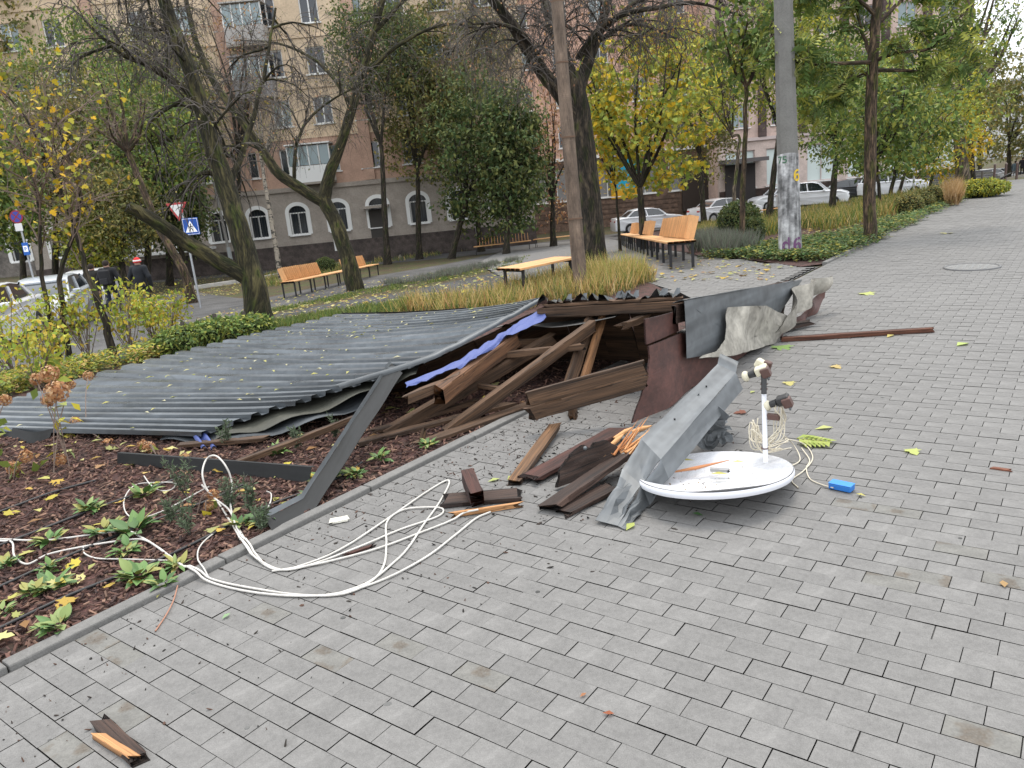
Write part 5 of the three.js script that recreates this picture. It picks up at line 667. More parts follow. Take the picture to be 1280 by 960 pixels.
  if (o.hat) { part(g, 'knit_hat', dome(0.112, 0, 1.5).translate(0, 1.66, lean + 0.02), mat(0.55, 0.03, 0.03, { roughness: 1 })); part(g, 'hat_band', new THREE.TorusGeometry(0.106, 0.018, 8, 22).rotateX(1.57).scale(0.98, 1.5, 1.1).translate(0, 1.665, lean + 0.02), mat(0.75, 0.72, 0.7, { roughness: 1 })); part(g, 'hat_brim', new THREE.TorusGeometry(0.108, 0.018, 8, 22).rotateX(1.57).scale(0.98, 1.4, 1.1).translate(0, 1.625, lean + 0.02), mat(0.5, 0.03, 0.03, { roughness: 1 })); }
  else part(g, 'hair', dome(0.108, 0, 1.9).rotateX(-0.35).translate(0, 1.655, lean + 0.012), mat(...(o.hair ?? [0.025, 0.018, 0.014]), { roughness: 1 }));
  if (o.backpack) { const bp = part(g, 'backpack', new RoundedBoxGeometry(0.34, 0.5, 0.2, 3, 0.07).translate(0, 1.22, -0.22), mat(0.018, 0.018, 0.02, { roughness: 0.9 })); const q = new THREE.Mesh(new RoundedBoxGeometry(0.24, 0.2, 0.06, 2, 0.025).translate(0, 1.1, -0.335), mat(0.025, 0.025, 0.028)); q.name = 'pocket'; bp.add(q); }
  part(g, 'jacket_hem', new THREE.CylinderGeometry(0.195, 0.205, 0.14, 20, 1, true).scale(1.05, 1, 0.98).translate(0, 0.9, 0), VCsolid(ja)); if (o.collar !== false) part(g, 'collar', new THREE.TorusGeometry(0.072, 0.026, 8, 18).rotateX(1.57).translate(0, 1.5, lean), VCsolid(ja));
  return g;
}
const VCsolid = c => mat(c[0], c[1], c[2], { side: THREE.DoubleSide, roughness: 0.9 });
const away = YAW + Math.PI;
person('person in black jacket and red-and-white knit hat walking away with a bag', dp(184, 392, 25.3), away - 0.15, { jacket: [0.014, 0.016, 0.02], trousers: [0.016, 0.019, 0.03], hat: true, handL: [0.36, 0.84, -0.16], handR: [-0.3, 0.82, 0.1], stride: 0.17 });
person('person in black with a large black backpack walking beside the pale car', dp(146, 396, 26.3), away, { jacket: [0.013, 0.013, 0.015], trousers: [0.014, 0.02, 0.04], backpack: true, stride: 0.2, h: 1.8 });
person('person in a dark olive jacket walking next to the one with the backpack', dp(127, 396, 27), away + 0.1, { jacket: [0.018, 0.017, 0.014], trousers: [0.06, 0.045, 0.035], stride: -0.18, h: 1.74 });
{ // white plastic bag held by the walker in the hat
  const b = dp(172, 389, 25.2), o = thing('plastic_bag', 'white plastic carrier bag hanging from the hand of the walker in the red hat', 'bag', V(b.x, T(b.x, b.z) + 0.32, b.z)), g = new THREE.SphereGeometry(0.19, 18, 14), p = g.attributes.position;
  for (let i = 0; i < p.count; i++) { const y = p.getY(i), k = y > 0 ? 1 - 0.55 * y / 0.19 : 1, w = 1 + 0.18 * noi(p.getX(i) * 14, y * 14 + 3); p.setXYZ(i, p.getX(i) * k * w, y * 1.25, p.getZ(i) * 0.6 * k * w); } g.computeVertexNormals(); part(o, 'bag', g, mat(0.65, 0.68, 0.72, { roughness: 0.4 })); const B = new MB(); B.tube(smoothPts([V(-0.05, 0.2, 0), V(-0.03, 0.32, 0), V(0.03, 0.32, 0), V(0.05, 0.2, 0)], 12), 0.012, 6); part(o, 'handles', B.geo(), mat(0.65, 0.68, 0.72));
}
for (const [u, v, d, j, t, l] of [[1268, 222, 76, [0.12, 0.17, 0.2], [0.3, 0.3, 0.3], 'person in a blue-grey coat standing past the bollards'], [1277, 222, 75, [0.015, 0.015, 0.02], [0.02, 0.02, 0.02], 'person in black standing next to the one in the blue-grey coat'], [1262, 221, 78, [0.02, 0.02, 0.02], [0.03, 0.03, 0.04], 'person in dark clothes beside the dark car past the bollards']]) person(l, dp(u, v, d), rr(0, 6), { jacket: j, trousers: t, stride: 0.04 });
// ---------------------------------------------------------------- trees
const barkDark = mat(0.12, 0.108, 0.088, { map: rep(barkT, 1.6, 0.9), bumpMap: rep(barkB, 1.6, 0.9), bumpScale: 0.025, roughness: 1 });
const barkMoss = mat(0.15, 0.152, 0.08, { map: rep(barkT, 1.6, 0.9), bumpMap: rep(barkB, 1.6, 0.9), bumpScale: 0.03, roughness: 1 });
const barkBrown = mat(0.25, 0.195, 0.15, { map: rep(barkT, 2.4, 1.2), bumpMap: rep(barkB, 2.4, 1.2), bumpScale: 0.012, roughness: 1 });
const barkGrey = mat(0.36, 0.33, 0.29, { map: rep(barkT, 2, 1), bumpMap: rep(barkB, 2, 1), bumpScale: 0.012, roughness: 1 });
const birchBark = mat(0.42, 0.39, 0.35, { map: rep(birchT, 1.2, 0.7), roughness: 0.9 });
const twigMat = mat(0.075, 0.064, 0.055), twigBrown = mat(0.16, 0.115, 0.09);
const leafMat = new THREE.MeshPhysicalMaterial({ vertexColors: true, roughness: 0.9, specularIntensity: 0.4, side: THREE.DoubleSide, transmission: 0.3, thickness: 0 });
const rv = () => { let p; do { p = V(rr(-1, 1), rr(-1, 1), rr(-1, 1)); } while (p.lengthSq() > 1 || p.lengthSq() < 0.01); return p.normalize(); };
const PAL = { // linear foliage colours
  yellow: [[0.62, 0.44, 0.03], [0.55, 0.42, 0.04], [0.42, 0.38, 0.05], [0.28, 0.3, 0.05], [0.66, 0.4, 0.03]],
  yellowGreen: [[0.38, 0.38, 0.05], [0.26, 0.3, 0.05], [0.5, 0.42, 0.04], [0.18, 0.24, 0.05], [0.3, 0.34, 0.08]],
  maple: [[0.55, 0.46, 0.05], [0.42, 0.42, 0.07], [0.3, 0.36, 0.07], [0.2, 0.28, 0.05], [0.66, 0.44, 0.03], [0.3, 0.36, 0.08], [0.55, 0.5, 0.08]],
  lime: [[0.42, 0.44, 0.06], [0.32, 0.38, 0.05], [0.52, 0.46, 0.07], [0.22, 0.3, 0.05], [0.5, 0.36, 0.05]],
  green: [[0.11, 0.18, 0.045], [0.16, 0.23, 0.055], [0.22, 0.27, 0.06], [0.09, 0.14, 0.04], [0.3, 0.31, 0.06]],
  dark: [[0.06, 0.1, 0.035], [0.085, 0.125, 0.04], [0.12, 0.145, 0.045], [0.16, 0.17, 0.05]],
  olive: [[0.17, 0.18, 0.06], [0.22, 0.21, 0.07], [0.13, 0.15, 0.055], [0.3, 0.24, 0.07]],
  rust: [[0.34, 0.17, 0.08], [0.42, 0.24, 0.11], [0.3, 0.15, 0.09], [0.46, 0.3, 0.14]],
};
class Tree {
  constructor(name, label, base, o = {}) { this.o = thing(name, label, o.cat ?? 'tree', base, o.group); this.wood = new MB(); this.twig = new MB(); this.lv = new MB(); this.op = { weep: 0, leaf: 'green', leafN: 0, leafL: 0.09, bark: barkDark, twigMat, lobed: false, ...o }; this.tips = []; }
  limb(pts, r0, r1, seg = 10, main = true) { const q = smoothPts(pts, Math.max(8, pts.length * 5)), L = q.length - 1; const flare = main === 'trunk'; this.wood.tube(q.map((p, i) => p.clone().add(V(0.02 * noi(i * 0.7, r0 * 90), 0, 0.02 * noi(i * 0.7 + 50, r0 * 70)))), t => lerp(r0, r1, t) * (flare ? 1 + 0.45 * Math.exp(-t * 14) : 1) * (1 + 0.06 * noi(t * 9, r0 * 50)), seg); return q; }
  // side shoots along a polyline, recursing
  grow(q, r, len, count, depth, from = 0.25) {
    const w = this.op.weep;
    for (let k = 0; k < count; k++) {
      const f = from + (1 - from) * (k + rnd()) / count, i = Math.min(q.length - 2, Math.floor(f * (q.length - 1))), p = q[i].clone().lerp(q[i + 1], rnd()), t = q[i + 1].clone().sub(q[i]).normalize();
      const d = t.multiplyScalar(this.op.along ?? 0.55).add(rv().multiplyScalar(0.8)).add(V(0, (this.op.rise ?? 0.25) * (depth > 1 ? 1 : 0.5), 0)).normalize(), L = len * rr(0.6, 1.25) * (1 - 0.35 * f), n = 5, pts = [p.clone()], dir = d.clone();
      for (let s = 1; s <= n; s++) { dir.add(rv().multiplyScalar(0.2)).add(V(0, -w * (s / n) * (depth === 1 ? 1.6 : 0.7), 0)).normalize(); pts.push(pts[s - 1].clone().addScaledVector(dir, L / n)); }
      const rad = Math.max(0.003, r * rr(0.4, 0.65)); (rad > 0.02 ? this.wood : this.twig).tube(pts, tt => Math.max(0.0028, rad * (1 - 0.75 * tt)), rad > 0.02 ? 6 : 3, false);
      if (depth > 1) this.grow(pts, rad, len * (this.op.ratio ?? 0.55), this.op.kids ?? 5, depth - 1, 0.15); else { this.tips.push(pts); }
    }
  }
  leaves(n, spread = 0.12, keep = () => true) { if (!this.tips.length) return; for (let k = 0; k < n; k++) { const b = pick(this.tips), f = rnd() * (b.length - 1.001), i = Math.floor(f), p = b[i].clone().lerp(b[i + 1], f - i).add(rv().multiplyScalar(spread * rnd())); if (keep(p)) this.oneLeaf(p); } }
  oneLeaf(p) { const c = pick(PAL[this.op.leaf]), s = rr(0.75, 1.25), col = c.map(v => v * s), d = rv().add(V(0, -0.5, 0)).normalize(), L = this.op.leafL * rr(0.65, 1.25); let nr = V(0, 1, 0).add(rv().multiplyScalar(0.9)).normalize(); if (Math.abs(nr.dot(d)) > 0.95) nr = V(1, 0, 0); if (this.op.lobed) this.lv.lobed(p, d, nr, L, col); else if (this.op.pinnate) { for (let j = 0; j < 7; j++) { const sd = j % 2 ? 1 : -1, ax = V().crossVectors(d, nr).normalize(); this.lv.leaf(p.clone().addScaledVector(d, L * 0.22 * (j >> 1)), ax.multiplyScalar(sd).addScaledVector(d, 0.5).normalize(), nr, L * 0.5, L * 0.17, col); } } else this.lv.leaf(p, d, nr, L, L * (this.op.leafW ?? 0.55), col); }
  // foliage spread through clumps inside an ellipsoid crown
  crown(c, rx, ry, rz, clumps, per, size = 0.5, shell = 0.55) {
    for (let k = 0; k < clumps; k++) { const d = rv(), r = Math.pow(rnd(), 0.45) * (1 - shell) + shell * rnd() ** 0.3, cc = c.clone().add(V(d.x * rx * r, d.y * ry * r, d.z * rz * r)); const cs = size * rr(0.55, 1.35);
      for (let j = 0; j < per; j++) { const e = rv().multiplyScalar(cs * Math.pow(rnd(), 0.5)); this.oneLeaf(cc.clone().add(V(e.x, e.y * 0.6, e.z))); }
      if (this.op.reach) { const s = this.op.reach(cc); this.twig.tube([s, s.clone().lerp(cc, 0.5).add(rv().multiplyScalar(0.15)), cc], [0.02, 0.012, 0.004], 4, false); } }
  }
  done() { const add = (n, b, m) => { if (b.i.length) { const q = wpart(this.o, n, b.geo(), m); if (n !== 'trunk') q.userData.kind = 'stuff'; } }; add('trunk', this.wood, this.op.bark); add('twigs', this.twig, this.op.twigMat); add('crown', this.lv, this.op.leafM ?? leafMat); return this.o; }
}
const px3 = (d, arr) => arr.map(([u, v, dd = 0]) => Dp(u, v, d + dd));
const WEEP = { weep: 0.46, ratio: 0.72, kids: 6, rise: 0.15, along: 0.5 };
{ // forked mossy tree with the broken limb
  const b = G(327, 408), d = depthOf(b), t = new Tree('weeping_tree', 'dark mossy tree with a broken limb reaching out toward the road signs', b, { ...WEEP, leaf: 'rust', leafL: 0.06, bark: barkMoss });
  const m = t.limb([b.clone().add(V(0, -0.25, 0)), ...px3(d, [[325, 400], [316, 350], [302, 300], [284, 240, 0.1], [262, 170, 0.2], [238, 90, 0.3], [205, 0, 0.4], [185, -90, 0.5]])], 0.235, 0.09, 14, 'trunk');
  const A = t.limb(px3(d, [[318, 352], [285, 333, -0.1], [250, 313, -0.2], [215, 291, -0.35], [182, 270, -0.5], [160, 258, -0.6]]), 0.15, 0.095, 10);
  const B = t.limb(px3(d, [[243, 122, 0.25], [215, 100, 0.1], [180, 80, -0.2], [148, 65, -0.4], [110, 30, -0.6]]), 0.07, 0.02, 8), C = t.limb(px3(d, [[236, 82, 0.3], [212, 55, 0.6], [185, 38, 0.8], [150, 28, 1]]), 0.06, 0.02, 8), E = t.limb(px3(d, [[284, 240, 0.1], [310, 170, 0.6], [330, 90, 1], [345, 10, 1.3]]), 0.06, 0.02, 8);
  t.grow(m, 0.07, 1.5, 12, 3, 0.5); for (const q of [B, C, E]) t.grow(q, 0.045, 1.3, 8, 3, 0.2); t.grow(A, 0.015, 0.3, 7, 1, 0.75); t.op.leaf = 'olive'; t.leaves(500, 0.12); t.done();
}
{ // second forked tree
  const b = G(446, 362), d = depthOf(b), t = new Tree('weeping_tree', 'dark mossy tree dividing into two crooked limbs beside the two-back bench', b, { ...WEEP, leaf: 'rust', leafL: 0.07, bark: barkMoss });
  t.limb([b.clone().add(V(0, -0.25, 0)), ...px3(d, [[443, 355], [432, 315], [418, 275], [405, 250]])], 0.28, 0.2, 14, 'trunk');
  const L = t.limb(px3(d, [[410, 256], [380, 238, -0.1], [348, 216, -0.2], [326, 185, -0.2], [300, 148, -0.3], [272, 110, -0.4], [248, 60, -0.5], [232, 0, -0.6]]), 0.18, 0.07, 10), R = t.limb(px3(d, [[404, 252], [414, 212], [430, 168, 0.1], [445, 118, 0.2], [462, 60, 0.3], [478, 0, 0.4], [490, -60, 0.5]]), 0.2, 0.08, 10);
  const S = t.limb(px3(d, [[368, 228, -0.1], [370, 185, -0.4], [385, 150, -0.6], [415, 125, -0.8], [450, 105, -1]]), 0.06, 0.02, 8), Q = t.limb(px3(d, [[450, 100, 0.2], [500, 55, 0], [560, 30, -0.2], [620, 40, -0.4]]), 0.08, 0.02, 8), Q2 = t.limb(px3(d, [[440, 130, 0.2], [400, 80, 0.6], [350, 55, 1], [300, 50, 1.3]]), 0.07, 0.02, 8), Q3 = t.limb(px3(d, [[468, 40, 0.3], [520, -10, 0.5], [590, -20, 0.8], [650, 20, 1]]), 0.07, 0.02, 8);
  t.grow(L, 0.05, 1.6, 11, 3, 0.3); t.grow(R, 0.05, 1.6, 11, 3, 0.35); for (const q of [S, Q, Q2, Q3]) t.grow(q, 0.04, 1.7, 10, 3, 0.2); t.op.leaf = 'olive'; t.leaves(1100, 0.1); t.op.leaf = 'rust'; t.leaves(700, 0.1); t.done();
}
{ // large tree by the pole
  const b = G(744, 334), d = depthOf(b), t = new Tree('weeping_tree', 'large dark tree with a broad furrowed trunk standing behind the wooden pole', b, { ...WEEP, leaf: 'rust', leafL: 0.07, bark: barkDark });
  t.limb([b.clone().add(V(0, -0.3, 0)), ...px3(d, [[743, 328], [738, 270], [731, 200], [724, 140], [715, 95]])], 0.31, 0.23, 16, 'trunk');
  const A = t.limb(px3(d, [[722, 150], [700, 118, -0.2], [680, 92, -0.3], [660, 62, -0.4], [638, 28, -0.6], [608, -10, -0.8]]), 0.19, 0.1, 10), B = t.limb(px3(d, [[716, 105], [705, 70, 0.3], [690, 30, 0.6], [675, -20, 0.9]]), 0.17, 0.09, 10), C = t.limb(px3(d, [[722, 115], [738, 70, 0.2], [752, 30, 0.3], [765, -15, 0.4]]), 0.15, 0.08, 10);
  const D2 = t.limb(px3(d, [[722, 75, 0.2], [748, 38, -0.1], [778, 18, -0.3], [820, 10, -0.5], [870, 4, -0.7], [930, 20, -0.9]]), 0.085, 0.02, 8), E = t.limb(px3(d, [[672, 78, -0.3], [655, 45, -0.6], [625, 30, -0.9], [590, 30, -1.2]]), 0.07, 0.02, 8), F2 = t.limb(px3(d, [[750, 40, 0.2], [800, 0, 0.6], [860, -20, 1], [910, 10, 1.4]]), 0.07, 0.02, 8), G2 = t.limb(px3(d, [[735, 60, 0.2], [790, 30, 1], [850, 50, 1.8]]), 0.06, 0.02, 8);
  for (const q of [A, B, C]) t.grow(q, 0.05, 1.5, 9, 3, 0.3); for (const q of [D2, E, F2, G2]) t.grow(q, 0.04, 1.6, 11, 3, 0.12); t.leaves(1200, 0.1); t.done();
}
{ // young tree at the kerb
  const b = G(1087, 302), d = depthOf(b), t = new Tree('young_tree', 'straight young tree with feathery green leaves growing at the promenade kerb', b, { weep: 0.05, kids: 5, ratio: 0.6, leaf: 'green', leafL: 0.3, pinnate: true, bark: barkBrown, twigMat: twigBrown });
  const m = t.limb([b.clone().add(V(0, -0.2, 0)), ...px3(d, [[1087, 300], [1088, 200], [1090, 80], [1097, 0], [1101, -80]])], 0.135, 0.075, 12, 'trunk');
  const br = [[[1090, 78], [1075, 30, 0.2], [1066, -20, 0.4]], [[1092, 78], [1050, 79, -0.4], [1005, 80, -0.8], [985, 70, -1]], [[1093, 76], [1120, 66, -0.3], [1158, 62, -0.6], [1180, 42, -0.8], [1215, 5, -1]], [[1094, 88], [1130, 88, 0.3], [1168, 90, 0.5], [1220, 80, 0.8]], [[1088, 90], [1060, 102, 0.4], [1035, 120, 0.7], [1020, 140, 1]], [[1097, 30], [1150, -20, 0.3], [1200, -30, 0.5]], [[1095, 20], [1050, -20, -0.5], [1010, -30, -1]]].map(a => t.limb(px3(d, a), 0.042, 0.012, 7));
  for (const q of br) t.grow(q, 0.025, 0.7, 7, 2, 0.3); t.leaves(1250, 0.25); t.done();
}
function simpleTree(name, label, u, v, topV, cu, rx, ry, o) { // trunk from the ground, limbs to a crown around pixel (cu, cv)
  const b = o.depth ? (() => { const p = Dp(u, v, o.depth); p.y = T(p.x, p.z); return p; })() : G(u, v), d = depthOf(b), t = new Tree(name, label, b, o), cc = Dp(cu, topV, d + (o.dd ?? 0)), k = d / F, r = o.r ?? 0.12;
  const via = (o.via ?? []).map(([uu, vv]) => Dp(uu, vv, d)), fork = o.fork ? Dp(...o.fork, d) : b.clone().lerp(cc, 0.55);
  t.limb([b.clone().add(V(0, -0.2, 0)), ...via, fork], r, r * 0.6, 10, 'trunk');
  const R = [rx * k, ry * k, rx * k * (o.flat ?? 0.9)], limbs = [];
  for (let i = 0; i < (o.limbs ?? 5); i++) { const e = rv(); e.y = Math.abs(e.y) * 0.8 + 0.1; const end = cc.clone().add(V(e.x * R[0] * 0.8, e.y * R[1] * 0.9, e.z * R[2] * 0.8)); limbs.push(t.limb([fork, fork.clone().lerp(end, 0.5).add(rv().multiplyScalar(R[0] * 0.12)), end], r * 0.45, 0.015, 6)); }
  for (const q of limbs) t.grow(q, 0.03, R[0] * 0.45, o.shoots ?? 6, 2, 0.2);
  if (o.clumps) t.crown(cc, R[0], R[1], R[2], o.clumps, o.per ?? 30, o.size ?? 0.45); if (o.tipLeaves) t.leaves(o.tipLeaves, o.spread ?? 0.25); return t.done();
}
// yellow maple behind the three-back bench
simpleTree('maple_tree', 'bushy maple turning yellow behind the three-back bench', 805, 292, 130, 812, 105, 115, { depth: 25, r: 0.15, fork: [800, 235], leaf: 'maple', leafL: 0.16, lobed: true, clumps: 210, per: 24, size: 0.5, limbs: 8, tipLeaves: 1200, bark: barkDark });
simpleTree('maple_tree', 'small bright yellow maple between the large dark tree and the bench', 775, 300, 170, 765, 40, 75, { depth: 27, r: 0.06, leaf: 'yellow', leafL: 0.15, lobed: true, clumps: 42, per: 18, size: 0.4, tipLeaves: 300 });
// slim trees of the right-hand strip
simpleTree('slim_tree', 'slim straight brown-stemmed tree in front of the clipped round bush', 926, 312, 50, 940, 70, 75, { r: 0.065, via: [[928, 250], [931, 160]], fork: [933, 110], leaf: 'green', leafL: 0.16, clumps: 60, per: 15, size: 0.35, tipLeaves: 500, bark: barkBrown, twigMat: twigBrown });
simpleTree('slim_tree', 'crooked forking grey stem right behind the clipped round bush', 917, 300, 110, 905, 55, 70, { depth: 21, r: 0.06, via: [[918, 240], [924, 175]], fork: [915, 170], leaf: 'yellowGreen', leafL: 0.15, clumps: 40, per: 14, size: 0.4, tipLeaves: 300, bark: barkGrey });
for (const [u, v, cu, cv, rx, ry, pal, l, d, r] of [[1102, 268, 1090, 150, 75, 75, 'green', 'dark-stemmed tree just behind the young kerbside tree', 22, 0.06], [1110, 258, 1130, 160, 70, 70, 'green', 'leaning dark tree with deep green leaves in the planted strip', 26, 0.08], [1119, 255, 1160, 120, 80, 90, 'yellowGreen', 'thin dark tree with yellowing crown behind the leaning one', 29, 0.07], [1160, 240, 1175, 175, 55, 60, 'yellow', 'small yellow-crowned tree near the traffic light', 34, 0.08], [1205, 234, 1190, 60, 90, 110, 'green', 'thick grey-trunked old tree at the end of the planted strip', 33, 0.3], [1216, 232, 1210, 100, 45, 80, 'olive', 'narrow ivy-dark trunk beside the thick grey one', 36, 0.16]])
  simpleTree('street_tree', l, u, v, cv, cu, rx, ry, { depth: d, r, leaf: pal, leafL: 0.17, clumps: 120, per: 28, size: 0.6, limbs: 6, tipLeaves: 500, bark: r > 0.2 ? barkGrey : barkDark });
// big trees past the crest on the right
for (const [u, cv, rx, ry, d, l] of [[1262, 140, 60, 75, 75, 'dense green roadside tree above the standing people'], [1330, 120, 80, 90, 70, 'dense green roadside tree at the outer end of the crossing'], [1225, 150, 40, 60, 95, 'distant green roadside tree behind the stairs']]) simpleTree('roadside_tree', l, u, 214, cv, u, rx, ry, { depth: d, r: 0.25, leaf: 'olive', leafL: 0.42, clumps: 110, per: 24, size: 1.1, limbs: 5, tipLeaves: 300 });
// trees in front of the buildings
const back = [[560, 300, 600, 190, 75, 110, 43, 'dark', 'broad dark evergreen in front of the apartment house corner', 0.36], [630, 295, 640, 200, 45, 95, 41, 'dark', 'tall dark evergreen left of the dark lamp post', 0.36], [690, 290, 690, 200, 50, 100, 44, 'rust', 'brownish half-bare tree behind the large dark trunk', 0.3], [520, 295, 520, 120, 70, 110, 46, 'olive', 'hanging olive-leaved tree before the apartment house', 0.32], [600, 300, 575, 70, 90, 80, 48, 'olive', 'tall thin-leaved tree before the apartment house corner', 0.32], [60, 340, 70, 190, 110, 120, 40, 'olive', 'bushy green tree above the street sign with parking plate', 0.34], [175, 330, 190, 180, 80, 110, 38, 'green', 'leafy green tree behind the leaning brown trunk', 0.3], [230, 330, 215, 260, 45, 60, 40, 'dark', 'dark dense tree behind the yield sign', 0.3], [-20, 350, -20, 230, 80, 100, 34, 'green', 'green tree at the far edge of the leafy verge', 0.34], [110, 345, 118, 300, 34, 40, 36, 'yellowGreen', 'yellowing bushy tree on the leaf-covered bank', 0.24], [290, 310, 300, 70, 80, 90, 47, 'rust', 'bare reddish tree before the apartment house windows', 0.25], [880, 270, 870, 120, 60, 110, 46, 'olive', 'half-bare tree before the dark gate', 0.3], [960, 255, 985, 70, 75, 90, 42, 'yellowGreen', 'thin yellow-green tree before the pink building', 0.28], [1040, 250, 1050, 120, 70, 90, 40, 'green', 'green tree before the shop windows of the pink building', 0.28], [20, 330, 20, 60, 120, 80, 50, 'olive', 'tall thin-crowned tree above the grey house', 0.4], [120, 330, 110, 110, 100, 90, 44, 'green', 'tall green tree between the saplings and the apartment house', 0.3], [205, 325, 205, 120, 75, 90, 43, 'olive', 'olive-leaved tree beside the first apartment windows', 0.28], [480, 300, 470, 60, 75, 70, 44, 'dark', 'dark evergreen crown above the white glazed balcony', 0.28], [150, 330, 140, 265, 60, 60, 36, 'olive', 'low olive bushy tree behind the walkers', 0.24]];
for (const [u, v, cu, cv, rx, ry, d, pal, l, ll] of back) simpleTree('garden_tree', l, u, v, cv, cu, rx, ry, { depth: d, r: 0.2, leaf: pal, leafL: ll * 0.75, clumps: pal === 'rust' ? 70 : 230, per: pal === 'rust' ? 10 : 36, size: 0.95, limbs: 7, shoots: pal === 'rust' ? 10 : 6, tipLeaves: 400, bark: barkDark, twigMat: pal === 'rust' ? twigBrown : twigMat });
// bare grey-stemmed trees and birches
simpleTree('birch_tree', 'pale spotted birch trunk before the arched windows', 352, 352, 120, 335, 60, 100, { r: 0.14, via: [[345, 310], [335, 250]], fork: [328, 210], leaf: 'yellowGreen', leafL: 0.08, limbs: 6, shoots: 9, tipLeaves: 350, bark: birchBark, twigMat: twigBrown });
simpleTree('birch_tree', 'slender birch between two arched windows', 500, 322, 120, 505, 60, 110, { r: 0.13, via: [[501, 280], [503, 230]], fork: [505, 190], leaf: 'olive', leafL: 0.1, weep: 0.3, limbs: 7, shoots: 10, tipLeaves: 1600, bark: birchBark });
simpleTree('leaning_tree', 'leaning brown trunk beside the walkers and the road signs', 240, 378, 170, 150, 80, 90, { r: 0.17, via: [[232, 345], [215, 312], [196, 280], [180, 240]], fork: [160, 190], leaf: 'olive', leafL: 0.09, limbs: 7, shoots: 9, tipLeaves: 350, bark: barkBrown, twigMat: twigBrown });
{ // thin leaning stems with the last yellow maple leaves
  const spec = [['thin maple sapling leaning left, its lower stem bare, with scattered yellow leaves', [[142, 440], [126, 385], [107, 335], [90, 275], [66, 215], [42, 165], [10, 120]], 0.05], ['upright thin maple sapling with forked dark stem and yellow leaf clusters', [[74, 402], [75, 350], [90, 300], [100, 245], [80, 180], [58, 120]], 0.04], ['thin maple sapling with crossing twigs nearest the parking sign', [[62, 402], [52, 340], [50, 270], [40, 220], [20, 170]], 0.035]];
  for (const [l, pts, r] of spec) { const b = G(...pts[0]), d = Math.min(depthOf(b), 11), bb = Dp(pts[0][0], pts[0][1], d); bb.y = T(bb.x, bb.z); const t = new Tree('maple_sapling', l, bb, { weep: 0.02, leaf: 'yellow', leafL: 0.085, lobed: true, kids: 4, ratio: 0.6, rise: 0.4, twigMat: twigBrown }); const q = t.limb([bb, ...px3(d, pts.slice(1))], r, 0.012, 8, 'trunk'); t.grow(q, 0.03, 1.0, 11, 3, 0.3); t.leaves(120, 0.05); t.done(); }
}
// ---------------------------------------------------------------- shrubs, flowers, bed plants
const M4 = new THREE.Object3D();
function shrub(label, p, w, h, n, pal, L, o = {}) { const t = new Tree(o.name ?? 'shrub', label, p, { cat: o.cat ?? 'shrub', leaf: pal, leafL: L, leafW: o.leafW ?? 0.5, twigMat: twigBrown, group: o.group }); const st = o.stems ?? 9; for (let k = 0; k < st; k++) { const a = rr(0, 6.28), e = p.clone().add(V(Math.cos(a) * w * rr(0.2, 1) * 0.5, h * rr(0.6, 1), Math.sin(a) * w * rr(0.2, 1) * 0.5)), pts = [p.clone().add(V(rr(-0.05, 0.05), 0, rr(-0.05, 0.05))), p.clone().lerp(e, 0.5).add(V(rr(-0.05, 0.05), 0.05, rr(-0.05, 0.05))), e]; t.twig.tube(smoothPts(pts, 5), tt => 0.006 * (1 - 0.6 * tt) + 0.001, 4, false); for (let j = 0; j < n / st; j++) { const f = lerp(o.lo ?? 0.3, 1, Math.sqrt(rnd())); t.oneLeaf(pts[0].clone().lerp(e, f).add(rv().multiplyScalar(w * 0.16))); } } return t.done(); }
const gAt = (u, v) => G(u, v);
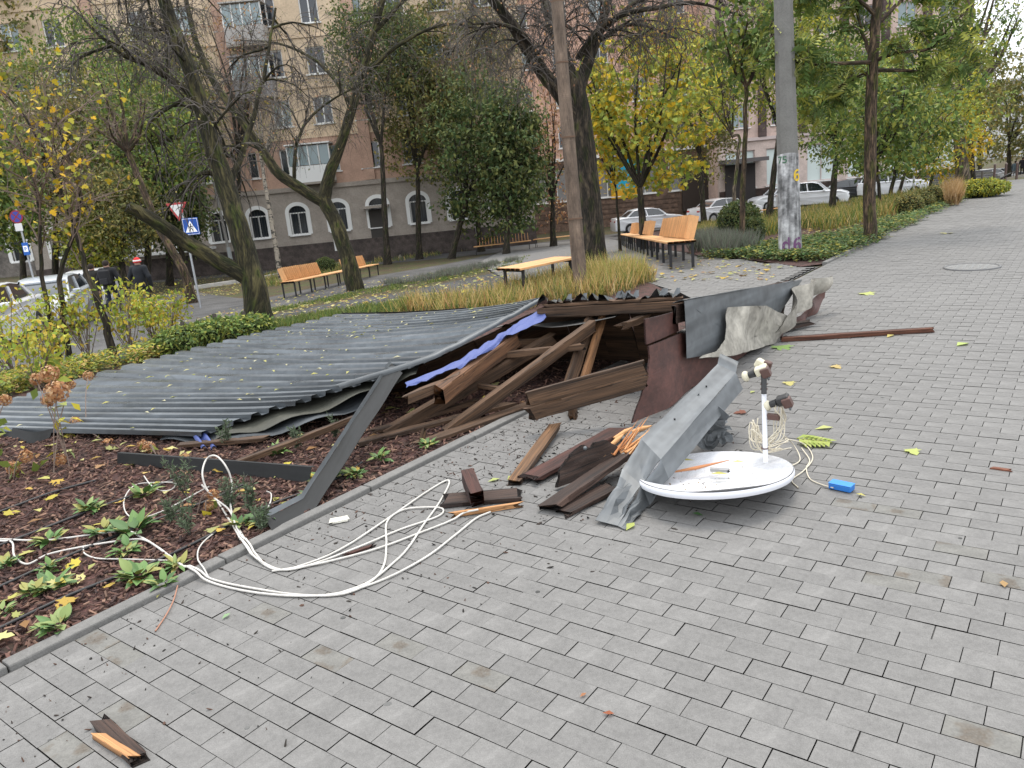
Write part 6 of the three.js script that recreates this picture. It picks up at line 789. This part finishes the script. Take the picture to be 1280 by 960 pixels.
// yellow-green shrubs at the bed's street edge
for (const [u, v, w, h, l] of [[20, 478, 1.1, 0.95, 'yellow-green shrub at the outer corner of the corrugated sheet'], [70, 462, 1.0, 0.95, 'yellow-green shrub in front of the silver car'], [112, 455, 0.9, 0.9, 'yellow-green shrub with white flower spike beside the sapling'], [-30, 470, 1.2, 1.0, 'yellow-green shrub at the open end of the bed'], [165, 446, 0.9, 0.8, 'pale yellow-green shrub below the walkers'], [196, 438, 0.7, 0.75, 'sparse yellow shrub under the broken mossy limb'], [50, 486, 0.9, 0.6, 'low green shrub touching the stepped sheet edge'], [215, 425, 0.8, 0.7, 'yellow shrub beside the leaning brown trunk']]) shrub(l, gAt(u, v), w * 1.15, h * 1.25, 430, 'lime', 0.085, { group: 'yellow-green shrubs along the street side of the bed', stems: 14 });
{ // dried hydrangeas
  const head = (t, c, r, pal) => { for (let k = 0; k < 130; k++) { const d = rv(), p = c.clone().addScaledVector(d, r * rr(0.7, 1)); const col = pick([[0.4, 0.2, 0.09], [0.5, 0.28, 0.13], [0.33, 0.15, 0.07], [0.55, 0.36, 0.2]]); let nr = rv(); t.lv.leaf(p, V().crossVectors(d, nr).normalize(), d, r * 0.42, r * 0.36, col, 0.2); } };
  const hyd = (label, base, heads, lv) => { const b = gAt(...base), t = new Tree('hydrangea', label, b, { cat: 'plant', leaf: 'yellowGreen', leafL: 0.1, leafW: 0.6, twigMat: twigBrown, group: 'dried hydrangeas' }); const lvs = new MB();
    for (const [u, v, y, r] of heads) { const c = Dp(u, v, depthOf(b) + y), s = b.clone().add(V(rr(-0.08, 0.08), 0, rr(-0.08, 0.08))), pts = [s, s.clone().lerp(c, 0.5).add(V(0, 0.06, 0)), c], sb = new MB(); sb.tube(smoothPts(pts, 8), 0.004, 5, false); wpart(t.o, 'stem', sb.geo(), twigBrown); t.lv = new MB(); head(t, c, r); wpart(t.o, 'flower_head', t.lv.geo(), leafMat); t.lv = lvs; for (let k = 0; k < lv; k++) t.oneLeaf(s.clone().lerp(c, rr(0.2, 0.9)).add(rv().multiplyScalar(0.05))); }
    t.lv = new MB(); if (lvs.i.length) wpart(t.o, 'leaves', lvs.geo(), leafMat); };
  hyd('dried hydrangea with a cluster of tall brown flower heads before the sheet', [78, 588], [[62, 468, 0.2, 0.07], [72, 490, 0, 0.085], [45, 474, 0.3, 0.05], [60, 500, 0.1, 0.05], [88, 480, 0.3, 0.04]], 3);
  hyd('dried hydrangea bending over with one brown head low by the flashing', [100, 545], [[136, 557, -0.3, 0.06], [94, 527, 0.1, 0.045], [110, 470, 0.8, 0.05]], 2); hyd('dried hydrangea with low brown heads on the mulch at the bed end', [24, 596], [[32, 570, 0, 0.05], [75, 575, 0.1, 0.05], [16, 585, 0, 0.05]], 4); hyd('dried hydrangea clump showing under the corrugated sheet lip', [190, 570], [[186, 560, 0.1, 0.05], [178, 556, 0.2, 0.04]], 1); hyd('dried hydrangea sprig among the white cables', [268, 640], [[266, 618, 0, 0.035], [262, 632, 0, 0.035]], 2); hyd('dried hydrangea with leafy yellow stems at the open end of the sheet', [-6, 580], [[6, 500, 0.2, 0.05], [-20, 480, 0, 0.06]], 8);
}
const leafG = [0.12, 0.25, 0.4].map(bend => sheet(6, 4, (a, b) => { const w = Math.sin(Math.pow(a, 0.75) * Math.PI) * 0.5, c = (b - 0.5) * 2; return V(a, -bend * a * a + 0.1 * Math.abs(c) * w, c * w); }));
const leafMs = [[0.07, 0.15, 0.035], [0.1, 0.19, 0.045], [0.055, 0.12, 0.03], [0.18, 0.24, 0.07], [0.25, 0.24, 0.06]].map(c => mat(...c, { side: THREE.DoubleSide, roughness: 0.6 }));
{ // small plants in the mulch: broad-leaved clumps and silvery sprigs
  const mk = (label, u, v, w, kind) => { const b = gAt(u, v), s = w * depthOf(b) / F, t = new Tree(kind === 'sprig' ? 'sage_plant' : 'leafy_plant', label, b, { cat: 'plant', leaf: kind === 'pale' ? 'yellowGreen' : 'green', leafW: kind === 'sprig' ? 0.2 : 0.45, group: kind === 'sprig' ? 'silvery sage plants in the mulch' : 'leafy plants in the mulch' });
    if (kind === 'sprig') for (let k = 0; k < 9; k++) { const a = rr(0, 6.28), e = b.clone().add(V(Math.cos(a) * s * 0.35 * rnd(), s * rr(0.5, 1.0), Math.sin(a) * s * 0.35 * rnd())); t.twig.tube([b, b.clone().lerp(e, 0.5), e], 0.002, 3, false); for (let j = 0; j < 26; j++) { const p = b.clone().lerp(e, rr(0.2, 1)), d = rv().add(V(0, 0.5, 0)).normalize(); t.lv.leaf(p, d, rv(), 0.035 * rr(0.7, 1.3), 0.009, pick([[0.1, 0.14, 0.08], [0.14, 0.18, 0.11], [0.08, 0.11, 0.06]])); } }
    else for (let k = 0; k < 26; k++) { const a = rr(0, 6.28), r = s * 0.5 * Math.sqrt(rnd()), p = V(Math.cos(a) * r * 0.4, 0.005 + 0.03 * rnd(), Math.sin(a) * r * 0.4), d = V(Math.cos(a + rr(-0.5, 0.5)), rr(0.25, 1.1), Math.sin(a + rr(-0.5, 0.5))).normalize(), q = part(t.o, 'leaf', pick(leafG), pick(leafMs)); q.position.copy(p); const z = V().crossVectors(d, V(0, 1, 0).add(rv().multiplyScalar(0.3)).normalize()).normalize(), y = V().crossVectors(z, d); q.quaternion.setFromRotationMatrix(new THREE.Matrix4().makeBasis(d, y, z)); const L = s * rr(0.24, 0.5); q.scale.set(L, L, s * rr(0.13, 0.24)); }
    t.done(); };
  const leafy = [[75, 786, 58], [175, 724, 62], [65, 738, 55], [168, 668, 62], [42, 745, 40], [130, 668, 50], [222, 712, 42], [158, 692, 44], [62, 715, 36], [180, 622, 40], [110, 640, 36], [120, 640, 28], [330, 655, 40], [410, 604, 44], [445, 596, 36], [62, 680, 40], [8, 710, 36], [5, 770, 30], [300, 660, 36], [205, 735, 44], [475, 576, 34], [345, 570, 40], [390, 625, 30], [535, 560, 26]];
  leafy.forEach(([u, v, w], i) => mk(w > 54 ? 'large spreading clump of fresh green leaves in the brown mulch' : w < 37 ? 'tiny clump of fresh green leaves in the brown mulch' : 'mid-sized clump of fresh green leaves in the brown mulch', u, v, w, 'leafy'));
  for (const [u, v, w] of [[232, 622, 62], [238, 672, 58], [312, 645, 56], [284, 560, 40], [330, 665, 46], [215, 655, 36], [372, 562, 34], [420, 548, 34], [290, 640, 48]]) mk('silvery green upright sage sprig in the mulch by the cables', u, v, w, 'sprig');
}
{ // drip hoses
  const hm = mat(0.012, 0.012, 0.013, { roughness: 0.5 }); for (const [x, z1, l] of [[-3.72, -3.2, 'black drip hose lying in the mulch right along the kerb'], [-4.2, -2.6, 'black drip hose, second line in from the kerb'], [-4.75, -2.5, 'black drip hose, third line in from the kerb'], [-5.35, -2.2, 'black drip hose near the dried hydrangeas']]) { const P = []; for (let k = 0; k < 9; k++) P.push(V(x + 0.05 * noi(k, x * 7), 0.018, lerp(-0.2, z1, k / 8))); const B = new MB(); B.tube(smoothPts(P, 40), 0.009, 7); solo('drip_hose', l, 'hose', B.geo(), hm); }
}
{ // bark chips over the mulch bed, thousands of them
  const g = new THREE.BoxGeometry(1, 1, 1, 1, 1, 1), n = 26000, im = new THREE.InstancedMesh(g, mat(1, 1, 1, { roughness: 1 }), n), C = new THREE.Color(); let k = 0;
  while (k < n) { const x = rr(-8.2, -3.44), z = rr(-6.2, 0.2); if (rnd() > 1.25 - 0.14 * Math.hypot(x + 2, z)) continue; M4.position.set(x, 0.004 + 0.014 * rnd(), z); M4.rotation.set(rr(-0.5, 0.5), rr(0, 6.28), rr(-0.5, 0.5)); M4.scale.set(rr(0.015, 0.055), rr(0.003, 0.009), rr(0.006, 0.016)); M4.updateMatrix(); im.setMatrixAt(k, M4.matrix); const s = rr(0.5, 1.3), c = pick([[0.1, 0.05, 0.038], [0.075, 0.038, 0.03], [0.14, 0.075, 0.055], [0.05, 0.028, 0.024], [0.2, 0.12, 0.085]]); C.setRGB(c[0] * s, c[1] * s, c[2] * s); im.setColorAt(k++, C); }
  stuff('bark_mulch', 'reddish brown bark chips covering the planting bed', 'mulch', im);
}
function scatterStuff(name, label, cat, n, place, mk) { const B = new MB(); for (let k = 0; k < n; k++) { const p = place(); if (p) mk(B, p); } return stuff(name, label, cat, new THREE.Mesh(B.geo(), leafMat)); }
const inPx = (poly) => { const b = [Math.min(...poly.map(p => p[0])), Math.max(...poly.map(p => p[0])), Math.min(...poly.map(p => p[1])), Math.max(...poly.map(p => p[1]))]; return () => { for (let i = 0; i < 40; i++) { const u = rr(b[0], b[1]), v = rr(b[2], b[3]); if (inPoly(poly, u, v)) return G(u, v); } return null; }; };
const worldIn = (poly) => { const b = [Math.min(...poly.map(p => p[0])), Math.max(...poly.map(p => p[0])), Math.min(...poly.map(p => p[1])), Math.max(...poly.map(p => p[1]))]; return () => { for (let i = 0; i < 60; i++) { const x = rr(b[0], b[1]), z = rr(b[2], b[3]); if (inPoly(poly, x, z)) return V(x, T(x, z), z); } return null; }; };
const blade = (cols, h0, h1, w, lean = 0.35) => (B, p) => { const h = rr(h0, h1), a = rr(0, 6.28), c = pick(cols), s = rr(0.8, 1.2), d = V(Math.cos(a) * lean * rnd(), 1, Math.sin(a) * lean * rnd()).normalize(); B.leaf(p, d, V(Math.cos(a + 1), 0.1, Math.sin(a + 1)), h, w * rr(0.7, 1.3), c.map(v => v * s), 0.5); };
const gL = [[0.13, 0.2, 0.05], [0.19, 0.26, 0.065], [0.1, 0.15, 0.04], [0.28, 0.28, 0.08]], dry = [[0.62, 0.44, 0.18], [0.54, 0.37, 0.13], [0.68, 0.52, 0.24], [0.42, 0.34, 0.1], [0.3, 0.31, 0.08]], lav = [[0.18, 0.21, 0.15], [0.24, 0.27, 0.2], [0.14, 0.16, 0.12], [0.22, 0.19, 0.17]];
// clumping places grass in tufts rather than evenly
const tufted = (place, n, r) => { const c = []; for (let i = 0; i < n; i++) { const p = place(); if (p) c.push(p); } return () => { const q = pick(c), a = rr(0, 6.28), d = r * Math.sqrt(rnd()), x = q.x + Math.cos(a) * d, z = q.z + Math.sin(a) * d; return V(x, T(x, z) - 0.01, z); }; };
scatterStuff('dry_grass', 'tall dry yellow ornamental grass behind the fallen roof around the pole', 'grass', 6500, tufted(inPx([[500, 388], [560, 381], [600, 376], [640, 366], [700, 352], [790, 342], [812, 352], [800, 362], [740, 374], [690, 378], [640, 392], [560, 396], [500, 397]]), 100, 0.18), blade([...dry, ...dry, ...gL, [0.45, 0.25, 0.12]], 0.1, 0.42, 0.012, 0.7));
scatterStuff('dry_grass', 'taller straw-coloured grass tufts at the foot of the large dark tree', 'grass', 1500, tufted(inPx([[715, 346], [790, 338], [812, 352], [760, 366], [718, 366]]), 26, 0.16), blade([...dry, [0.36, 0.38, 0.1], [0.3, 0.34, 0.08]], 0.2, 0.52, 0.011, 0.7));
scatterStuff('green_grass', 'green grass and ground cover strip behind the corrugated sheet', 'grass', 9000, tufted(inPx([[190, 440], [250, 428], [335, 405], [420, 391], [500, 381], [560, 374], [560, 392], [430, 396], [330, 420], [225, 446]]), 240, 0.18), blade(gL, 0.05, 0.17, 0.016, 0.7));
scatterStuff('green_grass', 'green strip with leaves between the two asphalt garden paths', 'grass', 4200, tufted(inPx([[335, 388], [440, 366], [520, 350], [600, 333], [660, 320], [650, 332], [600, 342], [520, 359], [440, 372], [335, 392]]), 200, 0.16), blade(gL, 0.03, 0.11, 0.016, 0.7));
scatterStuff('lavender', 'grey-green lavender rows along the garden path and plaza', 'lavender', 3200, tufted(inPx([[480, 356], [540, 346], [640, 324], [660, 322], [640, 328], [560, 348], [490, 360]]), 40, 0.22), blade(lav, 0.12, 0.3, 0.012, 0.7));
scatterStuff('lavender', 'grey-green lavender beside the right end of the three-back bench', 'lavender', 6500, tufted(inPx([[866, 296], [900, 294], [930, 300], [935, 318], [905, 322], [872, 314]]), 34, 0.32), blade(lav, 0.25, 0.5, 0.012, 0.65));
scatterStuff('meadow_grass', 'yellowing meadow planting in the strip before the parked cars', 'grass', 16000, tufted(inPx([[860, 290], [900, 274], [1000, 262], [1100, 247], [1190, 240], [1185, 252], [1120, 268], [1060, 285], [960, 296], [900, 300]]), 520, 0.35), blade([...dry, ...gL, ...gL, [0.4, 0.32, 0.05], [0.34, 0.28, 0.07]], 0.12, 0.5, 0.022, 0.7));
scatterStuff('ground_cover', 'low green ground cover with fallen yellow leaves under the young tree', 'ground cover', 15000, tufted(inPx([[885, 322], [940, 312], [1060, 292], [1130, 272], [1200, 246], [1205, 250], [1150, 275], [1085, 305], [1030, 326], [990, 326]]), 420, 0.22), (B, p) => { const a = rr(0, 6.28); B.leaf(p.clone().add(V(0, rr(0.01, 0.16), 0)), V(Math.cos(a), rr(-0.1, 0.6), Math.sin(a)).normalize(), V(0, 1, 0), rr(0.05, 0.11), rr(0.03, 0.06), pick([[0.06, 0.12, 0.03], [0.09, 0.16, 0.04], [0.13, 0.2, 0.05], [0.3, 0.28, 0.05]])); });
scatterStuff('verge_grass', 'rough grass and leaves before the apartment house beyond the garden path', 'grass', 9000, tufted(inPx([[330, 362], [440, 338], [560, 318], [650, 300], [660, 290], [560, 300], [480, 312], [390, 330], [310, 350]]), 300, 0.35), blade([...dry, ...gL, ...gL], 0.1, 0.38, 0.02, 0.7));
scatterStuff('undergrowth', 'tangled yellow-green undergrowth between the shrubs and the stepped sheet edge', 'undergrowth', 5200, tufted(inPx([[-20, 492], [60, 470], [140, 454], [220, 432], [228, 443], [184, 453], [105, 473], [24, 491], [-20, 505]]), 130, 0.2), (B, p) => { const a = rr(0, 6.28); B.leaf(p.clone().add(V(0, rr(0.01, 0.22), 0)), V(Math.cos(a), rr(-0.2, 0.8), Math.sin(a)).normalize(), V(rr(-0.4, 0.4), 1, rr(-0.4, 0.4)).normalize(), rr(0.04, 0.1), rr(0.02, 0.05), pick([...PAL.lime, ...PAL.green, [0.4, 0.26, 0.1], [0.5, 0.36, 0.12]])); });
{ // trodden gum spots and specks on the promenade
  const n = 150, im = new THREE.InstancedMesh(new THREE.CylinderGeometry(1, 1.15, 1, 9), mat(1, 1, 1, { roughness: 0.8 }), n), C = new THREE.Color(); for (let k = 0; k < n; k++) { const x = rr(-3.2, 2.5), z = -0.6 - 14 * rnd() ** 1.5, r = 0.003 + 0.009 * rnd() ** 2; M4.position.set(x, 0.001, z); M4.rotation.set(0, rr(0, 6), 0); M4.scale.set(r * rr(0.8, 1.4), 0.0012, r); M4.updateMatrix(); im.setMatrixAt(k, M4.matrix); const v = rr(0.03, 0.13); C.setRGB(v, v, v * 0.96); im.setColorAt(k, C); }
  stuff('gum_spots', 'small dark and pale trodden spots on the promenade pavers', 'spots', im);
}
// low juniper hedge by the sheet and round clipped bushes
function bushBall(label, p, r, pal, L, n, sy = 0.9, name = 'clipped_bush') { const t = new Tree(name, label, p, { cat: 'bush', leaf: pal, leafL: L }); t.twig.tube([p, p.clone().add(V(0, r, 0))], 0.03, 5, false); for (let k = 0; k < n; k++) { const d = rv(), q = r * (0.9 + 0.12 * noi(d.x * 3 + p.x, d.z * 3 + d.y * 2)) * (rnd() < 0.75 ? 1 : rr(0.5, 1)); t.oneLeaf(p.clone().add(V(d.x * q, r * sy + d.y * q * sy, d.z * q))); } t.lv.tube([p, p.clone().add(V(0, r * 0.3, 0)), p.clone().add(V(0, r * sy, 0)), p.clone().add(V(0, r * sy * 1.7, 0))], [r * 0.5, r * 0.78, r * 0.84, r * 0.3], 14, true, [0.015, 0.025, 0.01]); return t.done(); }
bushBall('large round clipped dark green bush behind the slim brown-stemmed tree', G(924, 303), 0.52, 'dark', 0.06, 6500, 0.95);
bushBall('smaller round clipped bush in front of the large one', G(938, 307), 0.34, 'dark', 0.06, 3800);
bushBall('dark round bush left of the mossy forked trunk by the bench', G(408, 341), 0.55, 'dark', 0.08, 3500, 0.8); bushBall('green shrub under the first arched window', G(380, 318), 1.0, 'green', 0.12, 2600, 1.2); bushBall('leafy green shrub between the arched windows', G(462, 308), 1.3, 'green', 0.14, 3000, 0.9); bushBall('low clipped hedge at the end of the planted strip', G(1226, 246), 0.75, 'yellowGreen', 0.08, 4500, 0.36, 'low_hedge');
for (const [u, v, r] of [[1135, 268, 0.38], [1150, 262, 0.36], [1165, 257, 0.38], [1178, 252, 0.36]]) bushBall('low rounded dark bush in the row behind the kerb of the planted strip', G(u, v), r, 'olive', 0.06, 2200, 0.7).userData.group = 'low bushes behind the kerb';
for (const [u, v, r, l] of [[235, 440, 0.42, 'low juniper mound touching the back of the corrugated sheet'], [275, 432, 0.45, 'low juniper mound below the mossy tree'], [310, 424, 0.4, 'low juniper mound at the foot of the mossy tree']]) bushBall(l, G(u, v), r, 'green', 0.07, 2600, 0.45, 'juniper');
// clump of golden grass near the crest
scatterStuff('golden_grass', 'clump of pale golden grass near the end of the planted strip', 'grass', 900, tufted(inPx([[1183, 252], [1196, 250], [1192, 258]]), 4, 0.18), blade([[0.5, 0.32, 0.14], [0.55, 0.38, 0.2]], 0.4, 0.8, 0.014, 0.5));
// fallen leaves: countable ones on the paving, carpets elsewhere
const yl = [[0.5, 0.42, 0.06], [0.42, 0.4, 0.08], [0.5, 0.34, 0.06], [0.35, 0.36, 0.12], [0.52, 0.48, 0.2], [0.3, 0.16, 0.06]];
const lie = (B, p, lift = 0.006) => { const a = rr(0, 6.28), L = rr(0.05, 0.11), c = pick(yl), s = rr(0.8, 1.15), n = V(rr(-0.25, 0.25), 1, rr(-0.25, 0.25)).normalize(), d = V(Math.cos(a), 0, Math.sin(a)); d.addScaledVector(n, -d.dot(n)).normalize(); const q = p.clone().add(V(0, lift + 0.01, 0)); rnd() < 0.5 ? B.lobed(q, d, n, L, c.map(v => v * s)) : B.leaf(q, d, n, L, L * 0.45, c.map(v => v * s), 0.15); };
scatterStuff('leaf_litter', 'yellow fallen leaves carpeting verges and garden paths', 'leaves', 5200, (() => { const a = [inPx([[190, 440], [335, 404], [560, 372], [640, 350], [640, 325], [440, 355], [330, 375], [220, 405]]), inPx([[0, 372], [240, 345], [300, 340], [300, 368], [150, 372], [0, 385]]), inPx([[640, 345], [760, 300], [880, 320], [1000, 335], [960, 350], [860, 352], [820, 350]]), inPx([[880, 322], [1085, 305], [1200, 248], [1100, 262], [960, 300]])]; const w = [0, 0, 0, 0, 1, 1, 1, 1, 1, 1, 2, 3, 3, 3]; return () => a[pick(w)](); })(), (B, p) => lie(B, p));
scatterStuff('leaf_litter', 'yellow and brown leaves scattered over the brown mulch', 'leaves', 330, worldIn([[-8, -0.5], [-3.5, 0], [-3.5, -5.5], [-6, -5], [-8.5, -3]]), (B, p) => lie(B, p, 0.015));
{ const B = new MB(); for (let k = 0; k < 230; k++) { const u = rr(0.06, 0.97), v = Math.sqrt(rnd()) * 0.98, p = coons(u, v).add(V(0, 0.045, 0)); const a = rr(0, 6.28), n = V(rr(-0.3, 0.3), 1, rr(-0.3, 0.3)).normalize(), L = rr(0.03, 0.075); B.leaf(p, V(Math.cos(a), 0, Math.sin(a)), n, L, L * 0.4, pick([[0.5, 0.46, 0.2], [0.45, 0.42, 0.12], [0.55, 0.52, 0.32], [0.32, 0.33, 0.1]]), 0.2); } stuff('leaf_litter', 'small pale leaves scattered over the corrugated metal sheet', 'leaves', new THREE.Mesh(B.geo(), leafMat)); }
{
  const gl = 'fallen leaves lying singly on the pavers', list = [[1196, 432, 0.17, [0.42, 0.52, 0.14], 'large yellow-green leaf lying on the clean pavers beyond the bar end'], [1079, 366, 0.2, [0.42, 0.46, 0.12], 'spread yellow-green leaf on the promenade beside the torn roof tip'], [1137, 561, 0.09, [0.45, 0.5, 0.15], 'small lobed pale green leaf on the pavers'], [1042, 534, 0.12, [0.48, 0.5, 0.18], 'narrow pale yellow leaf near the feathery green leaf'], [1256, 734, 0.06, [0.4, 0.26, 0.12], 'curled tan leaf alone on the clean pavers'], [793, 653, 0.09, [0.4, 0.45, 0.12], 'yellow-green leaf at the crushed foot of the casing'], [865, 641, 0.06, [0.06, 0.16, 0.04], 'dark green leaf in the shade of the dish'], [288, 766, 0.05, [0.25, 0.38, 0.2], 'small pale green oval leaf near the kerb'], [768, 892, 0.04, [0.3, 0.1, 0.05], 'small red-brown leaf on the foreground pavers'], [733, 866, 0.03, [0.35, 0.16, 0.08], 'tiny orange-brown leaf on the foreground pavers'], [625, 598, 0.08, [0.4, 0.45, 0.15], 'pale leaf beside the plank foot'], [642, 594, 0.07, [0.42, 0.46, 0.14], 'yellow leaf touching the plank foot'], [1117, 418, 0.12, [0.5, 0.42, 0.12], 'yellow leaf just behind the long bar'], [985, 477, 0.1, [0.5, 0.45, 0.15], 'yellow leaf behind the feed arm top'], [1040, 457, 0.1, [0.5, 0.38, 0.14], 'tan leaf with long stalk on the pavers'], [938, 491, 0.07, [0.42, 0.46, 0.15], 'pale leaf close behind the casing top'], [1070, 617, 0.05, [0.48, 0.44, 0.14], 'yellow leaf touching the blue box'], [933, 515, 0.09, [0.2, 0.07, 0.04], 'dark red leaf behind the feed arm'], [975, 432, 0.2, [0.18, 0.3, 0.06], 'green leaf cluster at the torn roof end'], [1182, 292, 0.25, [0.5, 0.46, 0.16], 'yellow leaf far along the promenade']];
  for (const [u, v, L, c, l] of list) { const B = new MB(), p = H(u, v, 0.008), a = rr(0, 6.28); (L > 0.08 && rnd() < 0.6) ? B.lobed(p, V(Math.cos(a), 0.02, Math.sin(a)).normalize(), V(0, 1, 0), L, c) : B.leaf(p, V(Math.cos(a), 0.02, Math.sin(a)).normalize(), V(0, 1, 0), L, L * 0.5, c, 0.12); solo('fallen_leaf', l, 'leaf', B.geo(), leafMat, gl); }
  { const B = new MB(), p = H(996, 548, 0.02), e = H(1040, 553, 0.02), d = e.clone().sub(p); for (let k = 0; k < 13; k++) { const f = k / 12, s = k % 2 ? 1 : -1, q = p.clone().addScaledVector(d, f * 0.85), ax = V(-d.z, 0, d.x).normalize().multiplyScalar(s).addScaledVector(d.clone().normalize(), 0.7).normalize(); B.leaf(q, ax, V(0, 1, 0), 0.13 * (1.1 - 0.5 * f), 0.045, pick([[0.36, 0.42, 0.1], [0.42, 0.46, 0.14], [0.3, 0.38, 0.08]]), 0.15); } B.tube([p, e], 0.003, 4, true, [0.3, 0.32, 0.08]); solo('fallen_leaf', 'large feathery yellow-green compound leaf beside the dish cables', 'leaf', B.geo(), leafMat, gl); }
  for (const [u, v, L, l] of [[846, 575, 0.1, 'yellow leaf lying at the edge inside the white dish'], [888, 592, 0.1, 'pale green leaf lying in the middle of the white dish'], [915, 577, 0.07, 'mustard leaf beside the sliver inside the white dish']]) { const B = new MB(); B.leaf(H(u, v, 0.075), V(0.9, 0.02, -0.4).normalize(), V(0, 1, 0), L, L * 0.35, [0.45, 0.42, 0.1], 0.1); solo('fallen_leaf', l, 'leaf', B.geo(), leafMat); }
  { const B = new MB(); B.tube(smoothPts([H(222, 732, 0.02), H(217, 750, 0.012), H(208, 768, 0.008), H(194, 789, 0.005)], 14), 0.0035, 5); solo('leaf_stalk', 'thin reddish leaf stalk lying across the kerb', 'stalk', B.geo(), mat(0.35, 0.18, 0.12)); }
}
{ // dirt crumbs and bark flakes on the pavers around the wreck
  const g = new THREE.IcosahedronGeometry(1, 0), n = 6000, im = new THREE.InstancedMesh(g, mat(1, 1, 1, { roughness: 1 }), n), C = new THREE.Color();
  for (let k = 0; k < n; k++) { let x, z; if (rnd() < 0.3) { x = -3.34 + Math.abs(rr(-1, 1) * rr(0, 1)) * 1.6; z = rr(-5.2, -0.4); } else { const a = rr(0, 6.28), r = 1.5 * rnd(); x = -2.75 + Math.cos(a) * r * 0.9; z = -3.7 + Math.sin(a) * r * 1.2; } if (x < -3.33) x = -3.3 + rnd() * 0.3; const s = Math.pow(rnd(), 8) * 0.008 + 0.0008; M4.position.set(x, 0.002, z); M4.rotation.set(rr(0, 6), rr(0, 6), 0); M4.scale.set(s * rr(0.7, 3), s * 0.4, s * rr(0.5, 1)); M4.updateMatrix(); im.setMatrixAt(k, M4.matrix); const c = pick([[0.02, 0.018, 0.016], [0.04, 0.03, 0.025], [0.09, 0.05, 0.035], [0.03, 0.025, 0.02]]); C.setRGB(...c); im.setColorAt(k, C); }
  stuff('dirt_crumbs', 'dark dirt crumbs and bark flakes strewn over the pavers by the kerb', 'dirt', im);
}
scene.traverse(o => { if (o.isMesh) { o.castShadow = true; o.receiveShadow = true; } });
renderer.render(scene, camera);
